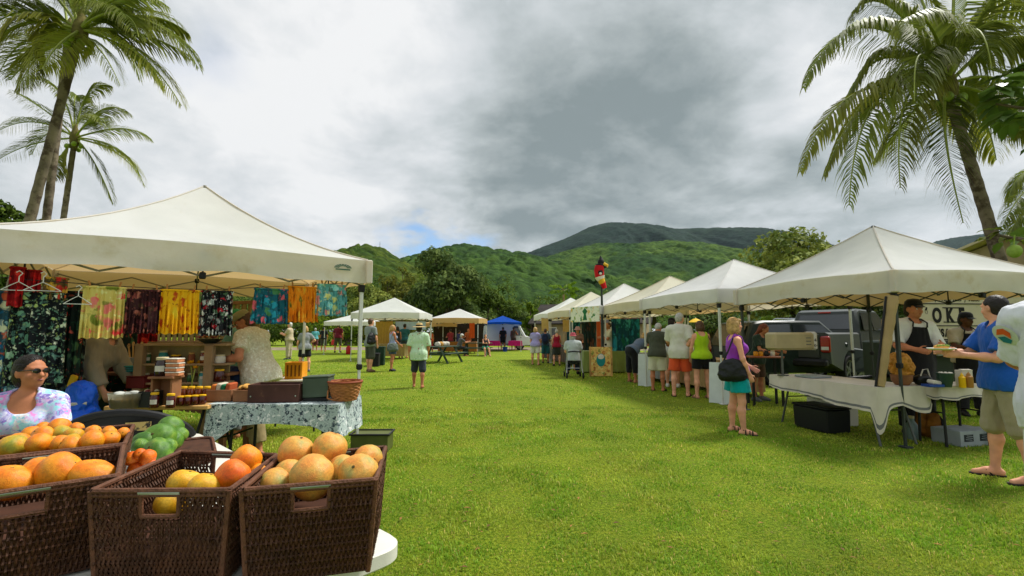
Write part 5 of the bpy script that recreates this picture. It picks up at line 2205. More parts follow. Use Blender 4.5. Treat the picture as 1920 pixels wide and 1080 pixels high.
# far canopies at the left back
for (px_, py_, Y_, w_, zt_, zb_, rm, vm, lb_, ax_) in (
  (740, 558, 24.5, 3.35, 2.35, 2.05, m_canvas_white, m_canvas_white, 'bright white canopy at the far left of the lawn', (1, -.02)),
  (668, 588, 31.0, 3.1, 2.05, 1.80, m_canvas_white, m_canvas_white, 'white canopy half hidden behind the bright white one', (1, .05)),
  (862, 579, 30.5, 3.1, 2.25, 1.95, m_canvas_white, m_canvas_tan, 'white canopy with a tan edge over the far food stall', (1, -.12)),
  (822, 602, 33.0, 2.6, 2.0, 1.75, m_canvas_tan, m_canvas_tan, 'small tan canopy between the two far white canopies', (1, .1)),
  (943, 592, 35.5, 2.75, 2.1, 1.95, m_canvas_blue, m_canvas_blue, 'blue canopy in front of the white van', (1, 0))):
 pk = D(px_, py_, Y_)
 ax_ = Vector((ax_[0], ax_[1], 0)).normalized()
 ay_ = Vector((-ax_.y, ax_.x, 0))
 c0 = Vector((pk.x, pk.y, 0)) - ax_ * w_ / 2 - ay_ * w_ / 2
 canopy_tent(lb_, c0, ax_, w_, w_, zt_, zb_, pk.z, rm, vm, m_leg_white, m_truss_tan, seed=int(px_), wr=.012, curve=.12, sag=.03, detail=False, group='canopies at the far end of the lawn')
# ---------------------------------------------------------------- tables and stall fittings
m_plastic_white = M('white_plastic', (214, 212, 200), rough=.5, var=.05, vscale=4, spec=.35, wear=((186, 180, 164), 6, .6, .8), bump=.05, bscale=200)
m_black_metal = M('black_metal', (30, 31, 30), rough=.5)
m_grey_metal = M('grey_metal', (92, 96, 92), rough=.45, metal=.4)
m_linen = M('linen_cloth', (204, 197, 180), rough=.9, var=.08, vscale=5, bump=.3, bscale=160, spec=.1)
m_stripe = M('linen_stripe', (112, 114, 112), rough=.9)
m_plank = M('raw_plank', (200, 156, 92), rough=.75, var=.3, vscale=4, bump=.3, bscale=26, wear=((132, 90, 44), 7, .5, .7))
m_plank_dark = M('dark_plank', (136, 92, 60), rough=.75, var=.3, vscale=5, bump=.3, bscale=26)
m_post_wood = M('weathered_post', (152, 124, 90), rough=.85, var=.25, vscale=4, bump=.4, bscale=30)


def rounded_rect(w, d, r, n=6):
 P = []
 for cx, cy, a0 in ((w / 2 - r, d / 2 - r, 0), (-w / 2 + r, d / 2 - r, 90), (-w / 2 + r, -d / 2 + r, 180), (w / 2 - r, -d / 2 + r, 270)):
  for i in range(n + 1):
   a = math.radians(a0 + 90 * i / n)
   P.append((cx + r * math.cos(a), cy + r * math.sin(a)))
 return P


def slab(mb, outline, z0, z1, bev=.008, mi=0):
 n = len(outline)
 rings = []
 for z, k in ((z0, bev), (z0 + bev, 0), (z1 - bev, 0), (z1, bev)):
  rings.append([(x - math.copysign(k, x), y - math.copysign(k, y), z) for x, y in outline])
 V = [p for r in rings for p in r]
 F_ = [(j * n + i, j * n + (i + 1) % n, (j + 1) * n + (i + 1) % n, (j + 1) * n + i) for j in range(3) for i in range(n)]
 F_ += [tuple(range(n - 1, -1, -1)), tuple(3 * n + i for i in range(n))]
 mb.add(V, F_, mi)


def folding_table(label, cen, rotz, w, d, h, top_m, leg_m, thick=.045, r=.06, group=None, kind='A'):
 t = thing('folding_table', label, 'table', cen, rotz, group)
 mb = MB()
 slab(mb, rounded_rect(w, d, r), h - thick, h, .008)
 mb.build('tabletop', top_m, t)
 mb = MB()
 slab(mb, rounded_rect(w * .965, d * .93, r), h - thick - .022, h - thick - .001, .006)
 mb.build('rim', top_m, t)
 for s in (-1, 1):
  for q in (-1, 1):
   x0, x1 = s * w * .36, s * w * (.46 if kind == 'A' else .38)
   mb = MB()
   mb.tube([(x0, q * d * .34, h - thick - .02), (x1, q * d * .38, .01)], .015, 8)
   mb.build('leg', leg_m, t)
  mb = MB()
  mb.tube([(s * w * .395, -d * .35, .42), (s * w * .395, d * .35, .42)], .010, 6)
  mb.build('crossbar', leg_m, t)
 return t


def draped(label, cen, rotz, w, d, z, drops, mat, seed=1, name='tablecloth', fold=.028, stripe=None, cat='tablecloth', group=None, wav=9):
 """cloth lying on a table top w x d at height z; drops = function(side 0..3, u 0..1) -> hanging length"""
 t = thing(name, label, cat, (cen[0], cen[1], z), rotz, group)
 rr = random.Random(seed)
 ph = [rr.uniform(0, 6.28) for _ in range(6)]
 mb = MB()
 mb.grid(lambda u, v: ((u - .5) * w, (v - .5) * d, .004 + .0018 * math.sin(u * 23 + ph[0]) * math.sin(v * 19 + ph[1])), 20, 12)
 cs = [(-w / 2, -d / 2), (w / 2, -d / 2), (w / 2, d / 2), (-w / 2, d / 2)]
 per = []
 for k in range(4):
  L_ = w if k % 2 == 0 else d
  n = max(8, int(L_ / .025))
  for i in range(n):
   per.append((k, i / n))
 nv = 10
 V = []
 s_ = 0
 for (k, u) in per:
  a, b = Vector((*cs[k], 0)), Vector((*cs[(k + 1) % 4], 0))
  p = a.lerp(b, u)
  L_ = (b - a).length
  s_ = k * 2.3 + u * L_
  nrm = Vector(((b - a).y, -(b - a).x, 0)).normalized()
  c0 = math.exp(-u * L_ / .06)
  c1 = math.exp(-(1 - u) * L_ / .06)
  pn = Vector(((a - b).y, 0, 0))
  prv = Vector((a - Vector((*cs[k - 1], 0))))
  nx_ = Vector((*cs[(k + 2) % 4], 0)) - b
  n0 = Vector((prv.y, -prv.x, 0)).normalized()
  n1 = Vector((nx_.y, -nx_.x, 0)).normalized()
  nn = (nrm + n0 * c0 * .9 + n1 * c1 * .9).normalized()
  dr = drops(k, u)
  for j in range(nv + 1):
   f = j / nv
   o = .006 + f ** 1.2 * fold * (.9 + .8 * math.sin(s_ * wav * 2 + ph[2]) + .5 * math.sin(s_ * wav * 4.7 + ph[3])) + .012 * f
   zz = -.0 - dr * f + (.004 if j == 0 else 0)
   V.append(p + nn * o + Vector((0, 0, zz)))
 n = len(per)
 F_ = []
 M_ = []
 base = len(mb.v)
 mb.v += [tuple(v) for v in V]
 for i in range(n):
  i2 = (i + 1) % n
  for j in range(nv):
   mb.f.append((base + i * (nv + 1) + j, base + i * (nv + 1) + j + 1, base + i2 * (nv + 1) + j + 1, base + i2 * (nv + 1) + j))
   mb.m.append(1 if stripe and j == nv - 2 else 0)
 mb.build('cloth', [mat] + ([stripe] if stripe else [mat]), t, angle=80)
 return t


# --- the white fruit table in front
TU = Vector((-.73, .68, 0)).normalized()
TV = Vector((-.68, -.73, 0)).normalized()
TC = G(765, 1016, .74)
TL, TW = 2.46, .86
tcen = Vector((TC.x, TC.y, 0)) + TU * TL / 2 + TV * TW / 2
fruit_table = folding_table('white plastic folding table carrying the fruit baskets, rounded corner over the lawn', tcen, math.atan2(TU.y, TU.x), TL, TW, .74, m_plastic_white, m_grey_metal, thick=.055, r=.085)

# --- right stall tables
K1 = Vector((4.48, 5.86, 0))
c1 = K1 + RD * .88 + PD * .37
ang_r = math.atan2(RD.y, RD.x)
folding_table('long folding table under the linen cloth with its legs splayed on the grass', c1, ang_r, 1.74, .72, .735, m_plastic_white, m_grey_metal)


def dr1(k, u):
 # sides run: 0 right side, 1 far end, 2 lawn side (towards the viewer's left), 3 near end
 tail0 = math.exp(-((u if k == 3 else 1 - u) / .08) ** 2) if k in (2, 3) else 0
 if k == 2:
  near = u
  return .17 + .15 * u + .015 * math.sin(u * 11)
 if k == 3:
  return .27 + .05 * math.sin(u * 7 + 2)
 return .22


draped('grey beige linen cloth with a dark hem stripe over the long right table', c1, ang_r, 1.78, .76, .738, lambda k, u: dr1(k, u) + (.25 * math.exp(-((1 - u) / .030) ** 4) if k == 2 else 0) + (.25 * math.exp(-(u / .12) ** 4) if k == 3 else 0), m_linen, 3, stripe=m_stripe, fold=.022, wav=7)
c2 = Vector((5.62, 6.12, 0))
folding_table('short dark folding table beside the vendors, under its own linen cloth', c2, .12, .80, .44, .745, m_black_metal, m_black_metal, kind='H')
draped('linen cloth with a dark stripe on the short vendors table', c2, .12, .84, .48, .748, lambda k, u: .14 + .02 * math.sin(u * 9) + (.24 * math.exp(-((1 - u) / .12) ** 2) if k == 0 else 0) + (.2 * math.exp(-(u / .2) ** 2) if k == 1 else 0), m_linen, 5, stripe=m_stripe, fold=.016)

# --- left stall: raw plank table on black trestles
c3 = Vector((-3.30, 4.72, 0))
wt_ = thing('plank_table', 'raw wooden plank table on thin black legs under the jars', 'table', c3, .06)
for k in range(3):
 mb = MB()
 mb.box((0, -.21 + .21 * k, .72), (.92 - .02 * (k % 2), .205, .038), bev=.006)
 mb.build('plank', m_plank, wt_)
for x_ in (-.36, .34):
 for q in (-1, 1):
  mb = MB()
  mb.tube([(x_, q * .14, .70), (x_ + q * .10, q * .27, .01)], .012, 6)
  mb.build('leg', m_black_metal, wt_)
 mb = MB()
 mb.tube([(x_ - .07, -.20, .36), (x_ + .07, .20, .36)], .010, 6)
 mb.build('crossbar', m_black_metal, wt_)
# --- batik covered table
m_batik = floral('batik_print', (150, 162, 160), ((52, 62, 70), (198, 204, 200), (96, 108, 112), (40, 48, 58)), scale=22, size=.40, soft=.05, warp=.7)
c4 = Vector((-2.24, 4.80, 0))
folding_table('narrow folding table under the grey batik cloth at the left stall', c4, -.02, 1.20, .58, .735, m_plastic_white, m_black_metal, kind='H')


def dr4(k, u):
 if k == 0:
  return .22 + .17 * math.exp(-(u / .16) ** 2) - .05 * math.sin(PI * u) + .07 * math.exp(-((1 - u) / .12) ** 2)
 return .30


draped('grey and white batik cloth hanging over the narrow stall table', c4, -.02, 1.24, .62, .738, dr4, m_batik, 8, fold=.014, wav=8)
# fringe hem of the batik
# --- back bench of the left stall
c5 = Vector((-3.95, 5.55, 0))
bb = thing('back_bench', 'dark wooden back bench holding boxes and pots behind the jars', 'bench', c5, -.05)
for k in range(3):
 mb = MB()
 mb.box((0, -.2 + .2 * k, .95), (1.7, .19, .03), bev=.004)
 mb.build('plank', m_plank_dark, bb)
for x_ in (-.78, .78):
 for q in (-1, 1):
  mb = MB()
  mb.box((x_, q * .22, .465), (.06, .06, .93), bev=.005)
  mb.build('leg', m_plank_dark, bb)
# display rack with a weathered post
rk = thing('display_rack', 'weathered wooden display rack with a thick post and short shelves', 'rack', (-3.36, 5.15, 0), .05)
for x_, h_ in ((.10, 1.28), (-.62, 1.28)):
 mb = MB()
 mb.box((x_, -.05, h_ / 2), (.085, .07, h_), bev=.006)
 mb.build('post', m_post_wood, rk)
for z_ in (.86, 1.06, 1.27):
 mb = MB()
 mb.box((-.20, .03, z_ + .01), (.96, .20, .022), bev=.003)
 mb.build('shelf', m_post_wood, rk)
mb = MB()
mb.box((-.24, .15, 1.0), (.9, .015, .62))
mb.build('back_board', M('mat_board', (168, 146, 100), rough=.9, var=.2, vscale=9, bump=.5, bscale=60), rk)
# rattan screen at the back of the stall
m_rattan = M('rattan', (142, 116, 70), rough=.8, var=.25, vscale=10)
rs = thing('rattan_screen', 'woven rattan screen standing at the back of the left stall', 'screen', (-4.9, 7.5, 0), -.45)
for k in range(34):
 mb = MB()
 x_ = -1.3 + 2.6 * k / 33
 mb.box((x_, .012 * (-1) ** k, 1.0), (.070, .010, 1.7))
 mb.build('slat', m_rattan, rs, smooth=False)
for z_ in (.2, .55, .9, 1.25, 1.6, 1.86):
 mb = MB()
 mb.box((0, 0, z_), (2.66, .045, .05), bev=.004)
 mb.build('rail', m_plank_dark, rs)
# a low dark clothes table deeper in the tent
draped('dark green cloth over a trestle at the back of the left stall', (-5.4, 6.3, 0), -.55, 1.6, .7, .80, lambda k, u: .76, cloth('stall_green', (38, 52, 44)), 9, fold=.02)
mb = MB()
o_ = thing('trestle_table', 'trestle table hidden under the dark green cloth', 'table', (-5.4, 6.3, 0), -.55)
for x_ in (-.7, .7):
 for q in (-.28, .28):
  mb = MB()
  mb.box((x_, q, .38), (.05, .05, .76))
  mb.build('leg', m_plank_dark, o_)
mb = MB()
mb.box((0, 0, .78), (1.58, .68, .03))
mb.build('tabletop', m_plank_dark, o_)


# --- wooden picnic tables far down the lawn
m_green_paint = M('green_paint', (52, 70, 54), rough=.6, var=.15, vscale=5)


def picnic(label, loc, rotz):
 t = thing('picnic_table', label, 'picnic table', loc, rotz, 'green picnic tables')
 for k in range(5):
  mb = MB()
  mb.box((0, -.30 + .15 * k, .74), (1.8, .14, .04), bev=.005)
  mb.build('plank', m_green_paint, t)
 for s in (-1, 1):
  for q in (0, 1):
   mb = MB()
   mb.box((0, s * (.62 + .14 * q), .45), (1.8, .13, .04), bev=.005)
   mb.build('bench_plank', m_green_paint, t)
 for x_ in (-.62, .62):
  for s in (-1, 1):
   mb = MB()
   mb.tube([(x_, s * .22, .72), (x_, s * .66, .0)], .055, 4)
   mb.build('leg', m_green_paint, t)
  mb = MB()
  mb.box((x_ + .05, 0, .41), (.045, 1.5, .09))
  mb.build('bench_beam', m_green_paint, t)
 return t


p_ = G(828, 681)
picnic('nearer green picnic table, right of the man in the straw hat', (p_.x, p_.y + .4, 0), 1.15)
p_ = G(890, 667)
picnic('farther green picnic table with people seated at it', (p_.x + .1, p_.y + .3, 0), -.05)
PIC2 = Vector((p_.x + .1, p_.y + .3, 0))

# --- windsock on a tall pole
wp = G(1131, 704)
t_ = thing('windsock_pole', 'tall dark pole carrying the red windsock', 'pole', (wp.x, wp.y, 0))
ztop = D(1128, 483, wp.y).z
mb = MB()
mb.tube([(0, 0, 0), (0, 0, ztop * .55), (0, 0, ztop)], [.050, .042, .014], 10)
mb.build('shaft', M('pole_dark', (42, 52, 46), rough=.5), t_)
mb = MB()
mb.box((0, 0, .02), (.4, .4, .04), bev=.01)
mb.build('base_plate', m_black_metal, t_)
s_ = wp.y / F
ws = thing('windsock', 'red, black and white bird shaped windsock with a red tail', 'windsock', (wp.x, wp.y - .06, ztop))
m_red = M('sock_red', (206, 22, 30), rough=.7, var=.1, transl=.2)
m_sockb = M('sock_black', (18, 17, 18), rough=.7)
m_sockw = M('sock_white', (226, 220, 206), rough=.7)
m_socky = M('sock_yellow', (224, 176, 40), rough=.7)
zz = lambda y: D(1128, y, wp.y).z - ztop
xx = lambda x: (x - 1130) * s_
mb = MB()
mb.ball((xx(1129), 0, zz(493)), (.11, .11, .15), 12, 8)
mb.tube([(xx(1129), 0, zz(487)), (xx(1128), 0, zz(480))], [.07, .01], 8)
mb.build('head', m_sockb, ws)
mb = MB()
mb.tube([(xx(1134), -.05, zz(496)), (xx(1140), -.12, zz(499)), (xx(1139), -.15, zz(503))], [.06, .04, .008], 8)
mb.build('beak', m_socky, ws)
mb = MB()
mb.tube([(xx(1120), 0, zz(500)), (xx(1128), -.02, zz(498)), (xx(1138), 0, zz(501))], [.07, .12, .05], 10)
mb.build('wings', m_sockb, ws)
mb = MB()
mb.tube([(xx(1126), 0, zz(499)), (xx(1125), 0, zz(508)), (xx(1126), 0, zz(520))], [.15, .165, .15], 12)
mb.build('body', m_red, ws)
mb = MB()
mb.ball((xx(1126), -.12, zz(512)), (.09, .06, .10), 10, 6)
mb.build('patch', m_sockb, ws)
mb = MB()
mb.ball((xx(1126), -.155, zz(514)), (.05, .03, .05), 10, 6)
mb.build('eye_patch', m_sockw, ws)
mb = MB()
mb.tube([(xx(1126), 0, zz(519)), (xx(1128), 0, zz(526))], [.17, .12], 12)
mb.build('collar', m_sockw, ws)
mb = MB()
mb.tube([(xx(1128), -.02, zz(524)), (xx(1131), -.02, zz(532))], [.12, .10], 10)
mb.build('band', m_socky, ws)
mb = MB()
mb.tube([(xx(1131), -.02, zz(530)), (xx(1135), -.03, zz(541))], [.10, .07], 10)
mb.build('tail', m_red, ws)

# --- carved sign standing in front of the green table
cs_ = G(1127, 706)
t_ = thing('display_board', 'floral yellow display board with a turquoise oval leaning on the green table', 'board', (cs_.x, cs_.y, 0), .05)
hh_ = D(1127, 650, cs_.y).z
ww_ = 40 * cs_.y / F
m_board = floral('board_print', (196, 164, 92), ((150, 90, 50), (206, 184, 120), (120, 130, 60), (170, 110, 60)), scale=9, size=.42)
mb = MB()
mb.box((0, 0, hh_ / 2), (ww_, .04, hh_ - .02), bev=.01)
mb.build('panel', m_board, t_)
for s in (-1, 1):
 mb = MB()
 mb.box((s * ww_ * .5, -.012, hh_ / 2), (.05, .06, hh_), bev=.01)
 mb.build('frame_rail', m_plank, t_)
mb = MB()
mb.ball((0, -.022, hh_ * .55), (ww_ * .21, .012, hh_ * .22), 20, 8)
ov_ = mb.build('oval', M('turquoise_paint', (30, 140, 140), rough=.6, var=.2, vscale=6), t_)
mb = MB()
mb.ball((0, -.030, hh_ * .66), (ww_ * .15, .008, hh_ * .09), 16, 6)
mb.build('cloud', m_sockw, t_)
mb = MB()
mb.tube([(-.2, .02, hh_ * .8), (-.24, .45, 0)], .02, 6)
mb.build('prop', m_plank_dark, t_)

# --- fittings of the right row
c6 = at_px(1128, 16.6)
folding_table('folding table under the pale green cloth in the middle of the right row', c6 + Vector((.1, .2, 0)), .02, 1.55, .7, .74, m_plastic_white, m_grey_metal)
draped('pale olive green cloth reaching the grass behind the display board', c6 + Vector((.1, .2, 0)), .02, 1.6, .75, .745, lambda k, u: .70, cloth('olive_cover', (124, 138, 70)), 11, fold=.03)


def hanging(label, px0, px1, y0, y1, Y, mat, name='hanging_cloth', cat='cloth', folds=5, amp=.05, rotz=0.0, group=None, thick=.015):
 a, b = D(px0, y0, Y), D(px1, y0, Y)
 zb_ = D((px0 + px1) / 2, y1, Y).z
 w = b.x - a.x
 c = Vector(((a.x + b.x) / 2, Y, zb_))
 t = thing(name, label, cat, c, rotz, group)
 H_ = a.z - zb_
 mb = MB()
 for s in (1, -1):
  mb.grid(lambda u, v: ((u - .5) * w * (1 - .04 * math.sin(PI * v)), s * thick / 2 + amp * (.3 + .7 * (1 - v)) * math.sin(u * folds * 2 * PI + v), H_ * v + .01 * math.sin(u * 9)), max(16, folds * 6), 10, flip=s < 0)
 mb.build('sheet', mat, t, angle=80)
 mb = MB()
 mb.tube([(-w / 2 - .03, 0, H_ + .012), (w / 2 + .03, 0, H_ + .012)], .010, 6)
 mb.build('rod', m_plank_dark, t)
 return t


m_teal_batik = floral('teal_batik', (18, 62, 72), ((30, 110, 124), (22, 84, 66), (60, 140, 140), (14, 40, 60)), scale=5, size=.45, stretch=(1, 1, .5))
m_dark_batik = floral('dark_batik', (30, 44, 42), ((60, 90, 84), (44, 34, 30), (90, 60, 44), (24, 60, 60)), scale=6, size=.42, stretch=(1, 1, .35))
m_tan_cloth = cloth('tan', (202, 168, 96))
hanging('turquoise batik cloth hanging behind the vendor in the cream shirt', 1146, 1200, 598, 692, 16.6, m_teal_batik, folds=5)
hanging('dark patterned cloth hanging beside the orange post', 1090, 1118, 600, 664, 19.3, m_dark_batik, folds=4)
hanging('dark teal patterned cloth hanging behind the person in the pink hat', 1062, 1088, 602, 668, 20.5, m_teal_batik, folds=3)
hanging('left tan bag shaped cloth hung from the fifth canopy', 1015, 1030, 597, 621, 22.0, m_tan_cloth, name='hanging_bag', cat='bag', folds=1, amp=.02)
hanging('right tan bag shaped cloth hung from the fifth canopy', 1055, 1069, 600, 622, 20.2, m_tan_cloth, name='hanging_bag', cat='bag', folds=1, amp=.02)
m_banner = floral('flower_banner', (206, 206, 180), ((120, 140, 60), (190, 160, 90), (40, 110, 60), (150, 170, 110)), scale=4.5, size=.36)
b0, b1 = D(1072, 576, 16.9), D(1126, 573, 15.55)
mb = MB()
bl_ = (Vector((b1.x, b1.y, 0)) - Vector((b0.x, b0.y, 0))).length
t_ = thing('flower_banner', 'white banner with green and gold flowers fixed along the fourth canopy', 'banner', (b0.x, b0.y, 0), math.atan2(b1.y - b0.y, b1.x - b0.x))
mb.box((bl_ / 2, -.05, 2.02), (bl_, .012, .52))
mb.build('sheet', m_banner, t_, smooth=False)
mb = MB()
mb.prism([(-.11, -.2), (.11, -.2), (.05, .0), (.13, .1), (.0, .22), (-.13, .1), (-.05, .0)], .008, c=(bl_ * .52, -.062, 2.02))
mb.build('plant_motif', M('print_plant', (30, 110, 62), rough=.7), t_, smooth=False)
m_orange_post = M('orange_post', (196, 84, 30), rough=.7, var=.2)
op = at_px(1121, 17.8)
t_ = thing('door_frame', 'orange wooden post and lintel in front of the dark patterned cloth', 'frame', op)
mb = MB()
mb.box((0, 0, 1.0), (.14, .10, 2.0), bev=.01)
mb.build('post', m_orange_post, t_)
mb = MB()
mb.box((-.45, 0, 1.93), (.76, .08, .12), bev=.01)
mb.build('lintel', m_orange_post, t_)
# stall tables under the second and third canopies where the shoppers bend over
for i_, (px_, Y_, w_, mt_, lb_) in enumerate(((1338, 11.5, 2.2, cloth('counter_tan', (168, 140, 92)), 'tan cloth counter in front of the woman in the lime top'),
            (1238, 13.9, 2.2, cloth('counter_grey', (150, 154, 146)), 'grey cloth counter behind the bending shoppers'),
            (1070, 20.8, 2.0, cloth('counter_brown', (92, 76, 60)), 'brown cloth counter under the fifth canopy'),
            (1040, 23.4, 2.0, cloth('counter_dark', (60, 62, 58)), 'dark cloth counter under the farthest right canopy'))):
 c_ = at_px(px_, Y_)
 folding_table('folding table under the ' + lb_.split(' counter')[0] + ' ' + ('by the lime top', 'by the bending shoppers', 'below the fifth canopy', 'below the farthest canopy')[i_], c_, ang_r, w_, .7, .76, m_plastic_white, m_grey_metal)
 draped(lb_, c_, ang_r, w_ + .05, .75, .765, lambda k, u: .66, mt_, 20 + i_, fold=.02)
# white boards leaning at the table ends
m_whiteboard = M('white_board', (206, 214, 208), rough=.6, var=.06)
for (xb, yb, yt, w_, rot, lb_) in ((1209, 724, 664, .36, -.5, 'white board leaning beside the man in the olive shirt'), (1349, 757, 680, .42, -.75, 'white board leaning left of the woman in purple')):
 p_ = G(xb, yb)
 hb = D(xb, yt, p_.y).z
 t_ = thing('leaning_board', lb_, 'board', p_, rot)
 mb = MB()
 mb.box((0, .07, hb / 2), (w_, .018, hb), rot=(-.12, 0, 0), bev=.003)
 mb.build('panel', m_whiteboard, t_)
 mb = MB()
 mb.tube([(0, .13, hb * .85), (0, .42, 0)], .014, 6)
 mb.build('prop', m_grey_metal, t_)
# yellow sun umbrella tip and a pale table canopy deeper under the second canopy
p_ = at_px(1302, 19.0)
t_ = thing('sun_umbrella', 'yellow sun umbrella glimpsed beyond the second canopy', 'umbrella', p_)
mb = MB()
mb.lathe([(.32, 1.80), (.18, 1.89), (.02, 1.96)], n=8, close=False)
mb.build('canopy', M('umbrella_yellow', (232, 186, 30), rough=.7), t_, smooth=False)
mb = MB()
mb.tube([(0, 0, 0), (0, 0, 2.0)], .02, 8)
mb.build('pole', m_leg_white, t_)
# wooden counter box in front of the seated shopper
p_ = at_px(1425, 9.3)
t_ = thing('wooden_counter', 'small counter with a reddish wood top beside the turquoise shorts', 'counter', p_, -.15)
mb = MB()
mb.box((0, 0, .93), (.62, .40, .03), bev=.006)
mb.build('tabletop', M('red_wood', (150, 84, 50), rough=.5, var=.2, vscale=5), t_)
for x_ in (-.26, .26):
 for y_ in (-.16, .16):
  mb = MB()
  mb.box((x_, y_, .455), (.04, .04, .91))
  mb.build('leg', m_black_metal, t_)
CNT = p_
# ---------------------------------------------------------------- the people
m_sole_dark = M('sandal_dark', (40, 34, 30), rough=.75)
m_sole_tan = M('sandal_tan', (120, 92, 66), rough=.75)
m_shoe_grey = M('shoe_grey', (96, 98, 100), rough=.8)
m_shoe_white = M('shoe_white', (214, 212, 206), rough=.7)
m_shoe_black = M('shoe_black', (26, 26, 27), rough=.6)
m_strawhat = M('straw', (198, 172, 118), rough=.85, var=.2, vscale=26, bump=.5, bscale=90)


def vx(Y):
 return min(.024, max(.0085, .0013 * Y + .003))


def P(label, px, yf, yh, heading, hs=1.0, **kw):
 """stand a person with the feet at a photo pixel and the crown of the head at row yh"""
 l = G(px, yf)
 h = D(px, yh, l.y).z * hs
 return person(label, l, heading, h=h, vox=kw.pop('vox', vx(l.y)), **kw)


def tee(n, col, **k):
 d = dict(kind='tee', mat=cloth(n, col))
 d.update(k)
 return d


def tank(n, col, **k):
 d = dict(kind='tank', mat=cloth(n, col), name='tank_top', g=.012)
 d.update(k)
 return d


def shorts(n, col, **k):
 d = dict(kind='shorts', mat=cloth(n, col))
 d.update(k)
 return d


def shoulder_bag(label, root, info, mat, side=1, drop=.52, size=(.36, .14, .28), fwd=0.0, out=.20, strap_x=.10, cat='shoulder bag', strap=True, name='shoulder_bag'):
 """soft bag hanging on a strap from one shoulder; a thing of its own"""
 S = info['S']
 T = info['T']
 R = RZ(root.rotation_euler[2])
 sh = T(side * strap_x, 0, 1.475)
 bc = Vector((side * out, fwd, 1.475 - drop)) + (info['P0'] - Vector((0, 0, .93)))
 base = Vector(root.location) + R @ (bc * S)
 t = thing(name, label, cat, base, root.rotation_euler[2])
 V, Q = sdf_mesh([{'t': 'e', 'c': (0, 0, 0), 'r': (size[1] / 2, size[0] / 2, size[2] / 2), 'k': .05}, {'t': 'c', 'a': (0, -size[0] * .36, -size[2] * .32), 'b': (0, size[0] * .36, -size[2] * .32), 'ra': size[1] * .42, 'rb': size[1] * .42, 'k': .06}], .014, .05)
 V = wrinkle(V, Q, .02, 12, 12, 3)
 np_mesh('pouch', V, Q, mat, t)
 if strap:
  mb = MB()
  top = (sh - bc) * S
  a, b = Vector((0, -size[0] * .36, size[2] * .2)), Vector((0, size[0] * .36, size[2] * .2))
  mid = Vector((top.x + .012 * side, top.y, top.z + .012))
  mb.tube([a, a.lerp(mid, .5) + Vector((side * .05, -.03, 0)), mid + Vector((0, -.05, -.02)), mid, mid + Vector((0, .05, -.02)), b.lerp(mid, .5) + Vector((side * .05, .03, 0)), b], .011, 6, flat=.5)
  mb.build('strap', mat, t)
 return t


# ---- right side, nearest first
r, i = person('man in a plain white shirt and white trousers cut by the right frame edge', Vector((3.22, 2.72, 0)), -38, h=1.88, vox=.010, skin='tan', hair='dark', stout=1.12,
    top=tee('white_back', (214, 216, 222), hem=.80, sleeve=.95, g=.020, flare=.02, amp=.03, cuff=.006), bottom=dict(kind='trousers', mat=cloth('white_trousers', (206, 206, 204)), frac=1.92, name='trousers', flare=.03), armR=(10, 14, 25, 5), armL=(30, 0, 50, 20), legL=(4, 4, 6), shoes=('flip', m_sole_tan))
# round print on the back of his shirt
mb = MB()
mb.lathe([(.001, .006), (.062, .006), (.070, .002)], n=24, close=False)
lg = mb.mesh('printed_badge', M('print_ring', (200, 206, 196), rough=.8))
lo = link('printed_badge', lg, r)
bk = [v for v in bpy.data.objects[r.children[0].name].data.vertices]


def surf(obj, o_, d_):
 """first point of a garment met from o_ along d_ (both in the person's own space)"""
 me = obj.data
 from mathutils.bvhtree import BVHTree
 bv = BVHTree.FromPolygons([v.co for v in me.vertices], [p.vertices for p in me.polygons])
 h_, n_, _, _ = bv.ray_cast(Vector(o_), Vector(d_))
 return (h_ if h_ is not None else Vector(o_)), (n_ if n_ is not None else -Vector(d_))


sh_ = [c for c in r.children if c.name.startswith('shirt')][0]
# on the side of the shirt that faces the stall
R_inv = RZ(-r.rotation_euler[2])
eye = R_inv @ (Vector((0, 0, CAMZ)) - Vector(r.location))
tgt = R_inv @ (D(1886, 628, 2.75) - Vector(r.location))
h_, n_ = surf(sh_, eye, (tgt - eye).normalized())
lo.location = h_ + n_ * .003
lo.rotation_euler = n_.to_track_quat('Z', 'Y').to_euler()
for (col, nm, pts) in (((226, 96, 40), 'print_orange', [(-.045, .005), (-.02, .045), (.02, .05), (.045, .02), (.03, -.02), (.0, .01)]), ((30, 116, 130), 'print_teal', [(-.045, -.01), (.0, -.004), (.03, -.03), (.01, -.055), (-.03, -.045)])):
 mb = MB()
 mb.add([(x, y, .009) for x, y in pts], [tuple(range(len(pts)))[::-1]])
 mb.build('print', M(nm, col, rough=.8), lo, smooth=False)

r, i = P('young man in a blue tee and khaki cargo shorts holding a paper plate', 1898, 901, 553, 68, skin='fair', hair='dark', head=(-62, 4), hs=1.0, stout=.92, vox=.0085,
   top=tee('royal_blue', (26, 84, 168), hem=.86, sleeve=.8, g=.03, amp=.022), bottom=shorts('cargo_khaki', (156, 146, 116), frac=1.08, flare=.03, g=.012, amp=.022, name='cargo_shorts'),
   armL=(26, 6, 70, 6), armR=(34, 8, 62, 22), legR=(6, 5, 4), legL=(-4, 5, 4), shoes=('flip', m_sole_dark), curl=35)
BLUE, BLUEI = r, i
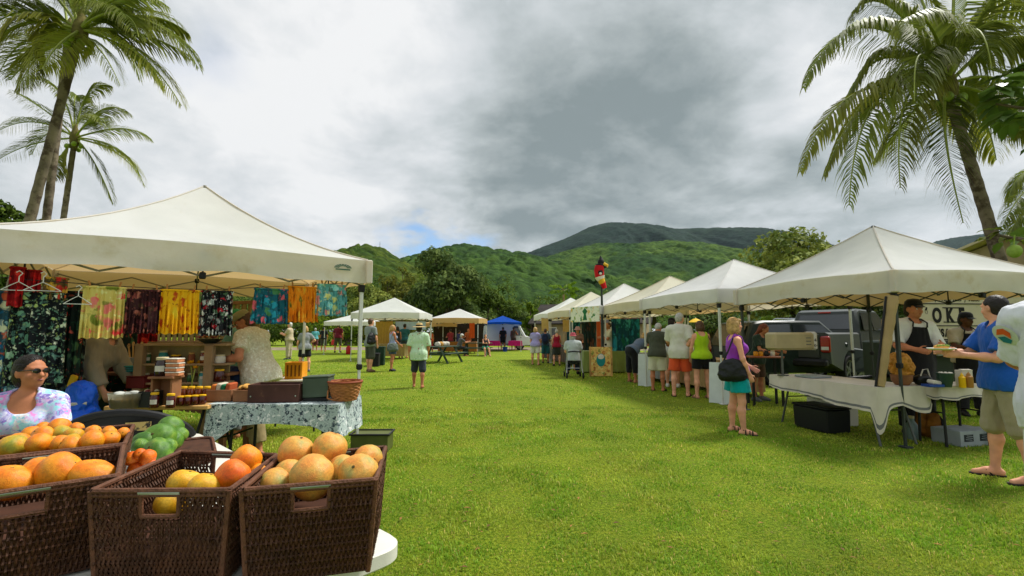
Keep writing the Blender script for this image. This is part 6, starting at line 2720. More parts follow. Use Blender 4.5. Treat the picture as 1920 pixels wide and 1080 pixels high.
# the paper plate with a sandwich in his hand
hw_ = W(r, (i['arms'][-1][2] + i['arms'][-1][4] * .10) * i['S'])
t_ = thing('paper_plate', 'white paper plate with a filled roll held by the man in blue', 'plate', hw_ + Vector((-.05, .02, .035)))
mb = MB()
mb.lathe([(.001, 0), (.08, 0), (.115, .016), (.113, .020), (.08, .004), (.001, .004)], n=24, close=False)
mb.build('plate', M('paper_white', (226, 226, 220), rough=.8), t_)
mb = MB()
mb.ball((0, 0, .03), (.075, .035, .026), 14, 8)
mb.build('roll', M('bread', (196, 146, 70), rough=.8, var=.25, vscale=30, bump=.3), t_)
mb = MB()
for k in range(7):
 mb.ball((-.05 + .017 * k, -.022, .044 + .004 * (k % 2)), (.014, .012, .008), 6, 4)
mb.build('filling', M('salad', (120, 150, 50), rough=.7), t_)

apron = cloth('apron_black', (22, 22, 23))


def add_apron(root, info, mat):
 """bib apron laid over the clothes, its panel following the surface below it"""
 from mathutils.bvhtree import BVHTree
 S, T, Rt = info['S'], info['T'], info['Rt']
 vs, fs = [], []
 for c in root.children:
  if c.name.split('.')[0] in ('shirt', 'trousers'):
   o_ = len(vs)
   vs += [v.co.copy() for v in c.data.vertices]
   fs += [tuple(i + o_ for i in p.vertices) for p in c.data.polygons]
 bv = BVHTree.FromPolygons(vs, fs)
 fw = Rt @ Vector((0, 1, 0))
 n, V = 14, []
 prof = ((.085, 1.39), (.10, 1.32), (.125, 1.24), (.17, 1.15), (.20, 1.05), (.215, .95), (.215, .83), (.21, .70), (.20, .58), (.19, .50))
 last = {}
 for w_, z in prof:
  for k in range(n + 1):
   x = w_ * (-1 + 2 * k / n)
   h_ = bv.ray_cast(T(x, .6, z) * S, -fw)[0]
   y = (h_ - T(x, 0, z) * S).dot(fw) / S if h_ is not None else -1
   y = max(y + .020, last.get(k, -1) - .010, .02)
   last[k] = y
   V.append(T(x, y + .004 * math.sin(k * 1.9 + z * 9), z) * S)
 f = [(j * (n + 1) + q, (j + 1) * (n + 1) + q, (j + 1) * (n + 1) + q + 1, j * (n + 1) + q + 1) for j in range(len(prof) - 1) for q in range(n)]
 mb = MB()
 mb.add(V, f)
 mb.add([v - fw * .006 for v in V], [q[::-1] for q in f])
 ap = mb.build('apron', mat, root, angle=80)
 for s in (-1, 1):
  mb = MB()
  mb.tube([V[0 if s < 0 else n], T(s * .080, .13, 1.45) * S, T(s * .068, .04, 1.50) * S, T(s * .05, -.08, 1.50) * S, T(0, -.11, 1.49) * S], .010, 6)
  mb.build('apron_strap', mat, ap)


r, i = person('vendor with a dark cap, white tee and black apron behind the brown bag', Vector((5.60, 6.62, 0)), 172, h=1.87, vox=.0105, skin='tan', hair='dark', style='hatted', head=(12, 6), tilt=-4, stout=1.0,
    top=tee('vendor_white', (210, 212, 208), hem=.88, sleeve=.9, g=.024), bottom=dict(kind='trousers', mat=cloth('dark_trousers', (30, 30, 33)), frac=1.9, name='trousers'), armR=(18, 14, 60, 20), armL=(20, 10, 78, 28), shoes=('shoe', m_shoe_black), hat=('cap', cloth('cap_black', (20, 20, 21))), curl=40)
add_apron(r, i, apron)
r, i = person('second vendor in a tan shirt and black apron beside the sign board', Vector((7.84, 8.15, 0)), 165, h=1.75, vox=.012, skin='dark', hair='dark', style='hatted', head=(20, 8), fem=False,
    top=tee('vendor_tan', (176, 164, 140), hem=.9), bottom=dict(kind='trousers', mat=cloth('dark_trousers', (30, 30, 33)), frac=1.9, name='trousers'), armR=(24, 10, 70, 22), armL=(24, 8, 74, 20), shoes=('shoe', m_shoe_black), hat=('cap', MATS['cloth_cap_black']))
add_apron(r, i, apron)
r, i = P('woman in a purple tank top and turquoise shorts with a black shoulder bag', 1386, 812, 596, -98, skin='fair', hair='blond', style='bob', fem=True, stout=1.08, head=(12, -3), vox=.0085,
   top=tank('purple', (150, 58, 178), hem=.86, g=.016, amp=.016, flare=.012), bottom=shorts('turquoise', (0, 150, 152), frac=.66, flare=.06, g=.02), armR=(6, 15, 16, 6), armL=(14, 8, 40, 14), legR=(3, 3, 2), legL=(-3, 3, 2), shoes=('sandal', m_sole_dark), foot_yaw=12)
shoulder_bag('black leather shoulder bag on the arm of the woman in purple', r, i, M('bag_black', (24, 26, 26), rough=.45, var=.2, bump=.3, bscale=40), 1, drop=.50, size=(.36, .14, .30), out=.215, fwd=-.13)
r, i = P('woman in a lime tank top and black shorts, seen from behind', 1318, 747, 601, 4, skin='fair', hair='brown', style='bob', fem=True, stout=1.05, head=(6, 12),
   top=tank('lime', (168, 204, 30), hem=.90), bottom=shorts('black_skort', (22, 22, 24), frac=.58, flare=.02), armR=(14, 12, 40, 12), armL=(6, 10, 20, 4), shoes=('sandal', m_sole_tan))
shoulder_bag('dark bag hanging at the right hip of the woman in lime', r, i, M('bag_dark', (34, 32, 34), rough=.6), 1, drop=.56, size=(.24, .10, .20), out=.24)
P('grey haired man in a white shirt and orange shorts with one arm bent behind him', 1277, 743, 586, -24, skin='fair', hair='grey', style='short', head=(-30, 14), stout=1.05,
 top=tee('offwhite_shirt', (208, 206, 190), kind='collar', hem=.80, sleeve=.9, g=.024, flare=.02), bottom=shorts('orange_shorts', (214, 84, 42), frac=.90, flare=.035), armR=(-28, 10, 62, 30), armL=(20, 10, 50, 10), legR=(4, 5, 4), legL=(-5, 4, 2), shoes=('sandal', m_sole_dark))
P('man in a white tee and dark cap between the olive shirt and the orange shorts', 1262, 726, 596, -22, skin='fair', hair='dark', style='hatted', head=(-14, 18),
 top=tee('white_tee', (210, 212, 214), hem=.84), bottom=shorts('tan_shorts', (178, 168, 140), frac=1.0), armR=(16, 8, 40, 10), armL=(20, 8, 50, 10), shoes=('shoe', m_shoe_white), hat=('cap', MATS['cloth_cap_black']))
P('balding man in an olive tee and cream shorts bending his head to the counter', 1234, 733, 603, -30, skin='tan', hair='grey', style='short', head=(-10, 36), lean=10, stout=1.12, belly=.4,
 top=tee('olive_tee', (70, 74, 60), hem=.86, g=.022), bottom=shorts('cream_shorts', (198, 196, 168), frac=.92, flare=.04), armR=(30, 8, 70, 10), armL=(28, 10, 60, 10), shoes=('sandal', m_sole_dark))
l_ = G(1186, 717)
person('woman bending far forward in a blue grey top and black trousers', l_, -62, h=1.66, vox=vx(l_.y), skin='tan', hair='blond', style='bob', fem=True, stout=1.1, lean=56, head=(0, 40),
  top=tee('blue_grey', (96, 112, 134), hem=.92), bottom=dict(kind='trousers', mat=cloth('black_trousers', (24, 25, 27)), frac=1.5, name='trousers'), armR=(62, 6, 20, 4), armL=(66, 6, 20, 4), shoes=('sandal', m_sole_tan))
r, i = person('shopper with auburn hair leaning over the small wooden counter', at_px(1412, 9.9), -150, h=1.62, vox=.014, skin='tan', hair='auburn', style='long', fem=True, lean=14, head=(30, 30),
    top=tee('forest_green', (44, 60, 48), hem=.86), bottom=shorts('brown_shorts', (88, 66, 50), frac=.9), armR=(26, 10, 50, 10), armL=(30, 10, 50, 10), shoes=('shoe', m_shoe_grey))
P('vendor in a cream shirt with folded arms before the turquoise batik', 1143, 697, 604, 95, skin='tan', hair='brown', head=(10, 5), top=tee('cream_shirt', (206, 200, 176), hem=.85), bottom=shorts('brown_trousers', (96, 74, 58), frac=1.9, name='trousers'), armR=(24, 6, 78, 35), armL=(24, 6, 78, 35), shoes=('sandal', m_sole_dark))
# seated on the rollator
RL = G(1077, 709)
RL = Vector((RL.x, RL.y + .15, 0))
person('person in a grey shirt and pink hat seated on a rollator with back turned', RL + Vector((0, .05, 0)), -4, h=1.66, vox=.018, skin='fair', hair='grey', style='hatted', stout=1.2, lean=4, pelvis=.60, legR=(84, 8, 84), legL=(84, 8, 84), head=(4, 6),
  top=tee('pale_grey', (182, 190, 188), hem=.84, g=.03), bottom=dict(kind='trousers', mat=cloth('navy_trousers', (36, 44, 58)), frac=1.9, name='trousers'), armR=(20, 10, 60, 10), armL=(20, 10, 60, 10), shoes=('shoe', m_shoe_black), hat=('sun', cloth('hat_pink', (206, 96, 110)), None, .125))
rt = thing('rollator', 'silver wheeled walking frame with a black seat', 'rollator', RL, 0)
m_alu = M('aluminium', (170, 174, 176), rough=.35, metal=.7)
mb = MB()
mb.box((0, .02, .515), (.40, .30, .035), bev=.012)
mb.build('seat', m_shoe_black, rt)
mb = MB()
mb.tube([(-.2, -.20, .80), (0, -.24, .82), (.2, -.20, .80)], .022, 8)
mb.build('back_strap', m_shoe_black, rt)
for s in (-1, 1):
 mb = MB()
 mb.tube([(s * .25, -.30, .09), (s * .22, -.14, .50), (s * .22, -.20, .88), (s * .22, -.30, .92)], .015, 8)
 mb.build('frame_tube', m_alu, rt)
 mb = MB()
 mb.tube([(s * .25, .34, .09), (s * .22, .05, .52)], .015, 8)
 mb.build('frame_tube', m_alu, rt)
 for y_ in (-.32, .36):
  mb = MB()
  mb.lathe([(.03, -.015), (.085, -.02), (.09, 0), (.085, .02), (.03, .015)], (s * .25, y_, .09), 16, R=Matrix.Rotation(PI / 2, 3, 'Y'))
  mb.build('wheel', m_tyre, rt)
mb = MB()
mb.tube([(-.22, -.12, .30), (.22, -.12, .30)], .012, 6)
mb.build('cross_brace', m_alu, rt)
P('person in a pinkish sun hat standing behind the rollator', 1084, 694, 613, 172, fem=True, skin='tan', hair='brown', style='hatted', head=(0, 12), top=tee('brown_print', (120, 88, 70)), bottom=shorts('dark_skirt', (60, 50, 46), kind='skirt', name='skirt', len=.5), armR=(20, 8, 60, 20), armL=(20, 8, 60, 20), hat=('sun', cloth('hat_rose', (176, 130, 120)), None, .15), shoes=('sandal', m_sole_dark))
P('woman in a maroon tank top and dark skirt in front of the stalls', 1044, 686, 617, 2, fem=True, skin='fair', hair='grey', style='short', head=(-10, 10), top=tank('maroon', (148, 22, 48)), bottom=shorts('dark_olive_skirt', (44, 48, 40), kind='skirt', name='skirt', len=.40, flare=.03), armR=(20, 10, 40, 12), armL=(8, 10, 20, 5), shoes=('shoe', m_shoe_black))
r, i = P('shopper in teal shorts carrying a navy backpack', 1023, 681, 616, -8, skin='tan', hair='brown', top=tee('steel_blue', (60, 90, 116)), bottom=shorts('teal_shorts', (32, 92, 98), frac=1.0), shoes=('shoe', m_shoe_black), armR=(20, 8, 60, 10))
bp = thing('backpack', 'navy backpack worn by the shopper in teal shorts', 'backpack', W(r, i['T'](0, -.20, 1.22) * i['S']), r.rotation_euler[2])
V, Q = sdf_mesh([{'t': 'e', 'c': (0, 0, 0), 'r': (.17, .11, .25), 'k': .05}, {'t': 'e', 'c': (0, -.08, -.06), 'r': (.12, .07, .12), 'k': .04}], .02, .04)
np_mesh('pack_body', V, Q, cloth('navy_pack', (28, 40, 66)), bp)
mb = MB()
for s in (-1, 1):
 mb.tube([(s * .09, .03, .24), (s * .11, .12, .28), (s * .12, .20, .22), (s * .13, .17, .0), (s * .12, .06, -.18)], .018, 6, flat=.5)
mb.build('strap', MATS['cloth_navy_pack'], bp)
P('woman in a lavender tee and white shorts at the end of the right row', 1004, 684, 613, -18, fem=True, stout=1.15, skin='fair', hair='blond', style='bob', top=tee('lavender', (164, 156, 206), hem=.86), bottom=shorts('white_shorts', (208, 206, 192), frac=.85, flare=.04), armR=(24, 12, 70, 12), armL=(4, 12, 20, 5), legR=(-4, 7, 2), legL=(6, 7, 2), shoes=('sandal', m_sole_dark))

# ---- across the lawn
m_aloha = floral('aloha_pale', (166, 190, 162), ((140, 90, 80), (120, 160, 130), (190, 205, 180), (150, 120, 100)), scale=13, size=.22)
P('barefoot man in a straw hat and pale green aloha shirt walking away', 784, 727, 606, 4, skin='tan', hair='dark', style='hatted', stout=1.05, head=(0, 4), hs=1.0,
 top=dict(kind='tee', mat=m_aloha, hem=.76, sleeve=.95, g=.03, flare=.03), bottom=shorts('navy_shorts', (48, 54, 64), frac=1.02, flare=.03), armR=(10, 12, 16, 2), armL=(-6, 12, 12, 0), legR=(-12, 4, 2), legL=(12, 4, 10), hat=('straw', m_strawhat, m_joint, .205))
r, i = P('man in a grey tee with a black sling bag behind the white tent leg', 693, 697, 597, -32, skin='fair', hair='brown', top=tee('heather', (132, 140, 138), hem=.84), bottom=shorts('dark_khaki', (70, 74, 62), frac=1.05, flare=.04), armR=(6, 10, 12, 4), armL=(10, 8, 20, 6), legR=(-4, 4, 3), legL=(6, 4, 4), shoes=('shoe', m_sole_tan))
shoulder_bag('black sling bag across the back of the man in grey', r, i, MATS['bag_black'], 1, drop=.38, size=(.34, .16, .40), out=.20, fwd=-.14)
r, i = P('woman in a lavender blue top and denim shorts looking right', 735, 696, 609, -52, fem=True, skin='tan', hair='blond', style='pony', top=tank('pale_blue', (160, 172, 206), hem=.9), bottom=shorts('denim', (66, 82, 108), frac=.62, flare=.03), armR=(12, 8, 40, 10), armL=(6, 8, 20, 6), legR=(-6, 4, 2), legL=(6, 4, 6), shoes=('shoe', m_shoe_black))
shoulder_bag('grey bag at the hip of the woman in denim shorts', r, i, cloth('bag_grey', (92, 102, 96)), 1, drop=.55, size=(.40, .16, .30), out=.23, fwd=-.10)
P('man in a teal tee and dark shorts under the bright white canopy', 758, 671, 607, -8, skin='tan', hair='dark', top=tee('teal_tee', (44, 98, 108)), bottom=shorts('slate_shorts', (64, 82, 80), frac=1.0), armR=(20, 8, 60, 10))
P('person in a black and grey top half hidden beside the teal tee', 744, 672, 612, 30, fem=True, skin='tan', hair='dark', style='pony', top=tank('charcoal', (44, 44, 48)), bottom=shorts('grey_shorts', (120, 122, 124), frac=.7), armL=(50, 8, 80, 10))
P('blond woman in a grey tee and black shorts with a hand on her hip', 570, 697, 611, 34, fem=True, stout=1.15, skin='fair', hair='blond', style='bob', top=tee('grey_top', (136, 140, 142), hem=.86), bottom=shorts('black_shorts', (24, 24, 26), frac=.8), armR=(-20, 36, 70, 50), armL=(12, 16, 30, 4), legR=(-8, 5, 3), legL=(8, 5, 8), shoes=('shoe', m_shoe_grey))
P('man in beige with a white cap and crossed arms behind the yellow crate', 541, 674, 605, 92, skin='fair', hair='grey', style='hatted', stout=1.15, belly=.4, top=tee('beige_tee', (186, 172, 142)), bottom=dict(kind='trousers', mat=cloth('beige_trousers', (176, 164, 136)), frac=1.9, name='trousers'), armR=(30, 6, 74, 30), armL=(30, 6, 74, 30), hat=('cap', cloth('cap_white', (220, 220, 214))), shoes=('shoe', m_shoe_grey))
P('person in an aqua top near the far lime shrubs', 590, 658, 615, 20, skin='tan', hair='grey', stout=1.2, top=tee('aqua', (92, 170, 178)), bottom=shorts('dark_red_shorts', (96, 48, 50), frac=1.0))
P('man dressed in a black tee and khaki shorts on the far dirt road', 606, 659, 613, 5, skin='tan', hair='dark', top=tee('black_tee', (26, 28, 32)), bottom=shorts('dark_cargo', (66, 62, 54), frac=1.1))
r, i = P('man in a maroon tee on the far dirt road', 633, 661, 607, 0, skin='tan', hair='brown', stout=1.1, top=tee('maroon_tee', (110, 28, 48)), bottom=shorts('olive_cargo', (70, 70, 52), frac=1.05), legR=(8, 4, 10), legL=(-8, 4, 2), shoes=('shoe', m_shoe_black), armL=(0, 14, 5, 0))
hw_ = W(r, i['arms'][-1][2] * i['S'])
t_ = thing('carrier_bag', 'red carrier bag in the hand of the man in maroon', 'bag', (hw_.x - .04, hw_.y, hw_.z - .48))
mb = MB()
mb.box((0, 0, .18), (.26, .10, .36), bev=.03, taper=.8)
mb.build('sack', M('carrier_red', (214, 52, 44), rough=.5), t_)
mb = MB()
mb.tube([(-.06, 0, .34), (-.03, 0, .46), (.03, 0, .46), (.06, 0, .34)], .010, 6)
mb.build('handle', MATS['carrier_red'], t_)
P('person in an orange top beside the nearer picnic table', 807, 664, 618, 20, fem=True, skin='tan', hair='brown', style='long', top=tank('orange_top', (206, 88, 44)), bottom=shorts('red_skirt', (150, 40, 40), kind='skirt', name='skirt', len=.45))
# at the farther picnic table
person('seated person in grey with a white cap at the farther picnic table', PIC2 + Vector((-1.0, -.75, 0)), -60, h=1.7, vox=.022, pelvis=.52, legR=(84, 6, 84), legL=(84, 6, 84), lean=18, skin='tan', hair='grey', style='hatted', top=tee('dark_grey_tee', (84, 82, 84)), bottom=shorts('charcoal_trousers', (44, 44, 48), frac=1.9, name='trousers'), armR=(50, 8, 50, 10), armL=(50, 8, 50, 10), hat=('cap', MATS['cloth_cap_white']), head=(0, 10))
person('seated dark haired woman with bare legs at the farther picnic table', PIC2 + Vector((.55, -.72, 0)), 200, h=1.62, vox=.022, pelvis=.52, fem=True, legR=(80, 6, 74), legL=(80, 4, 60), lean=6, skin='fair', hair='dark', style='long', top=tank('black_top', (36, 36, 40)), bottom=shorts('jade_shorts', (60, 150, 120), frac=.6), armR=(40, 8, 50, 20), armL=(40, 8, 50, 20))
for k_, (px_, yh_, nm, col, hd, lb_) in enumerate(((846, 617, 'brick_red', (140, 48, 56), 30, 'person in brick red under the tan edged canopy'), (862, 619, 'indigo', (58, 62, 110), -30, 'person in indigo under the tan edged canopy'), (879, 616, 'rust', (170, 92, 50), 180, 'vendor in rust brown facing out of the tan edged canopy'))):
 l_ = at_px(px_, 31.3)
 person(lb_, l_, hd, h=D(px_, yh_, 31.3).z, vox=.024, skin='tan', hair='dark', top=tee(nm, col), bottom=shorts('dusk_shorts', (60, 56, 60), frac=1.1), armR=(30, 8, 60, 10), armL=(30, 8, 60, 10))
P('person in black standing under the blue canopy', 943, 657, 613, 10, skin='tan', hair='dark', top=tee('black_tee', (26, 28, 32)), bottom=shorts('black_shorts', (24, 24, 26), frac=.8))
P('person in an olive top standing right of the one in black under the blue canopy', 963, 657, 613, -20, skin='brown', hair='dark', top=tank('olive_top', (86, 76, 60)), bottom=shorts('dark_cargo', (66, 62, 54), frac=1.0), armR=(40, 8, 60, 10))

# ---- left stall
m_tiedye = floral('tie_dye', (168, 166, 200), ((120, 186, 190), (196, 120, 176), (206, 210, 220), (110, 96, 160), (150, 196, 206)), scale=15, size=.48, soft=.25, warp=.9)
r, i = person('seated woman in sunglasses and a pastel tie dye tee at the left edge', Vector((-3.30, 3.28, 0)), 205, h=1.60, vox=.0075, skin='tan', hair='dark', style='bun', fem=True, stout=1.15, pelvis=.51, legR=(84, 8, 84), legL=(84, 8, 84), lean=8, head=(52, -2), curl=18,
    top=dict(kind='tee', mat=m_tiedye, hem=.86, sleeve=.8, g=.018, scoop=True, amp=.012), bottom=dict(kind='trousers', mat=cloth('denim_long', (52, 66, 92)), frac=1.85, name='trousers'), armR=(24, 22, 40, 10), armL=(34, 16, 54, -14), glasses=m_shades, shoes=('sandal', m_sole_dark))
WOMAN = r
m_check = floral('fine_check', (184, 178, 156), ((168, 160, 134), (206, 202, 184), (178, 170, 148)), scale=42, size=.5)
r, i = person('man in a sand coloured checked shirt and olive cap looking down at the crafts', Vector((-2.96, 5.60, 0)), 84, h=1.73, vox=.0095, skin='tan', hair='brown', style='hatted', lean=17, head=(22, 40), stout=1.12, belly=.3,
    top=dict(kind='collar', mat=m_check, hem=.84, sleeve=.62, g=.026, flare=.02), bottom=dict(kind='trousers', mat=cloth('khaki_trousers', (150, 132, 92)), frac=1.75, name='trousers', flare=.03), armL=(-18, 30, 100, 0), armR=(20, 8, 70, 10), legL=(-6, 5, 4), legR=(14, 5, 8), shoes=('sandal', m_sole_dark), hat=('cap', cloth('cap_olive', (140, 134, 88))))
shoulder_bag('navy camera bag on a black strap at the front of the checked shirt man', r, i, cloth('camera_navy', (36, 50, 84)), -1, drop=.52, size=(.22, .12, .18), out=.12, fwd=.26, strap_x=.06, cat='camera bag', name='camera_bag')
person('person in a faded teal shirt and green cap behind the checked shirt man', Vector((-3.72, 6.55, 0)), 95, h=1.74, vox=.014, skin='tan', hair='brown', style='hatted', lean=8, head=(0, 25), top=tee('faded_teal', (92, 134, 120), hem=.84), bottom=shorts('grey_long', (90, 92, 92), frac=1.9, name='trousers'), armL=(24, 8, 60, 6), armR=(24, 8, 60, 6), hat=('cap', cloth('cap_green', (46, 128, 84))))
person('person in a loose grey shirt bending over the plank table', Vector((-4.56, 5.02, 0)), -82, h=1.66, vox=.011, skin='fair', hair='grey', style='bob', fem=True, stout=1.2, lean=27, head=(0, 40),
  top=tee('taupe_shirt', (158, 150, 130), hem=.80, sleeve=1.75, g=.035, flare=.04, amp=.022), bottom=dict(kind='trousers', mat=cloth('bottle_green', (30, 44, 38)), frac=1.9, name='trousers'), armR=(12, 8, 14, 2), armL=(18, 8, 14, 2), shoes=('shoe', m_shoe_black))
# ---------------------------------------------------------------- wicker baskets of fruit
m_wick = M('wicker_strand', (76, 47, 28), rough=.6, var=.35, vscale=30, bump=.3, bscale=200, spec=.3)
m_wick2 = M('wicker_rod', (70, 40, 24), rough=.65, var=.35, vscale=25)
m_rimw = M('wicker_rim', (98, 62, 42), rough=.6, var=.3, vscale=30, bump=.5, bscale=150)
m_handle = M('handle_bar', (150, 158, 140), rough=.35, metal=.6)
m_liner = M('brown_liner', (70, 42, 28), rough=.9, var=.3, vscale=12)


def basket(label, FL, FR, BR, BL, zr, z0, fill, taper=.90):
 """tapered rectangular wicker basket: corners of its rim given on the ground plan"""
 P4 = [Vector((p.x, p.y, 0)) for p in (FL, FR, BR, BL)]
 cen = sum(P4, Vector()) / 4
 t = thing('wicker_basket', label, 'basket', (cen.x, cen.y, z0), 0, 'dark wicker fruit baskets')
 P4 = [p - cen for p in P4]
 H = zr - z0

 def pt(k, u, f):
  """side k, along u, height f"""
  s_ = taper + (1 - taper) * f
  p = P4[k].lerp(P4[(k + 1) % 4], u) * s_
  return Vector((p.x, p.y, H * f))

 def cut(k, u, f):
  return k in (0, 2) and .36 < u < .64 and .74 < f < .955
 nr = 13
 mb = MB()
 for j in range(nr):
  f = .02 + .96 * j / (nr - 1)
  for k in range(4):
   if k in (0, 2) and .74 < f < .955:
    for u0, u1 in ((0, .36), (.64, 1)):
     mb.tube([pt(k, u0, f), pt(k, u1, f)], .0032, 5)
   else:
    mb.tube([pt(k, 0, f), pt(k, 1, f)], .0032, 5)
 tag(mb.build('rod', m_wick2, t), kind='stuff')
 mb = MB()
 for k in range(4):
  L_ = (P4[(k + 1) % 4] - P4[k]).length
  n = int(L_ / .0066)
  nrm = Vector(((P4[(k + 1) % 4] - P4[k]).y, -(P4[(k + 1) % 4] - P4[k]).x, 0)).normalized()
  for i in range(n):
   u = (i + .5) / n
   pts = []
   skip = random.random() < .05
   fm = .735 if k in (0, 2) and .36 < u < .64 else 1.0
   for j in range(2 * nr - 1):
    f = .02 + .96 * j / (2 * nr - 2)
    if f > fm:
     break
    o_ = (.0052 * (1 if (j // 2 + i) % 2 else -1)) if j % 2 == 0 else 0
    pts.append(pt(k, u, f) + nrm * (o_ + .0008 * random.uniform(-1, 1)) + Vector((random.uniform(-.0006, .0006), 0, 0)))
   if skip and len(pts) > 12:
    pts = pts[:random.randint(9, len(pts))]
   mb.tube(pts, .0036, 4, cap=False)
 tag(mb.build('weave', m_wick, t), kind='stuff')
 ring = [pt(k, u, 1.0) for k in range(4) for u in (0.02, .25, .5, .75, .98)]
 for dz, r in ((.0, .0075), (-.011, .006)):
  mb = MB()
  mb.tube([p + Vector((0, 0, dz)) for p in ring + ring[:1]], r, 7, cap=False)
  mb.build('rim', m_rimw, t)
 for k in range(4):
  mb = MB()
  mb.tube([pt(k, 0, 0), pt(k, 0, 1)], .0075, 6)
  mb.build('corner_stake', m_rimw, t)
 for k in (0, 2):
  mb = MB()
  mb.tube([pt(k, .35, .985), pt(k, .65, .985)], .0075, 8)
  mb.build('handle', m_handle, t)
  for u in (.36, .64):
   mb = MB()
   mb.tube([pt(k, u, .74), pt(k, u, .97)], .006, 6)
   mb.build('handle_edge', m_rimw, t)
  mb = MB()
  mb.tube([pt(k, .36, .735), pt(k, .64, .735)], .006, 6)
  mb.build('handle_sill', m_rimw, t)
 mb = MB()
 for f, ins in ((.02, .96), (fill, .96)):
  mb.add([pt(k, 0, f) * ins if False else Vector((pt(k, 0, f).x * ins, pt(k, 0, f).y * ins, H * f)) for k in range(4)], [(0, 1, 2, 3)])
 mb.build('liner', m_liner, t, smooth=False)
 return t, cen, pt


ZR = 1.0
b3 = [G(453, 919, ZR), G(705, 899, ZR), G(723, 838, ZR), G(525, 857, ZR)]
b2 = [G(170, 921, ZR), G(430, 919, ZR), G(519, 853, ZR), G(338, 847, ZR)]
fr1, br1 = G(221, 892, ZR), G(231, 836, ZR)
sd = (br1 - fr1)
ft = Vector((-sd.y, sd.x, 0)).normalized() * .40
b1 = [fr1 + ft, fr1, br1, br1 + ft]
fr4, br4 = G(233, 833, ZR), G(250, 797, ZR)
sd4 = br4 - fr4
ft4 = Vector((-sd4.y, sd4.x, 0)).normalized() * .56
b4 = [fr4 + ft4, fr4, br4, br4 + ft4]
basket('dark wicker basket of green tinged grapefruit at the table corner', *b3, ZR, .745, .42)
basket('dark wicker basket second from the table corner, half empty', *b2, ZR, .745, .30)
basket('dark wicker basket at the left edge holding large orange papayas', *b1, ZR, .745, .42)
basket('dark wicker basket full of small oranges behind the papayas', *b4, ZR, .745, .62)


def fruit_mat(name, c0, c1, c2, pore=30):
 m, nt, N, L, b = nodes_of(name)
 tcn = N.new('ShaderNodeTexCoord')
 inf = N.new('ShaderNodeObjectInfo')
 ad = N.new('ShaderNodeVectorMath')
 L.new(tcn.outputs['Object'], ad.inputs[0])
 L.new(inf.outputs['Location'], ad.inputs[1])
 nz = N.new('ShaderNodeTexNoise')
 nz.inputs['Scale'].default_value = 1.05
 nz.inputs['Detail'].default_value = 5
 L.new(ad.outputs[0], nz.inputs['Vector'])
 rp = N.new('ShaderNodeValToRGB')
 e = rp.color_ramp.elements
 e[0].position, e[0].color = .34, lin(*c0)
 e[1].position, e[1].color = .68, lin(*c2)
 k = e.new(.5)
 k.color = lin(*c1)
 L.new(nz.outputs['Fac'], rp.inputs[0])
 # pores, freckles and scuffs of the peel
 n2 = N.new('ShaderNodeTexNoise')
 n2.inputs['Scale'].default_value = 7
 n2.inputs['Detail'].default_value = 9
 n2.inputs['Roughness'].default_value = .75
 L.new(ad.outputs[0], n2.inputs['Vector'])
 mm = N.new('ShaderNodeMapRange')
 mm.inputs[1].default_value, mm.inputs[2].default_value, mm.inputs[3].default_value, mm.inputs[4].default_value = .32, .70, .72, 1.22
 L.new(n2.outputs['Fac'], mm.inputs[0])
 sc = N.new('ShaderNodeMix')
 sc.data_type, sc.blend_type = 'RGBA', 'MULTIPLY'
 sc.inputs[0].default_value = 1.0
 L.new(rp.outputs[0], sc.inputs[6])
 L.new(mm.outputs[0], sc.inputs[7])
 sf = N.new('ShaderNodeMapRange')
 sf.inputs[1].default_value, sf.inputs[2].default_value = .66, .74
 L.new(n2.outputs['Fac'], sf.inputs[0])
 s2 = N.new('ShaderNodeMix')
 s2.data_type = 'RGBA'
 L.new(sf.outputs[0], s2.inputs[0])
 L.new(sc.outputs[2], s2.inputs[6])
 s2.inputs[7].default_value = (.30, .22, .12, 1)
 L.new(s2.outputs[2], b.inputs['Base Color'])
 b.inputs['Roughness'].default_value = .42
 b.inputs['Specular IOR Level'].default_value = .45
 b.inputs['Subsurface Weight'].default_value = .0
 vo = N.new('ShaderNodeTexVoronoi')
 vo.inputs['Scale'].default_value = pore
 L.new(tcn.outputs['Object'], vo.inputs['Vector'])
 bp = N.new('ShaderNodeBump')
 bp.inputs['Strength'].default_value = .22
 bp.inputs['Distance'].default_value = .06
 L.new(vo.outputs['Distance'], bp.inputs['Height'])
 L.new(bp.outputs[0], b.inputs['Normal'])
 return m


FM = {'orange': fruit_mat('orange_peel', (230, 118, 6), (238, 142, 12), (242, 162, 30)), 'deep': fruit_mat('deep_orange_peel', (226, 92, 4), (234, 112, 6), (238, 132, 14)),
  'yellow': fruit_mat('yellow_peel', (214, 150, 14), (228, 172, 20), (236, 192, 60)), 'green': fruit_mat('green_peel', (60, 104, 28), (92, 136, 38), (142, 166, 62)),
  'grape': fruit_mat('grapefruit_peel', (228, 142, 60), (222, 164, 70), (164, 160, 80)), 'greenish': fruit_mat('greenish_orange_peel', (224, 150, 20), (196, 158, 30), (146, 146, 40))}
m_scar = M('stem_scar', (84, 74, 36), rough=.8)
FMESH = {}


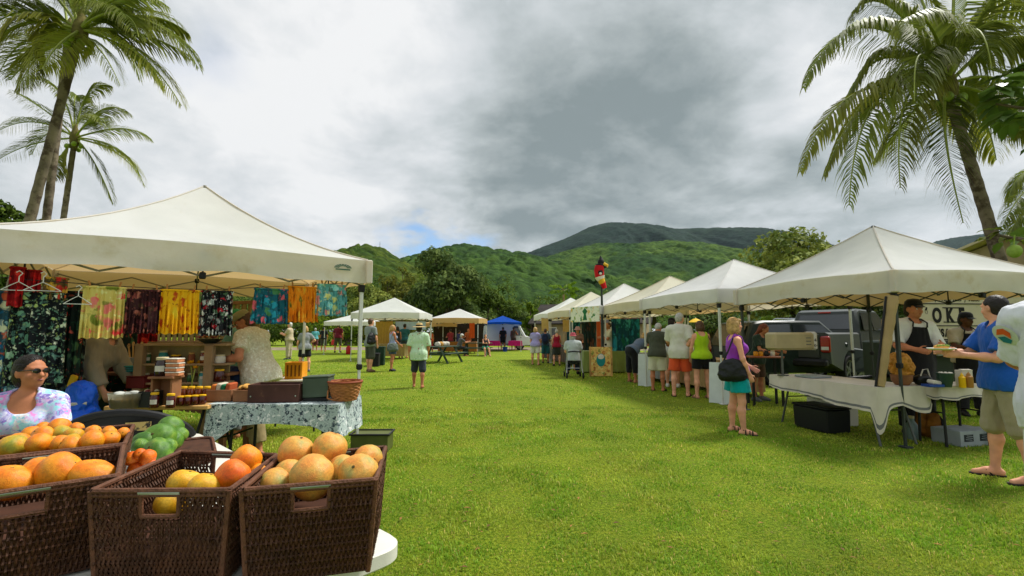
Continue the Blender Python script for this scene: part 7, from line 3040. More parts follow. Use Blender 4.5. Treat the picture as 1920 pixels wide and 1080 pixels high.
def fruit(kind, mat, label, group, p, r, asp=(1, 1, .94), tilt=None, seed=0):
 rr = random.Random(seed)
 key = (kind, mat)
 if key not in FMESH:
  mb = MB()
  prof = []
  n = 14
  for i in range(n + 1):
   th = PI * i / n
   rad = math.sin(th) * (1 + .03 * math.sin(3 * th))
   z = -math.cos(th)
   if i >= n - 1:
    z -= .06
   prof.append((max(rad, .0005), z))
  mb.lathe(prof, n=20, close=False)
  body = mb.mesh(kind, FM[mat], angle=180)
  co = np.array([v.co for v in body.vertices])
  co = co * (1 + .16 * (fbm(co * 1.6 + len(FMESH) * 5.3, 2, 3) - .5))[:, None]
  body.vertices.foreach_set('co', co.astype(np.float32).ravel())
  body.update()
  mb = MB()
  mb.lathe([(.001, .965), (.07, .96), (.085, .945)], n=8, close=False)
  FMESH[key] = (body, mb.mesh('stem_scar', m_scar))
 o = link(kind, FMESH[key][0])
 o.location = p
 k = .97 + .06 * rr.random()
 o.scale = (r * asp[0] * k, r * asp[1], r * asp[2])
 o.rotation_euler = tilt or (rr.uniform(-1.2, 1.2), rr.uniform(-1.2, 1.2), rr.uniform(0, 6))
 tag(o, label, kind, group)
 link('stem_scar', FMESH[key][1], o)
 return o


def fpx(x, y, rpx, Y):
 return D(x, y, Y), rpx * Y / F


# grapefruit in the corner basket
for q, (x, y, r_, Y_, lb) in enumerate(((556, 848, 31, 1.60, 'greenish topped grapefruit at the upper left of the heap in the corner basket'), (618, 840, 31, 1.60, 'highest grapefruit, with a pale bruise, on top of the corner basket'),
          (587, 894, 42, 1.46, 'largest grapefruit, star marked, at the front of the corner basket'), (541, 886, 25, 1.50, 'grapefruit behind the front left one in the corner basket'),
          (516, 908, 31, 1.46, 'low pinkish grapefruit at the front left of the corner basket'), (641, 880, 27, 1.50, 'grapefruit tucked right of the largest one in the corner basket'),
          (672, 888, 36, 1.47, 'grapefruit with a dark stem spot at the front right of the corner basket'), (690, 861, 27, 1.58, 'grapefruit in the back right corner of the corner basket'))):
 p, rr_ = fpx(x, y, r_, Y_)
 fruit('grapefruit', 'grape', lb, 'grapefruit in the corner basket', p, rr_, tilt=(.9 if q in (2, 6) else .2 * q, .3, q), seed=q)
for q, (x, y, r_, Y_, mt, kd, lb) in enumerate(((437, 891, 29, 1.42, 'deep', 'orange', 'big deep orange fruit at the right side of the half empty basket'), (462, 862, 27, 1.53, 'orange', 'orange', 'topmost orange with a green stem end in the half empty basket'), (484, 888, 18, 1.52, 'orange', 'orange', 'orange squeezed behind the big deep orange one'),
            (347, 907, 26, 1.42, 'yellow', 'mango', 'left yellow mango in the half empty basket'), (386, 914, 27, 1.38, 'yellow', 'mango', 'right yellow mango in the half empty basket'), (322, 944, 26, 1.40, 'yellow', 'mango', 'yellow mango seen through the handle gap of the half empty basket'))):
 p, rr_ = fpx(x, y, r_, Y_)
 fruit(kd, mt, lb, 'fruit in the half empty basket', p, rr_, (1.15, .92, .9) if kd == 'mango' else (1, 1, .95), (.1, .3, .2 * q) if kd == 'mango' else (-.5, .5, 0), 20 + q)
for q, (x, y, r_, Y_, asp, lb) in enumerate(((17, 905, 33, 1.44, (1.15, .95, .9), 'orange papaya cut by the left frame edge'), (76, 886, 28, 1.50, (1.1, 1, .95), 'papaya partly hidden behind the spotted papaya'),
            (111, 887, 35, 1.50, (1.12, .95, .95), 'papaya with a brown stem spot in the middle of its basket'), (172, 893, 33, 1.52, (1.2, .95, .85), 'orange papaya at the right of its basket'))):
 p, rr_ = fpx(x, y, r_, Y_)
 fruit('papaya', 'orange', lb, 'papayas in the left basket', p, rr_, asp, (.2, 1.0 if q == 2 else .2, .3), 30 + q)
ol = ((375, 140, 58, 0), (275, 147, 42, 0), (480, 152, 42, 0), (200, 182, 50, 0), (270, 192, 60, 0), (390, 182, 54, 1), (465, 190, 50, 1), (590, 170, 43, 0), (690, 177, 45, 0), (780, 174, 34, 0), (120, 228, 55, 0), (250, 243, 66, 0),
  (80, 268, 76, 1), (382, 243, 52, 0), (450, 226, 50, 1), (582, 226, 66, 0), (700, 212, 50, 0), (18, 248, 34, 0), (446, 250, 58, 0), (335, 225, 30, 1))
ON = ['biggest orange at the top of the heap', 'small orange left of the top one', 'orange right of the top one', 'orange at the upper left of the heap', 'wide orange below the small left one', 'greenish orange under the top one', 'greenish yellow orange right of the centre', 'single orange standing behind the front right ones', 'orange near the right end of the back row', 'rightmost small orange by the basket rim', 'orange at the far left of the middle row', 'dimpled orange in the front row left of centre', 'large greenish yellow orange at the front left', 'orange at the centre of the front row', 'greenish orange just above the front row', 'wide orange at the front right', 'orange at the right end of the front row', 'orange cut by the left frame edge', 'orange just right of the front row centre', 'little greenish orange wedged in the middle']
for q, (x, y, r_, gk) in enumerate(ol):
 X, Yp_ = x / 3.375, 760 + y / 3.375
 dep = 2.13 - (Yp_ - 800) * .0118
 p, rr_ = fpx(X, Yp_, r_ / 3.375, max(1.78, dep))
 fruit('orange', 'greenish' if gk else 'orange', ON[q] + ' in the full basket', 'oranges in the full basket', p, rr_, (1.06, 1, .93), None, 50 + q)
for q, (x, y, r_, Y_, lb) in enumerate(((298, 822, 27, 2.42, 'highest green fruit in the middle of the pile'), (320, 801, 20, 2.62, 'green fruit at the back of the pile'), (273, 828, 21, 2.38, 'green fruit on the left of the pile'), (323, 826, 19, 2.48, 'yellow tinged green fruit at the right of the pile'),
          (296, 846, 24, 2.26, 'front green fruit of the pile'), (262, 838, 14, 2.3, 'small green fruit at the left end of the pile'), (281, 838, 18, 2.42, 'green fruit half hidden at the centre of the pile'), (336, 815, 15, 2.6, 'green fruit at the right rear of the pile'), (310, 838, 17, 2.38, 'green fruit low at the right front of the pile'))):
 p, rr_ = fpx(x, y, r_, Y_)
 fruit('green_fruit', 'green', lb, 'pile of green fruit on the white table', p, rr_, (1.1, .96, .95), None, 90 + q)
for q, (x, y, r_, lb) in enumerate(((248, 860, 14, 'tangerine at the left of the little heap'), (277, 857, 14, 'tangerine at the right of the little heap'), (256, 880, 15, 'tangerine at the front of the little heap'), (262, 852, 11, 'tangerine at the back of the little heap'), (284, 871, 10, 'tangerine leaning on the basket side'))):
 p, rr_ = fpx(x, y, r_, 2.02)
 fruit('tangerine', 'deep', lb, 'tangerines on the white table', p, rr_, (1, 1, .9), None, 110 + q)
tub_c = G(292, 868, .745)
tb = thing('fruit_tray', 'low woven tray under the green fruit and tangerines', 'tray', (tub_c.x + .02, tub_c.y + .12, .745), .6)
mb = MB()
slab(mb, rounded_rect(.34, .50, .06), 0, .035, .004)
mb.build('base', m_wick2, tb)
mb = MB()
mb.tube([(x, y, .04) for x, y in rounded_rect(.34, .50, .06)] + [(x, y, .04) for x, y in rounded_rect(.34, .50, .06)][:1], .009, 6, cap=False)
mb.build('rim', m_rimw, tb)

# ---------------------------------------------------------------- black camp chair behind the orange basket
ch = thing('camp_chair', 'black chair with a curved back standing behind the orange basket', 'chair', (-2.34, 2.86, 0), .30)
mb = MB()
arc = [(math.sin(a) * .34, -math.cos(a) * .16 + .16, .74 + .20 * math.cos(a * .98)) for a in np.linspace(-1.5, 1.5, 17)]
mb.tube(arc, .022, 8)
mb.build('back_rail', m_shoe_black, ch)
mb = MB()
for s in (1, -1):
 mb.grid(lambda u, v: (arc[int(u * 16)][0] * .98, arc[int(u * 16)][1] + s * .004, .58 + (arc[int(u * 16)][2] - .58) * v), 16, 5, flip=s < 0)
mb.build('backrest', M('chair_fabric', (30, 31, 32), rough=.8), ch)
mb = MB()
mb.box((.10, -.012, .855), (.13, .004, .05))
mb.build('label_patch', M('gold_patch', (176, 154, 92), rough=.6, wear=((40, 38, 34), 30, .5, .55)), ch)
mb = MB()
mb.box((0, .30, .44), (.58, .46, .04), bev=.015)
mb.build('seat', MATS['chair_fabric'], ch)
for x_ in (-.27, .27):
 for y_ in (.06, .54):
  mb = MB()
  mb.tube([(x_, y_, .74 if y_ < .1 else .46), (x_ * 1.1, y_, .0)], .014, 8)
  mb.build('leg', m_black_metal, ch)
st = thing('stool', 'low stool under the seated woman', 'stool', (-3.34, 3.34, 0), .4)
mb = MB()
slab(mb, rounded_rect(.40, .36, .05), .37, .41, .006)
mb.build('seat', m_plank_dark, st)
for x_ in (-.16, .16):
 for y_ in (-.14, .14):
  mb = MB()
  mb.tube([(x_, y_, .37), (x_ * 1.15, y_ * 1.15, 0)], .016, 6)
  mb.build('leg', m_plank_dark, st)


# ---------------------------------------------------------------- clothes hung along the front of the left stall
LN = Vector((seam_dir.y, -seam_dir.x, 0))
if LN.y < 0:
 LN = -LN
LO = Vector((A_.x, A_.y, 0)) + LN * .10


def on_line(px, py, back=0.0):
 """photo pixel -> point in the vertical plane of the stall's front rail"""
 d = ray(px, py)
 o_ = LO + LN * back
 t_ = (o_.x * LN.x + o_.y * LN.y) / (d.x * LN.x + d.y * LN.y)
 return Vector((d.x * t_, d.y * t_, CAMZ + d.z * t_))


hl = thing('hanging_line', 'thin wire along the stall front that the skirts are pegged to', 'wire', (0, 0, 0))
mb = MB()
mb.tube([on_line(672, 529), on_line(590, 534), on_line(480, 539), on_line(400, 543), on_line(300, 541), on_line(200, 535), on_line(60, 525), on_line(-60, 514)], .004, 5)
mb.build('strand', m_black_metal, hl)
m_peg = M('wood_peg', (176, 120, 64), rough=.8)
LANG = math.atan2(-seam_dir.y, -seam_dir.x)


def garment_hang(name, label, cat, px0, px1, y0, y1, mat, back=0.0, flare=1.1, pleats=9, depth=.05, pegs=2, group=None, top_amp=.35, hem=.0):
 a, b = on_line(px0, y0, back), on_line(px1, y0, back)
 zb_ = on_line((px0 + px1) / 2, y1, back).z
 c = (a + b) / 2
 w = (Vector((b.x, b.y, 0)) - Vector((a.x, a.y, 0))).length
 H_ = c.z - zb_
 t = thing(name, label, cat, (c.x, c.y, zb_), LANG, group)
 rr = random.Random(int(px0 * 7 + y1))
 ph, p2 = rr.uniform(0, 6), rr.uniform(0, 6)
 n, m_ = 64, 14
 V = []
 for j in range(m_ + 1):
  f = j / m_
  ww = w / 2 * (flare + (1 - flare) * f)
  for i in range(n):
   th = 2 * PI * i / n
   x = math.cos(th) * ww
   y = math.sin(th) * depth * (.55 + .45 * (1 - f))
   am = (top_amp + (1 - top_amp) * (1 - f)) * .020
   y += am * math.sin(x / w * pleats * 2 * PI + ph + f * .8) + am * .6 * math.sin(x / w * pleats * 3.3 * PI + p2)
   z = H_ * f + .008 * math.sin(x / w * pleats * PI + ph) * (1 - f) - hem * (x / ww) ** 2 * (1 - f)
   V.append((x, y, z))
 F_ = [(j * n + i, j * n + (i + 1) % n, (j + 1) * n + (i + 1) % n, (j + 1) * n + i) for j in range(m_) for i in range(n)]
 F_ += [tuple(range(m_ * n, m_ * n + n))]
 mb = MB()
 mb.add(V, F_)
 mb.build('cloth', mat, t, angle=80)
 mb = MB()
 mb.tube([(math.cos(2 * PI * i / 24) * w / 2 * 1.01, math.sin(2 * PI * i / 24) * depth * .56, H_ - .012) for i in range(25)], .011, 6, cap=False)
 mb.build('waistband', mat, t)
 for q in range(pegs):
  mb = MB()
  x_ = (-.36 + .72 * q) * w if pegs > 1 else 0
  mb.box((x_, -.012, H_ + .012), (.014, .018, .075), rot=(0, rr.uniform(-.25, .25), 0), bev=.003)
  mb.build('peg', m_peg, t)
 return t


gs = 'printed skirts pegged along the stall front'
SK = (('skirt', 'yellow and cream skirt with pink red hibiscus print, leftmost on the line', 157, 236, 537, 634, floral('print_hibiscus', (186, 170, 92), ((206, 60, 62), (214, 110, 100), (110, 118, 44), (222, 206, 140)), 8, .40), 1.06),
  ('skirt', 'maroon brown skirt with small pink flowers', 240, 303, 543, 625, floral('print_maroon', (48, 24, 26), ((120, 60, 54), (150, 90, 74), (80, 36, 40), (64, 50, 34)), 14, .34), 1.15),
  ('skirt', 'golden yellow skirt with brick red leaf print', 303, 374, 543, 626, floral('print_golden', (226, 150, 18), ((140, 44, 14), (160, 62, 18), (232, 170, 40), (120, 36, 14)), 12, .30, stretch=(1, 1, .6)), 1.12),
  ('skirt', 'black skirt with white and red blossom print', 379, 437, 545, 629, floral('print_black_white', (18, 20, 22), ((196, 198, 190), (166, 172, 168), (150, 24, 34), (60, 84, 60)), 15, .36), 1.10),
  ('skirt', 'teal skirt with pink flowers above the checked shirt man', 478, 540, 541, 607, floral('print_teal_pink', (20, 78, 92), ((196, 86, 96), (34, 130, 150), (60, 110, 70), (30, 60, 70)), 11, .40), 1.22),
  ('skirt', 'orange skirt with brown streaks and yellow flowers', 541, 593, 537, 604, floral('print_orange_streak', (206, 118, 20), ((120, 66, 14), (226, 160, 50), (96, 84, 24), (150, 70, 10)), 12, .34, stretch=(1.6, 1.6, .5)), 1.25),
  ('skirt', 'pale aqua skirt with pastel blossoms, rightmost on the line', 596, 648, 533, 592, floral('print_aqua', (84, 146, 148), ((214, 130, 122), (196, 196, 130), (140, 200, 206), (60, 96, 84)), 12, .40), 1.25))
for (nm, lb, x0, x1, y0, y1, mt, fl) in SK:
 garment_hang(nm, lb, 'skirt', x0, x1, y0, y1, mt, flare=fl, group=gs)
m_palm_print = floral('print_black_green', (14, 18, 22), ((126, 160, 134), (92, 134, 112), (190, 204, 176), (150, 170, 96), (70, 104, 96)), 13, .36, warp=.5)
m_darkred = floral('print_dark_red', (20, 32, 28), ((190, 36, 32), (60, 90, 60), (30, 60, 44), (210, 90, 80)), 9, .32)
m_bluep = floral('print_blue', (40, 70, 84), ((130, 170, 180), (30, 96, 140), (196, 200, 170), (190, 90, 60)), 10, .42)
m_redp = floral('print_red', (120, 14, 18), ((170, 24, 26), (70, 10, 14), (200, 60, 50)), 9, .4)
garment_hang('dress', 'long black dress with pale green leaf print behind the seated woman', 'dress', 24, 128, 548, 720, m_palm_print, back=.05, flare=1.12, pleats=5, depth=.08, pegs=0)
garment_hang('dress', 'dark dress with red blossoms beside the pale hibiscus skirt', 'dress', 124, 160, 556, 700, m_darkred, back=.16, flare=1.05, pleats=3, pegs=0)
garment_hang('dress', 'blue floral dress at the left edge of the stall', 'dress', -40, 26, 545, 700, m_bluep, back=.12, flare=1.05, pleats=4, pegs=0)
garment_hang('dress', 'black and grey printed dress hung deeper behind the black green one', 'dress', 60, 168, 545, 735, floral('print_night', (20, 24, 28), ((90, 110, 100), (60, 70, 80), (120, 60, 50)), 11, .36), back=.55, flare=1.05, pleats=5, pegs=0)
garment_hang('blouse', 'bright red blouse hanging highest at the left of the stall', 'blouse', 20, 48, 500, 575, m_redp, back=.0, flare=1.1, pleats=2, pegs=0)
garment_hang('blouse', 'dark red ruffled blouse right of the bright red one', 'blouse', 47, 78, 506, 548, m_redp, back=.04, flare=1.2, pleats=3, pegs=0)
garment_hang('blouse', 'mixed print blouse between the red ones and the yellow skirt', 'blouse', 84, 128, 520, 562, floral('print_mixed', (90, 70, 40), ((170, 40, 36), (196, 160, 60), (60, 90, 60)), 12, .42), back=.06, flare=1.1, pleats=3, pegs=0)
for q, (x0, x1, y1, mt, bk, lb) in enumerate(((176, 262, 745, m_darkred, 1.5, 'dark red blossom dress on the back row of clothes'), (96, 184, 740, m_palm_print, 1.7, 'black leaf print dress on the back row of clothes'), (10, 100, 740, m_bluep, 1.6, 'blue print dress on the back row of clothes'), (262, 300, 700, m_redp, 1.8, 'narrow red print dress on the back row of clothes'))):
 garment_hang('dress', lb, 'dress', x0, x1, 566, y1, mt, back=bk, flare=1.05, pleats=4, depth=.10, pegs=0)
m_hanger = M('hanger_white', (222, 224, 220), rough=.4)
for (x, y, w_) in ((34, 540, 46), (80, 541, 52), (146, 566, 40)):
 c = on_line(x, y, -.05)
 s_ = c.y / F * w_ / 2
 t_ = thing('clothes_hanger', {34: 'white hanger on the bright red blouse', 80: 'white hanger holding the long black dress', 146: 'tilted white hanger beside the yellow skirt'}[x], 'hanger', c, LANG)
 mb = MB()
 mb.tube([(-s_, 0, -.02), (-s_ * .5, 0, .02), (0, 0, .055), (s_ * .5, 0, .02), (s_, 0, -.02)], .0036, 6)
 mb.tube([(-s_, 0, -.02), (s_, 0, -.02)], .0032, 6)
 mb.build('frame', m_hanger, t_)
 mb = MB()
 mb.tube([(0, 0, .055), (0, 0, .10), (.02, 0, .13), (.0, 0, .15), (-.02, 0, .135)], .004, 6)
 mb.build('hook', m_hanger, t_)

# ---------------------------------------------------------------- goods on the left stall
m_jar = M('dark_preserve', (70, 16, 14), rough=.12, var=.3, vscale=30, spec=.6)
m_honey = M('honey_glass', (120, 56, 16), rough=.1, var=.3, vscale=30, spec=.6)
m_lidy = M('lid_yellow', (230, 178, 24), rough=.5)
m_lidw = M('lid_wicker', (196, 182, 140), rough=.6)
m_paper = M('jar_label', (206, 200, 184), rough=.8)
TT = .745


def tpt(px, py, z=TT):
 return G(px, py, z)


def jar(label, p, r, h, glass=m_jar, lid=m_lidy, group='jars of preserve on the plank table', paper=True):
 t = thing('jar', label, 'jar', p, random.uniform(0, .5), group)
 mb = MB()
 mb.lathe([(r * .9, 0), (r, r * .12), (r, h * .70), (r * .78, h * .82), (r * .78, h * .86)], n=16)
 mb.build('glass', glass, t)
 mb = MB()
 mb.lathe([(r * .86, h * .85), (r * .88, h * .87), (r * .88, h * .98), (r * .82, h)], n=16)
 mb.build('lid', lid, t)
 if paper:
  mb = MB()
  mb.add([(r * 1.01 * math.sin(a), -r * 1.01 * math.cos(a), z) for z in (h * .25, h * .55) for a in np.linspace(-.8, .8, 7)], [(i, i + 1, i + 8, i + 7) for i in range(6)])
  mb.build('paper_label', m_paper, t)
 return t


p = tpt(236, 764)
t_ = thing('plastic_tub', 'clear plastic tub of golden snacks on the left of the plank table', 'tub', p)
mb = MB()
mb.lathe([(.115, 0), (.125, .01), (.145, .125), (.152, .13), (.140, .128), (.12, .012), (.001, .01)], n=24, close=False, sy=.8)
mb.build('bowl', M('tub_plastic', (190, 190, 176), rough=.2, transl=.5), t_)
mb = MB()
mb.lathe([(.118, .012), (.132, .08), (.09, .095), (.001, .10)], n=20, close=False, sy=.8)
mb.build('snacks', M('golden_snack', (206, 156, 70), rough=.8, var=.35, vscale=50, bump=.7, bscale=90), t_)
mb = MB()
for k in range(6):
 a = k * 1.1
 mb.ball((math.cos(a) * .06, math.sin(a) * .05, .112 + .01 * (k % 2)), (.05, .035, .022), 7, 5, R=RZ(a))
tag(mb.build('crumpled_bag', M('cellophane', (200, 204, 196), rough=.25), t_), kind='stuff')
p = tpt(302, 763)
t_ = thing('wooden_stand', 'small brown wooden stand among the preserves', 'stand', p, .05)
for x_ in (-.085, .085):
 mb = MB()
 mb.box((x_, .05, .125), (.018, .13, .25))
 mb.build('side_panel', m_plank_dark, t_)
mb = MB()
mb.box((0, .10, .125), (.152, .015, .25))
mb.build('back_board', m_plank_dark, t_)
mb = MB()
mb.box((0, .045, .262), (.22, .17, .020), bev=.003)
mb.build('top', m_plank_dark, t_)
ST = p
jar('big dark jar with a pale lid on top of the wooden stand', ST + Vector((-.045, .04, .273)), .055, .17, M('dark_cordial', (44, 22, 16), rough=.12, spec=.6), m_lidw)
jar('preserve jar with a yellow lid in front of the wooden stand', ST + Vector((-.03, -.045, 0)), .036, .135)
jar('preserve jar with a yellow lid right of the stand', tpt(322, 764) + Vector((0, -.02, 0)), .036, .125)
for k in range(4):
 jar(['first low jar of red preserve right of the stand', 'second low jar of red preserve', 'third low jar of red preserve', 'last low jar of red preserve by the rack'][k], tpt(337 + 14 * k, 760 - k), .034, .085, paper=False)
for k in range(4):
 jar(['left rear jar with a yellow lid behind the low jars', 'second rear jar with a yellow lid behind the low jars', 'third rear jar with a yellow lid behind the low jars', 'right rear jar with a yellow lid behind the low jars'][k], tpt(330 + 15 * k, 753) + Vector((0, .10, 0)), .034, .135, m_honey, paper=False)
for k in range(4):
 p = ST + Vector((.075 - .004 * (k % 2), .04, .273 + .041 * k))
 t_ = thing('food_carton', ['bottom carton of the pink and white stack', 'second carton from the bottom of the stack', 'third carton from the bottom of the stack', 'top carton of the pink and white stack'][k], 'carton', p, .1 * (-1) ** k, 'stacked food cartons')
 mb = MB()
 mb.box((0, 0, .014), (.115, .09, .028), bev=.005)
 mb.build('tray', M('carton_pink', (196, 128, 88), rough=.6, var=.25, vscale=30), t_)
 mb = MB()
 mb.box((0, 0, .033), (.12, .095, .010), bev=.003)
 mb.build('lid', M('carton_white', (220, 214, 200), rough=.4), t_)
p = tpt(278, 763) + Vector((0, .02, 0))
t_ = thing('black_crate', 'black plastic crate left of the wooden stand', 'crate', p, 0)
mb = MB()
for (c, s) in (((0, -.06, .07), (.13, .008, .14)), ((0, .06, .07), (.13, .008, .14)), ((-.065, 0, .07), (.008, .112, .14)), ((.065, 0, .07), (.008, .112, .14)), ((0, 0, .006), (.12, .11, .008))):
 mb.box(c, s)
mb.build('shell', m_black_metal, t_)
for k in range(5):
 mb = MB()
 mb.ball((-.04 + .02 * k, .01 * (-1) ** k, .13), (.026, .03, .026), 8, 6)
 mb.build('packet', M('maroon_packet', (104, 24, 22), rough=.4) if k % 2 else m_lidw, t_)
# vegetables, flowers and boxes on the rear
for q, (x, y, Y_, r_) in enumerate(((358, 683, 5.1, .055), (374, 683, 5.15, .050), (383, 678, 5.2, .045), (366, 691, 5.05, .04))):
 p = D(x, y, Y_)
 t_ = thing('yellow_flower', ['left big yellow flower head over the jars', 'middle yellow flower head over the jars', 'right yellow flower head over the jars', 'lowest yellow flower head over the jars'][q], 'flower', p, q, 'yellow flowers above the preserves')
 for k in range(13):
  a, el = k * 2.4, .1 + .09 * k
  d_ = Vector((math.cos(a) * math.cos(el), math.sin(a) * math.cos(el), math.sin(el)))
  sd_ = d_.cross(Vector((0, 0, 1))).normalized() * r_ * .33
  mb = MB()
  mb.add([(0, 0, 0), d_ * r_ * .6 + sd_, d_ * r_, d_ * r_ * .6 - sd_], [(0, 1, 2, 3)])
  mb.build('petal', M('petal_yellow', (236, 176, 16), rough=.6, transl=.2), t_, smooth=False)
 mb = MB()
 mb.tube([(0, 0, 0), (.01, .02, -.16), (.0, .03, .80 - p.z)], .006, 5)
 mb.build('stem', m_rachis, t_)
p = D(366, 742, 5.0)
t_ = thing('flower_vase', 'small glass vase under the yellow flowers', 'vase', (p.x, 5.12, TT), 0)
mb = MB()
mb.lathe([(.05, 0), (.06, .02), (.045, .12), (.05, .17)], n=14)
mb.build('glass', M('vase_glass', (150, 166, 150), rough=.1), t_)
SMALL = (('white_bucket', 'white bucket of wooden spoons on the back bench', 252, 694, 5.45, .07, .16, (200, 194, 184)), ('storage_box', 'purple box on the back bench', 236, 693, 5.5, .06, .12, (92, 52, 140)), ('storage_box', 'maroon box on the back bench behind the stand', 262, 727, 5.1, .12, .13, (96, 22, 20)),
   ('storage_box', 'pale folded cloth pile right of the carton stack', 333, 690, 5.35, .07, .13, (206, 200, 180)))
for (nm, lb, x, y, Y_, w_, h_, col) in SMALL:
 p = D(x, y, Y_)
 z0 = .967 if Y_ > 5.2 else p.z
 t_ = thing(nm, lb, nm.split('_')[1], (p.x, Y_, z0))
 mb = MB()
 if nm == 'white_bucket':
  mb.lathe([(w_ * .8, 0), (w_, h_ * .95), (w_ * 1.06, h_), (w_ * .9, h_), (w_ * .8, h_ * .2)], n=16, close=False)
  mb.build('pail', M('col_' + str(col), col), t_)
  for k in range(5):
   mb = MB()
   mb.tube([(.02 * (k - 2), 0, .03), (.05 * (k - 2), .02, .27 + .02 * (k % 2))], .008, 6)
   mb.ball((.05 * (k - 2), .02, .29 + .02 * (k % 2)), (.018, .010, .03), 8, 5)
   mb.build('wooden_spoon', m_plank, t_)
 else:
  mb.box((0, 0, h_ * .45), (w_ * 1.6, w_ * 1.2, h_ * .9), bev=.006)
  mb.build('carcass', M('col_' + str(col), col), t_)
  mb = MB()
  mb.box((0, 0, h_ * .95), (w_ * 1.66, w_ * 1.26, h_ * .1), bev=.004)
  mb.build('lid', M('col_' + str(col), col), t_)
t_ = thing('folded_cloth', 'turquoise cloth folded on the back bench', 'cloth', D(252, 697, 5.3))
mb = MB()
for k in range(3):
 mb.box((.004 * k, 0, .014 + .024 * k), (.26, .2, .022), bev=.009)
mb.build('folds', cloth('turq_fold', (60, 150, 150)), t_)
p = D(323, 661, 5.5)
t_ = thing('sauce_bottle', 'yellow bottle standing at the rear of the craft stall', 'bottle', (p.x, 5.5, .967))
mb = MB()
mb.lathe([(.03, 0), (.032, .01), (.032, .18), (.012, .23), (.012, .27)], n=12)
mb.build('flask', M('bottle_yellow', (226, 190, 20), rough=.3), t_)
mb = MB()
mb.lathe([(.015, .27), (.015, .30)], n=10)
mb.build('cap', m_joint, t_)
# bouquet of orange flowers on the top shelf of the rack
p = Vector((-3.30, 5.16, 1.292))
t_ = thing('flower_bowl', 'shallow dark bowl of orange flowers on the top shelf of the rack', 'bowl', p)
mb = MB()
mb.lathe([(.05, 0), (.13, .05), (.125, .052), (.04, .01)], n=18, close=False)
mb.build('bowl', M('bowl_dark', (34, 44, 36), rough=.4), t_)
for k in range(14):
 mb = MB()
 a = k * 2.4
 r_ = .03 + .006 * k
 c = Vector((math.cos(a) * r_, math.sin(a) * r_, .06 + .025 * (k % 3)))
 for w_ in range(5):
  b_ = w_ * 1.256 + k
  d_ = Vector((math.cos(b_), math.sin(b_), .5)) * .04
  s_ = Vector((-math.sin(b_), math.cos(b_), 0)) * .016
  mb.add([c, c + d_ * .6 + s_, c + d_, c + d_ * .6 - s_], [(0, 1, 2, 3)])
 mb.build('blossom', M('blossom_orange', (232, 130, 40), rough=.6) if k % 4 else M('blossom_pink', (206, 70, 120), rough=.6), t_, smooth=False)


# small things crowding the rack shelves and the back bench
IT = (('honey jar with a pale lid', m_honey, m_lidw), ('dark red jar', m_jar, m_lidy), ('green glass jar', M('glass_green', (60, 96, 60), rough=.12), m_lidw), ('white crock', M('crock_white', (206, 200, 186), rough=.4), m_lidw), ('brown clay pot', M('clay', (140, 80, 50), rough=.8), m_plank), ('turquoise pot', M('pot_turq', (50, 140, 140), rough=.4), m_lidw), ('pink pot', M('pot_pink', (196, 80, 110), rough=.5), m_lidw))
PLS = ('at the left end', 'second from the left end', 'left of the middle', 'right of the middle', 'second from the right end', 'at the right end')
for r0_, (z_, nm_) in enumerate(((.882, 'lowest rack shelf'), (1.082, 'middle rack shelf'))):
 for k in range(6):
  a_ = IT[(k * 3 + r0_ * 2) % 7]
  jar(a_[0] + ' ' + PLS[k] + ' of the ' + nm_, Vector((-3.36 - .60 + .155 * k, 5.15 + .02 * (k % 2), z_)), .034 + .010 * (k % 3), .09 + .022 * ((k + r0_) % 3), a_[1], a_[2], 'pots on the display rack', k % 2 == 0)
for k in range(6):
 a_ = IT[(k * 2 + 1) % 7]
 jar(a_[0] + ' ' + PLS[k] + ' of the back bench', Vector((-4.62 + .20 * k, 5.47 + .03 * (k % 2), .967)), .045 + .012 * (k % 3), .12 + .03 * (k % 3), a_[1], a_[2], 'pots on the back bench', False)
for k in range(5):
 p = Vector((-3.02 - .075 * k, 4.93 + .02 * (k % 2), TT))
 t_ = thing('lettuce', 'leafy green bunch ' + PLS[k] + ' behind the low jars', 'vegetable', p, k, 'leafy bunches behind the jars')
 for q in range(11):
  mb = MB()
  a, el = q * 2.4, .35 + .09 * q
  d_ = Vector((math.cos(a) * math.cos(el), math.sin(a) * math.cos(el), math.sin(el)))
  big_leaf(mb, Vector((0, 0, .01)), d_, .12, .03, rr)
  o = mb.build('leaf', LEAF['bright'], t_, angle=80)
  o.data.attributes.new('tint', 'FLOAT_COLOR', 'POINT').data.foreach_set('color', [.8 + .06 * q] * (4 * len(o.data.vertices)))


def open_crate(label, cen, rotz, w, d, h, mat, cat='crate', name='wooden_crate', th=.016):
 t = thing(name, label, cat, cen, rotz)
 for (nm, c, s) in (('front_panel', (0, -d / 2 + th / 2, h / 2), (w, th, h)), ('back_panel', (0, d / 2 - th / 2, h / 2), (w, th, h)), ('side_panel', (-w / 2 + th / 2, 0, h / 2), (th, d - 2 * th - .002, h)), ('side_panel', (w / 2 - th / 2, 0, h / 2), (th, d - 2 * th - .002, h)), ('base', (0, 0, th / 2 + .001), (w - 2 * th - .002, d - 2 * th - .002, th))):
  mb = MB()
  mb.box(c, s, bev=.003)
  mb.build(nm, mat, t)
 return t


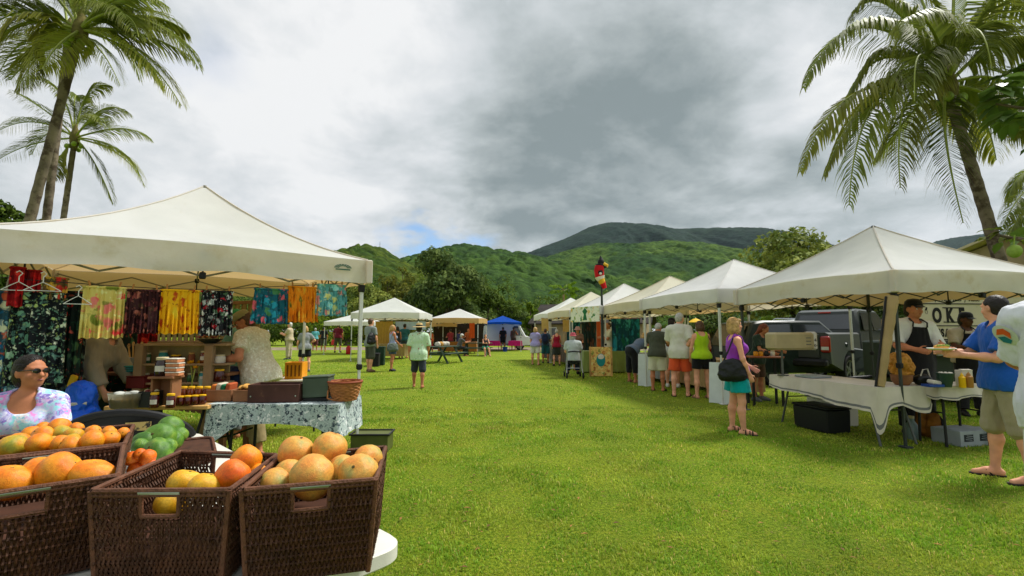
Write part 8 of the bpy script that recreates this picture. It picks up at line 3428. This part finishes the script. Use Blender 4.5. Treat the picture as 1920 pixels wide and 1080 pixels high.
zc = .745
m_crate = M('crate_brown', (76, 46, 38), rough=.6, var=.25, vscale=6, wear=((120, 84, 62), 12, .62, .75))
cr_ = open_crate('dark reddish brown crate on the batik cloth', Vector((-2.30, 4.70, zc)), .10, .47, .26, .17, m_crate)
for x_ in (-.205, .205):
 mb = MB()
 mb.ball((x_, -.134, .06), (.008, .006, .008), 8, 5)
 mb.build('stud', m_handle, cr_)
gb = thing('metal_box', 'green metal box tilted on the batik cloth beside the round basket', 'box', (-1.93, 4.76, zc), .06)
mb = MB()
mb.box((0, 0, .015), (.22, .20, .03), bev=.004)
mb.build('base', m_black_metal, gb)
mb = MB()
mb.box((0, 0, .13), (.245, .20, .19), rot=(0, -.04, .0), bev=.006)
mb.build('body', M('box_green', (74, 88, 70), rough=.5, var=.12), gb)
mb = MB()
mb.box((0, 0, .232), (.255, .21, .016), rot=(0, -.04, 0), bev=.004)
mb.build('lid', MATS['box_green'], gb)
# round wicker bowl
wb = thing('wicker_bowl', 'round tan wicker bowl at the right end of the batik table', 'basket', (-1.66, 4.74, zc), 0)
m_tanw = M('tan_wicker', (172, 112, 62), rough=.7, var=.3, vscale=30)
for j in range(11):
 f = j / 10
 r_ = .105 + .05 * f ** .8
 mb = MB()
 mb.tube([((r_ + .003 * math.sin(i * PI / 2 * 1.0 + j * PI)) * math.cos(2 * PI * i / 40), (r_ + .003 * math.sin(i * PI / 2 + j * PI)) * math.sin(2 * PI * i / 40), .008 + .165 * f) for i in range(41)], .0095, 6, cap=False)
 mb.build('coil', m_tanw, wb)
mb = MB()
mb.tube([(.16 * math.cos(2 * PI * i / 32), .16 * math.sin(2 * PI * i / 32), .182) for i in range(33)], .012, 8, cap=False)
mb.build('rim', M('rim_reddish', (140, 70, 42), rough=.6), wb)
mb = MB()
mb.lathe([(.001, .004), (.10, .004)], n=24, close=False)
mb.build('base', m_tanw, wb)
mb = MB()
mb.tube([(-.155, -.03, .16), (-.13, -.11, .03), (-.05, -.155, .02), (.0, -.15, .05)], .007, 6)
mb.build('handle', m_tanw, wb)
for (lb, c, w_, kd) in (('open brown crate of folded orange cloth beside the rack post', Vector((-2.86, 4.74, zc)), .24, 0), ('open brown crate of bread rolls right of the rack post', Vector((-2.62, 4.72, zc)), .17, 1)):
 cc = open_crate(lb, c, .05, w_, .20, .11, m_plank_dark, th=.012)
 for k in range(4):
  mb = MB()
  if kd:
   mb.ball((-.05 + .034 * k, .01, .125 + .012 * (k % 2)), (.030, .07, .026), 10, 7)
   mb.build('bread_roll', MATS['bread'], cc)
  else:
   mb.box((-.07 + .045 * k, 0, .10), (.040, .15, .12 + .02 * (k % 2)), rot=(0, .12, 0), bev=.008)
   mb.build('folded_item', M('fold_%d' % k, [(196, 112, 50), (200, 190, 170), (30, 110, 70), (170, 80, 40)][k], rough=.8), cc)
# mustard yellow crate on a side table beyond
yc = D(556, 705, 6.9)
folding_table('small side table under the yellow crate', Vector((yc.x - .05, 7.0, 0)), .1, .9, .55, .74, m_plastic_white, m_black_metal, kind='H')
yk = open_crate('mustard yellow plastic crate beyond the checked shirt man', Vector((yc.x - .03, 6.95, .741)), .1, .24, .24, .24, M('crate_yellow', (216, 142, 24), rough=.5), name='plastic_crate')
for k in range(4):
 mb = MB()
 mb.box((-.08 + .054 * k, -.122, .12), (.02, .004, .16))
 mb.build('slot', M('slot_dark', (120, 72, 12), rough=.8), yk, smooth=False)
for q in range(3):
 p = Vector((yc.x - .33 + .07 * q, 6.82 + .04 * (q % 2), .785))
 fruit('lemon', 'yellow', ['leftmost lemon beside the mustard crate', 'middle lemon beside the mustard crate', 'rightmost lemon beside the mustard crate'][q], 'lemons beside the mustard crate', p, .04, (1.2, .9, .9), None, 300 + q)
# olive storage bin at the foot of the stall leg
ob = G(679, 852)
t_ = thing('storage_bin', 'olive green bin with a dark rim at the foot of the stall leg', 'bin', (ob.x + .05, ob.y + .22, 0), .02)
mb = MB()
mb.box((0, 0, .10), (.44, .28, .20), bev=.01)
mb.build('bin_body', M('bin_olive', (84, 92, 40), rough=.6, var=.15), t_)
mb = MB()
for (c, s) in (((0, -.145, .205), (.48, .02, .02)), ((0, .145, .205), (.48, .02, .02)), ((-.23, 0, .205), (.02, .27, .02)), ((.23, 0, .205), (.02, .27, .02))):
 mb.box(c, s, bev=.004)
mb.build('rim', m_black_metal, t_)
# blue bag and red tub behind the seated woman
p = D(138, 768, 4.5)
t_ = thing('carry_bag', 'bulging blue bag with a white band beside the bending shopper', 'bag', (p.x, 4.55, .48))
V, Q = sdf_mesh([{'t': 'c', 'a': (0, 0, .10), 'b': (.02, 0, .36), 'ra': .14, 'rb': .10, 'k': .05}, {'t': 'e', 'c': (.06, 0, .10), 'r': (.14, .12, .11), 'k': .05}], .012, .05)
np_mesh('sack', wrinkle(V, Q, .07, 14, 9, 5), Q, M('bag_blue', (26, 96, 226), rough=.35, var=.2), t_)
mb = MB()
mb.tube([(-.13, -.06, .27), (0, -.135, .27), (.13, -.06, .27)], .016, 6)
mb.build('band', m_paper, t_)
mb = MB()
mb.box((-.06, -.02, .47), (.06, .03, .12), rot=(0, .3, 0), bev=.008)
mb.build('yellow_packet', m_lidy, t_)
t_ = thing('red_tub', 'red box under the bulging blue bag', 'box', (p.x + .02, 4.55, 0))
mb = MB()
mb.box((0, 0, .23), (.34, .30, .46), bev=.01)
mb.build('carcass', M('box_red', (150, 20, 22), rough=.5), t_)
mb = MB()
mb.box((0, 0, .468), (.36, .32, .02), bev=.004)
mb.build('lid', MATS['box_red'], t_)
# a pole lamp block hanging from the front truss
# ---------------------------------------------------------------- goods on the right stall
m_bin = M('bin_black', (20, 22, 22), rough=.45, var=.1)


def bin_box(label, cen, rotz, w, d, h, mat, name='storage_bin', cat='bin'):
 t = thing(name, label, cat, cen, rotz)
 mb = MB()
 mb.box((0, 0, h * .46), (w * .93, d * .93, h * .92), bev=.02, taper=1.03)
 mb.build('bin_body', mat, t)
 mb = MB()
 mb.box((0, 0, h * .95), (w, d, h * .09), bev=.012)
 mb.build('lid', mat, t)
 for q in range(5):
  mb = MB()
  mb.box((w * (-.36 + .18 * q), -d * .475, h * .45), (.02, .02, h * .7))
  mb.build('rib', mat, t)
 return t


c = K1 + RD * 1.12 + PD * .27
bin_box('black plastic storage bin under the long clothed table', c, ang_r, .64, .42, .36, m_bin)
bin_box('white storage bin standing behind the black one under the long table', K1 + RD * 1.45 + PD * .80, ang_r, .6, .4, .42, m_plastic_white)
# beige box on its short pole
p = G(1468, 704, .745)
t_ = thing('box_on_pole', 'beige box with a scuffed rounded end on a short dark pole on the table', 'box', (p.x, p.y, .745), .12)
mb = MB()
mb.tube([(0, 0, 0), (0, 0, .40)], .016, 8)
mb.lathe([(.08, 0), (.08, .012), (.02, .02)], n=16)
mb.build('pole', m_grey_metal, t_)
m_beige = M('beige_metal', (172, 158, 118), rough=.55, var=.1, vscale=5)
mb = MB()
mb.box((.14, 0, .53), (.66, .26, .27), bev=.03)
mb.build('case', m_beige, t_)
mb = MB()
mb.box((.49, 0, .535), (.06, .27, .29), bev=.03)
mb.build('end_cap', M('scuffed_white', (206, 202, 190), rough=.6, wear=((90, 84, 70), 14, .5, .6)), t_)
mb = MB()
mb.tube([(.30, -.135, .62), (.42, -.135, .62), (.42, -.135, .44), (.30, -.135, .44)], .005, 5)
mb.build('vent_frame', m_beige, t_)
for k in range(3):
 mb = MB()
 mb.box((.36, -.134, .48 + .05 * k), (.08, .006, .012))
 mb.build('vent_slot', m_grey_metal, t_)
p = G(1522, 708, .745)
t_ = thing('steel_tray', 'flat grey steel tray lying on the long clothed table', 'tray', (p.x + .05, p.y + .05, .747), ang_r)
mb = MB()
slab(mb, rounded_rect(.34, .36, .03), 0, .030, .006)
mb.build('pan', M('tray_steel', (150, 160, 168), rough=.3, metal=.6), t_)
# rolled side wall leaning at the near corner
t0_, t1_ = D(1672, 556, 5.95), D(1650, 727, 5.90)
t_ = thing('canvas_roll', 'tan rolled canvas side wall leaning beside the nearest tent leg', 'canvas roll', (t1_.x, t1_.y, .745))
v_ = t0_ - Vector((t1_.x, t1_.y, .745))
mb = MB()
n_ = 14
mb.tube([v_ * (k / n_) for k in range(n_ + 1)], [.052 + .030 * k / n_ + .006 * math.sin(k * 2.1) for k in range(n_ + 1)], 16, flat=.85)
mb.build('roll', M('canvas_tan_roll', (166, 142, 98), rough=.9, var=.15, vscale=5, bump=.3, bscale=30), t_)
mb = MB()
mb.tube([v_ * (k / n_) + Vector((-.060 - .02 * k / n_, -.01, 0)) for k in range(n_ + 1)], .014, 6)
mb.build('edge_binding', m_joint, t_)
# paper bag in a wooden bowl
p = Vector((4.98, 6.08, .745))
t_ = thing('wooden_bowl', 'brown wooden bowl at the near end of the long table', 'bowl', p)
mb = MB()
mb.lathe([(.07, 0), (.11, .05), (.115, .13), (.105, .13), (.09, .04), (.001, .03)], n=20, close=False)
mb.build('bowl', m_plank_dark, t_)
t_ = thing('paper_bag', 'crumpled golden brown paper bag standing in the wooden bowl', 'bag', p + Vector((0, 0, .05)))
V, Q = sdf_mesh([{'t': 'c', 'a': (0, 0, .06), 'b': (-.02, 0, .24), 'ra': .07, 'rb': .10, 'k': .04}, {'t': 'e', 'c': (.07, -.02, .16), 'r': (.05, .05, .09), 'k': .03}], .010, .04)
np_mesh('sack', wrinkle(V, Q, .10, 22, 16, 9), Q, M('kraft_paper', (186, 128, 44), rough=.7, var=.25, vscale=8), t_)
# condiments on the short table
for (lb, x, col, w_, h_) in (('yellow mustard squeeze bottle on the short table', 1805, (226, 178, 16), .034, .17), ('brown sauce squeeze bottle right of the mustard', 1818, (160, 112, 50), .040, .18)):
 p = G(x, 727, .752)
 t_ = thing('squeeze_bottle', lb, 'bottle', p, 0, 'condiments on the short table')
 mb = MB()
 mb.lathe([(w_ * .9, 0), (w_, .008), (w_, h_ * .72), (w_ * .5, h_ * .82), (w_ * .5, h_ * .86)], n=16)
 mb.build('flask', M('sauce_' + str(x), col, rough=.35), t_)
 mb = MB()
 mb.lathe([(w_ * .55, h_ * .85), (w_ * .5, h_ * .9), (.006, h_), (.003, h_ * 1.05)], n=12)
 mb.build('nozzle', MATS['sauce_' + str(x)], t_)
p = G(1786, 727, .752)
t_ = thing('serving_bowl', 'dark green bowl with a pale rim on the short table', 'bowl', p + Vector((0, .08, 0)))
mb = MB()
mb.lathe([(.05, 0), (.075, .10), (.09, .17), (.082, .17), (.045, .02), (.001, .015)], n=20, close=False)
mb.build('bowl', M('bowl_green', (40, 66, 54), rough=.4), t_)
for k in range(8):
 mb = MB()
 mb.ball((math.cos(k * .785) * .05, math.sin(k * .785) * .05, .165), (.02, .02, .016), 7, 5)
 mb.build('garnish', m_paper, t_)
p = G(1756, 726, .752)
t_ = thing('napkin_tray', 'blue tray with white napkins on the short table', 'tray', p + Vector((0, .05, 0)))
mb = MB()
slab(mb, rounded_rect(.19, .14, .02), 0, .03, .004)
mb.build('pan', M('tray_blue', (26, 66, 140), rough=.4), t_)
mb = MB()
mb.box((.02, 0, .055), (.12, .09, .05), rot=(.1, .15, .2), bev=.012)
mb.build('napkins', m_paper, t_)
p = G(1830, 727, .752)
t_ = thing('paper_box', 'white paper box behind the sauce bottles', 'box', p + Vector((-.02, .12, 0)))
mb = MB()
mb.box((0, 0, .10), (.13, .10, .20), bev=.004)
mb.build('carton', m_paper, t_)
mb = MB()
mb.box((0, -.03, .205), (.125, .05, .008), rot=(.2, 0, 0))
mb.build('flap', m_paper, t_)
t_ = thing('hand_fan', 'black and white curled handle bag on the table beside the tent leg', 'bag', Vector((5.22, 6.05, .752)))
V, Q = sdf_mesh([{'t': 'e', 'c': (0, 0, .06), 'r': (.10, .07, .07), 'k': .04}], .012)
np_mesh('sack', wrinkle(V, Q, .03, 14, 14, 2), Q, m_bin, t_)
t_.name = 'handbag'
mb = MB()
mb.tube([(-.05, -.03, .10), (-.03, -.05, .19), (.03, -.05, .20), (.07, -.03, .10)], .008, 6)
mb.build('handle', m_paper, t_)
# under the short table
p = G(1724, 828)
t_ = thing('water_jug', 'translucent grey jug standing on the grass under the short table', 'jug', (p.x, p.y + .1, 0))
mb = MB()
mb.lathe([(.055, 0), (.062, .01), (.062, .20), (.03, .25), (.03, .28)], n=16)
mb.build('flask', M('jug_grey', (120, 140, 136), rough=.3), t_)
mb = MB()
mb.lathe([(.033, .28), (.033, .31)], n=12)
mb.build('cap', m_lidw, t_)
for (x, y, s_, lb) in ((1748, 822, .17, 'mustard coloured bag with a black strap under the short table'), (1772, 826, .15, 'mustard and brown bag slumped beside the strapped one')):
 p = G(x, y)
 t_ = thing('cloth_bag', lb, 'bag', (p.x, p.y + .15, 0), .2)
 V, Q = sdf_mesh([{'t': 'c', 'a': (0, 0, s_ * .55), 'b': (.02, 0, s_ * 1.7), 'ra': s_ * .75, 'rb': s_ * .42, 'k': .05}], .013, .05)
 V[:, 2] = np.maximum(V[:, 2], .004)
 np_mesh('sack', wrinkle(V, Q, .05, 9, 9, x), Q, M('bag_mustard', (150, 98, 28), rough=.85, var=.3, vscale=5), t_)
 mb = MB()
 mb.tube([(-.02, -s_ * .8, .02), (.0, -s_ * .82, s_ * .7), (.03, -s_ * .55, s_ * 1.7), (.05, 0, s_ * 2.3)], .014, 6)
 mb.build('strap', m_bin, t_)
p = G(1830, 838)
t_ = thing('carton_box', 'grey white carton with dark printed panels under the short table', 'box', (p.x + .03, p.y + .2, 0), .22)
mb = MB()
mb.box((0, 0, .095), (.56, .34, .19), bev=.004)
mb.build('carton', M('carton_grey', (150, 158, 158), rough=.7), t_)
for x_, w_ in ((-.15, .15), (.11, .16)):
 mb = MB()
 mb.box((x_, -.1715, .105), (w_, .002, .085))
 pn = mb.build('printed_panel', M('carton_print', (34, 40, 42), rough=.7), t_, smooth=False)
 for k in range(3):
  mb = MB()
  mb.box((x_ + .01 * k, -.1735, .085 + .022 * k), (w_ * .7, .001, .006), rot=(0, .12, 0))
  mb.build('print_line', MATS['carton_grey'], pn, smooth=False)
mb = MB()
mb.box((0, -.09, .194), (.54, .15, .004), rot=(.06, 0, 0))
mb.build('flap', MATS['carton_grey'], t_)
# bottles on the small wooden counter
for q, (dx, col, lb) in enumerate(((-.18, (214, 140, 24), 'left amber jar on the small wooden counter'), (-.08, (222, 150, 28), 'second amber jar on the small wooden counter'), (.03, (30, 30, 30), 'black jar on the small wooden counter'), (.15, (208, 204, 184), 'white tub on the small wooden counter'))):
 jar(lb, CNT + Vector((dx, -.06, .946)), .042, .11, M('jar_%d' % q, col, rough=.2), m_lidw if q == 3 else m_joint, 'jars on the small wooden counter', False)
# food on the picnic table, buckets under the blue canopy
for q, (px_, col, lb, Y_) in enumerate(((925, (196, 30, 110), 'magenta cloth table left of the person in black', 35.0), (966, (186, 34, 104), 'magenta cloth table right of the person in black', 35.2))):
 c_ = at_px(px_, Y_)
 folding_table(lb.replace('cloth table', 'topped folding table'), c_, 0, .95, .6, .74, m_plastic_white, m_grey_metal)
 draped(lb.replace('cloth table', 'cloth over the table'), c_, 0, 1.0, .65, .745, lambda k, u: .36, cloth('magenta', col), 60 + q, fold=.02)
for (px_, Y_, w_, mt_, lb_) in ((860, 31.0, 2.4, cloth('food_cover', (150, 96, 40)), 'orange brown cloth on the counter of the tan edged canopy'), (735, 25.2, 1.6, cloth('far_cover', (150, 128, 76)), 'straw coloured cloth hanging at the back of the bright white canopy')):
 c_ = at_px(px_, Y_)
 folding_table('folding table under the ' + lb_.split(' on ')[0].split(' hanging')[0], c_, 0, w_, .7, .76, m_plastic_white, m_grey_metal)
 draped(lb_, c_, 0, w_ + .05, .75, .765, lambda k, u: .62, mt_, 70 + int(px_), fold=.02)
hanging('straw coloured screen at the back of the bright white canopy', 704, 737, 603, 655, 26.0, cloth('straw_screen', (176, 140, 62)), folds=6, amp=.03, name='screen', cat='screen')
hanging('pale blue screen at the right of the bright white canopy', 741, 799, 603, 618, 26.2, cloth('blue_screen', (170, 190, 224)), folds=3, amp=.03, name='screen', cat='screen')
hanging('dark backdrop behind the tan edged canopy', 812, 908, 606, 655, 33.2, cloth('dark_back', (44, 36, 30)), folds=7, amp=.05, name='screen', cat='screen')
hanging('orange cloth hanging in the tan edged canopy', 880, 890, 606, 634, 30.6, cloth('orange_hang', (206, 84, 30)), folds=2, amp=.03)
for q in range(4):
 p = at_px(817 + 6 * q, D(820, 660, 22.4).y + .0) if False else Vector((G(828, 681).x - .18 + .10 * q, G(828, 681).y - .05 + .26 * q, .762))
 t_ = thing('food_bag', ['leftmost crumpled white food bag on the nearer picnic table', 'second crumpled food bag on the nearer picnic table', 'third crumpled food bag on the nearer picnic table', 'rightmost crumpled food bag on the nearer picnic table'][q], 'bag', p, q, 'food bags on the nearer picnic table')
 V, Q = sdf_mesh([{'t': 'e', 'c': (0, 0, .09), 'r': (.13, .10, .11), 'k': .03}], .03)
 V[:, 2] = np.maximum(V[:, 2], 0)
 np_mesh('sack', wrinkle(V, Q, .06, 10, 10, q), Q, m_paper if q != 1 else MATS['bread'], t_)
t_ = thing('plastic_bucket', 'blue bucket on the grass between the magenta tables', 'bucket', at_px(947, 34.0))
mb = MB()
mb.lathe([(.14, 0), (.19, .32), (.20, .34), (.18, .34), (.13, .02)], n=16, close=False)
mb.build('pail', M('bucket_blue', (20, 56, 150), rough=.4), t_)
mb = MB()
mb.tube([(-.19, 0, .32), (0, -.16, .24), (.19, 0, .32)], .012, 5)
mb.build('handle', m_grey_metal, t_)
t_ = thing('gas_cylinder', 'small red gas cylinder under the far white canopy', 'cylinder', at_px(657, 30.0))
mb = MB()
mb.lathe([(.13, 0), (.15, .04), (.15, .42), (.08, .52), (.03, .54)], n=16)
mb.build('tank', M('gas_red', (180, 26, 28), rough=.4), t_)
mb = MB()
mb.lathe([(.06, .54), (.07, .56), (.07, .62)], n=12)
mb.build('valve', m_grey_metal, t_)
for q, (px_, Y_, h_, col, lb) in enumerate(((704, 19.5, .55, (26, 26, 28), 'black equipment case on the grass beside the man in grey'), (714, 20.2, .8, (24, 52, 34), 'dark green bin on the grass right of the black case'))):
 bin_box(lb, at_px(px_, Y_), .1, .5, .4, h_, M('case_%d' % q, col, rough=.6), name='equipment_case' if q == 0 else 'storage_bin', cat='case' if q == 0 else 'bin')


for nm_ in ('tub_plastic',):
 b_ = MATS[nm_].node_tree.nodes['Principled BSDF']
 b_.inputs['Transmission Weight'].default_value = .85
 b_.inputs['IOR'].default_value = 1.2
# ---------------------------------------------------------------- sea haze over the whole valley
hz = MB()
hz.box((0, 1500, 520), (12000, 9000, 1042))
hm_ = bpy.data.materials.new('haze_air')
hm_.use_nodes = True
hn = hm_.node_tree.nodes
hn.clear()
pv = hn.new('ShaderNodeVolumePrincipled')
pv.inputs['Color'].default_value = (.66, .82, .96, 1)
pv.inputs['Density'].default_value = 0.00003
pv.inputs['Anisotropy'].default_value = 0.2
ho_ = hn.new('ShaderNodeOutputMaterial')
hm_.node_tree.links.new(pv.outputs[0], ho_.inputs['Volume'])
tag(hz.build('haze', hm_, smooth=False), kind='stuff')
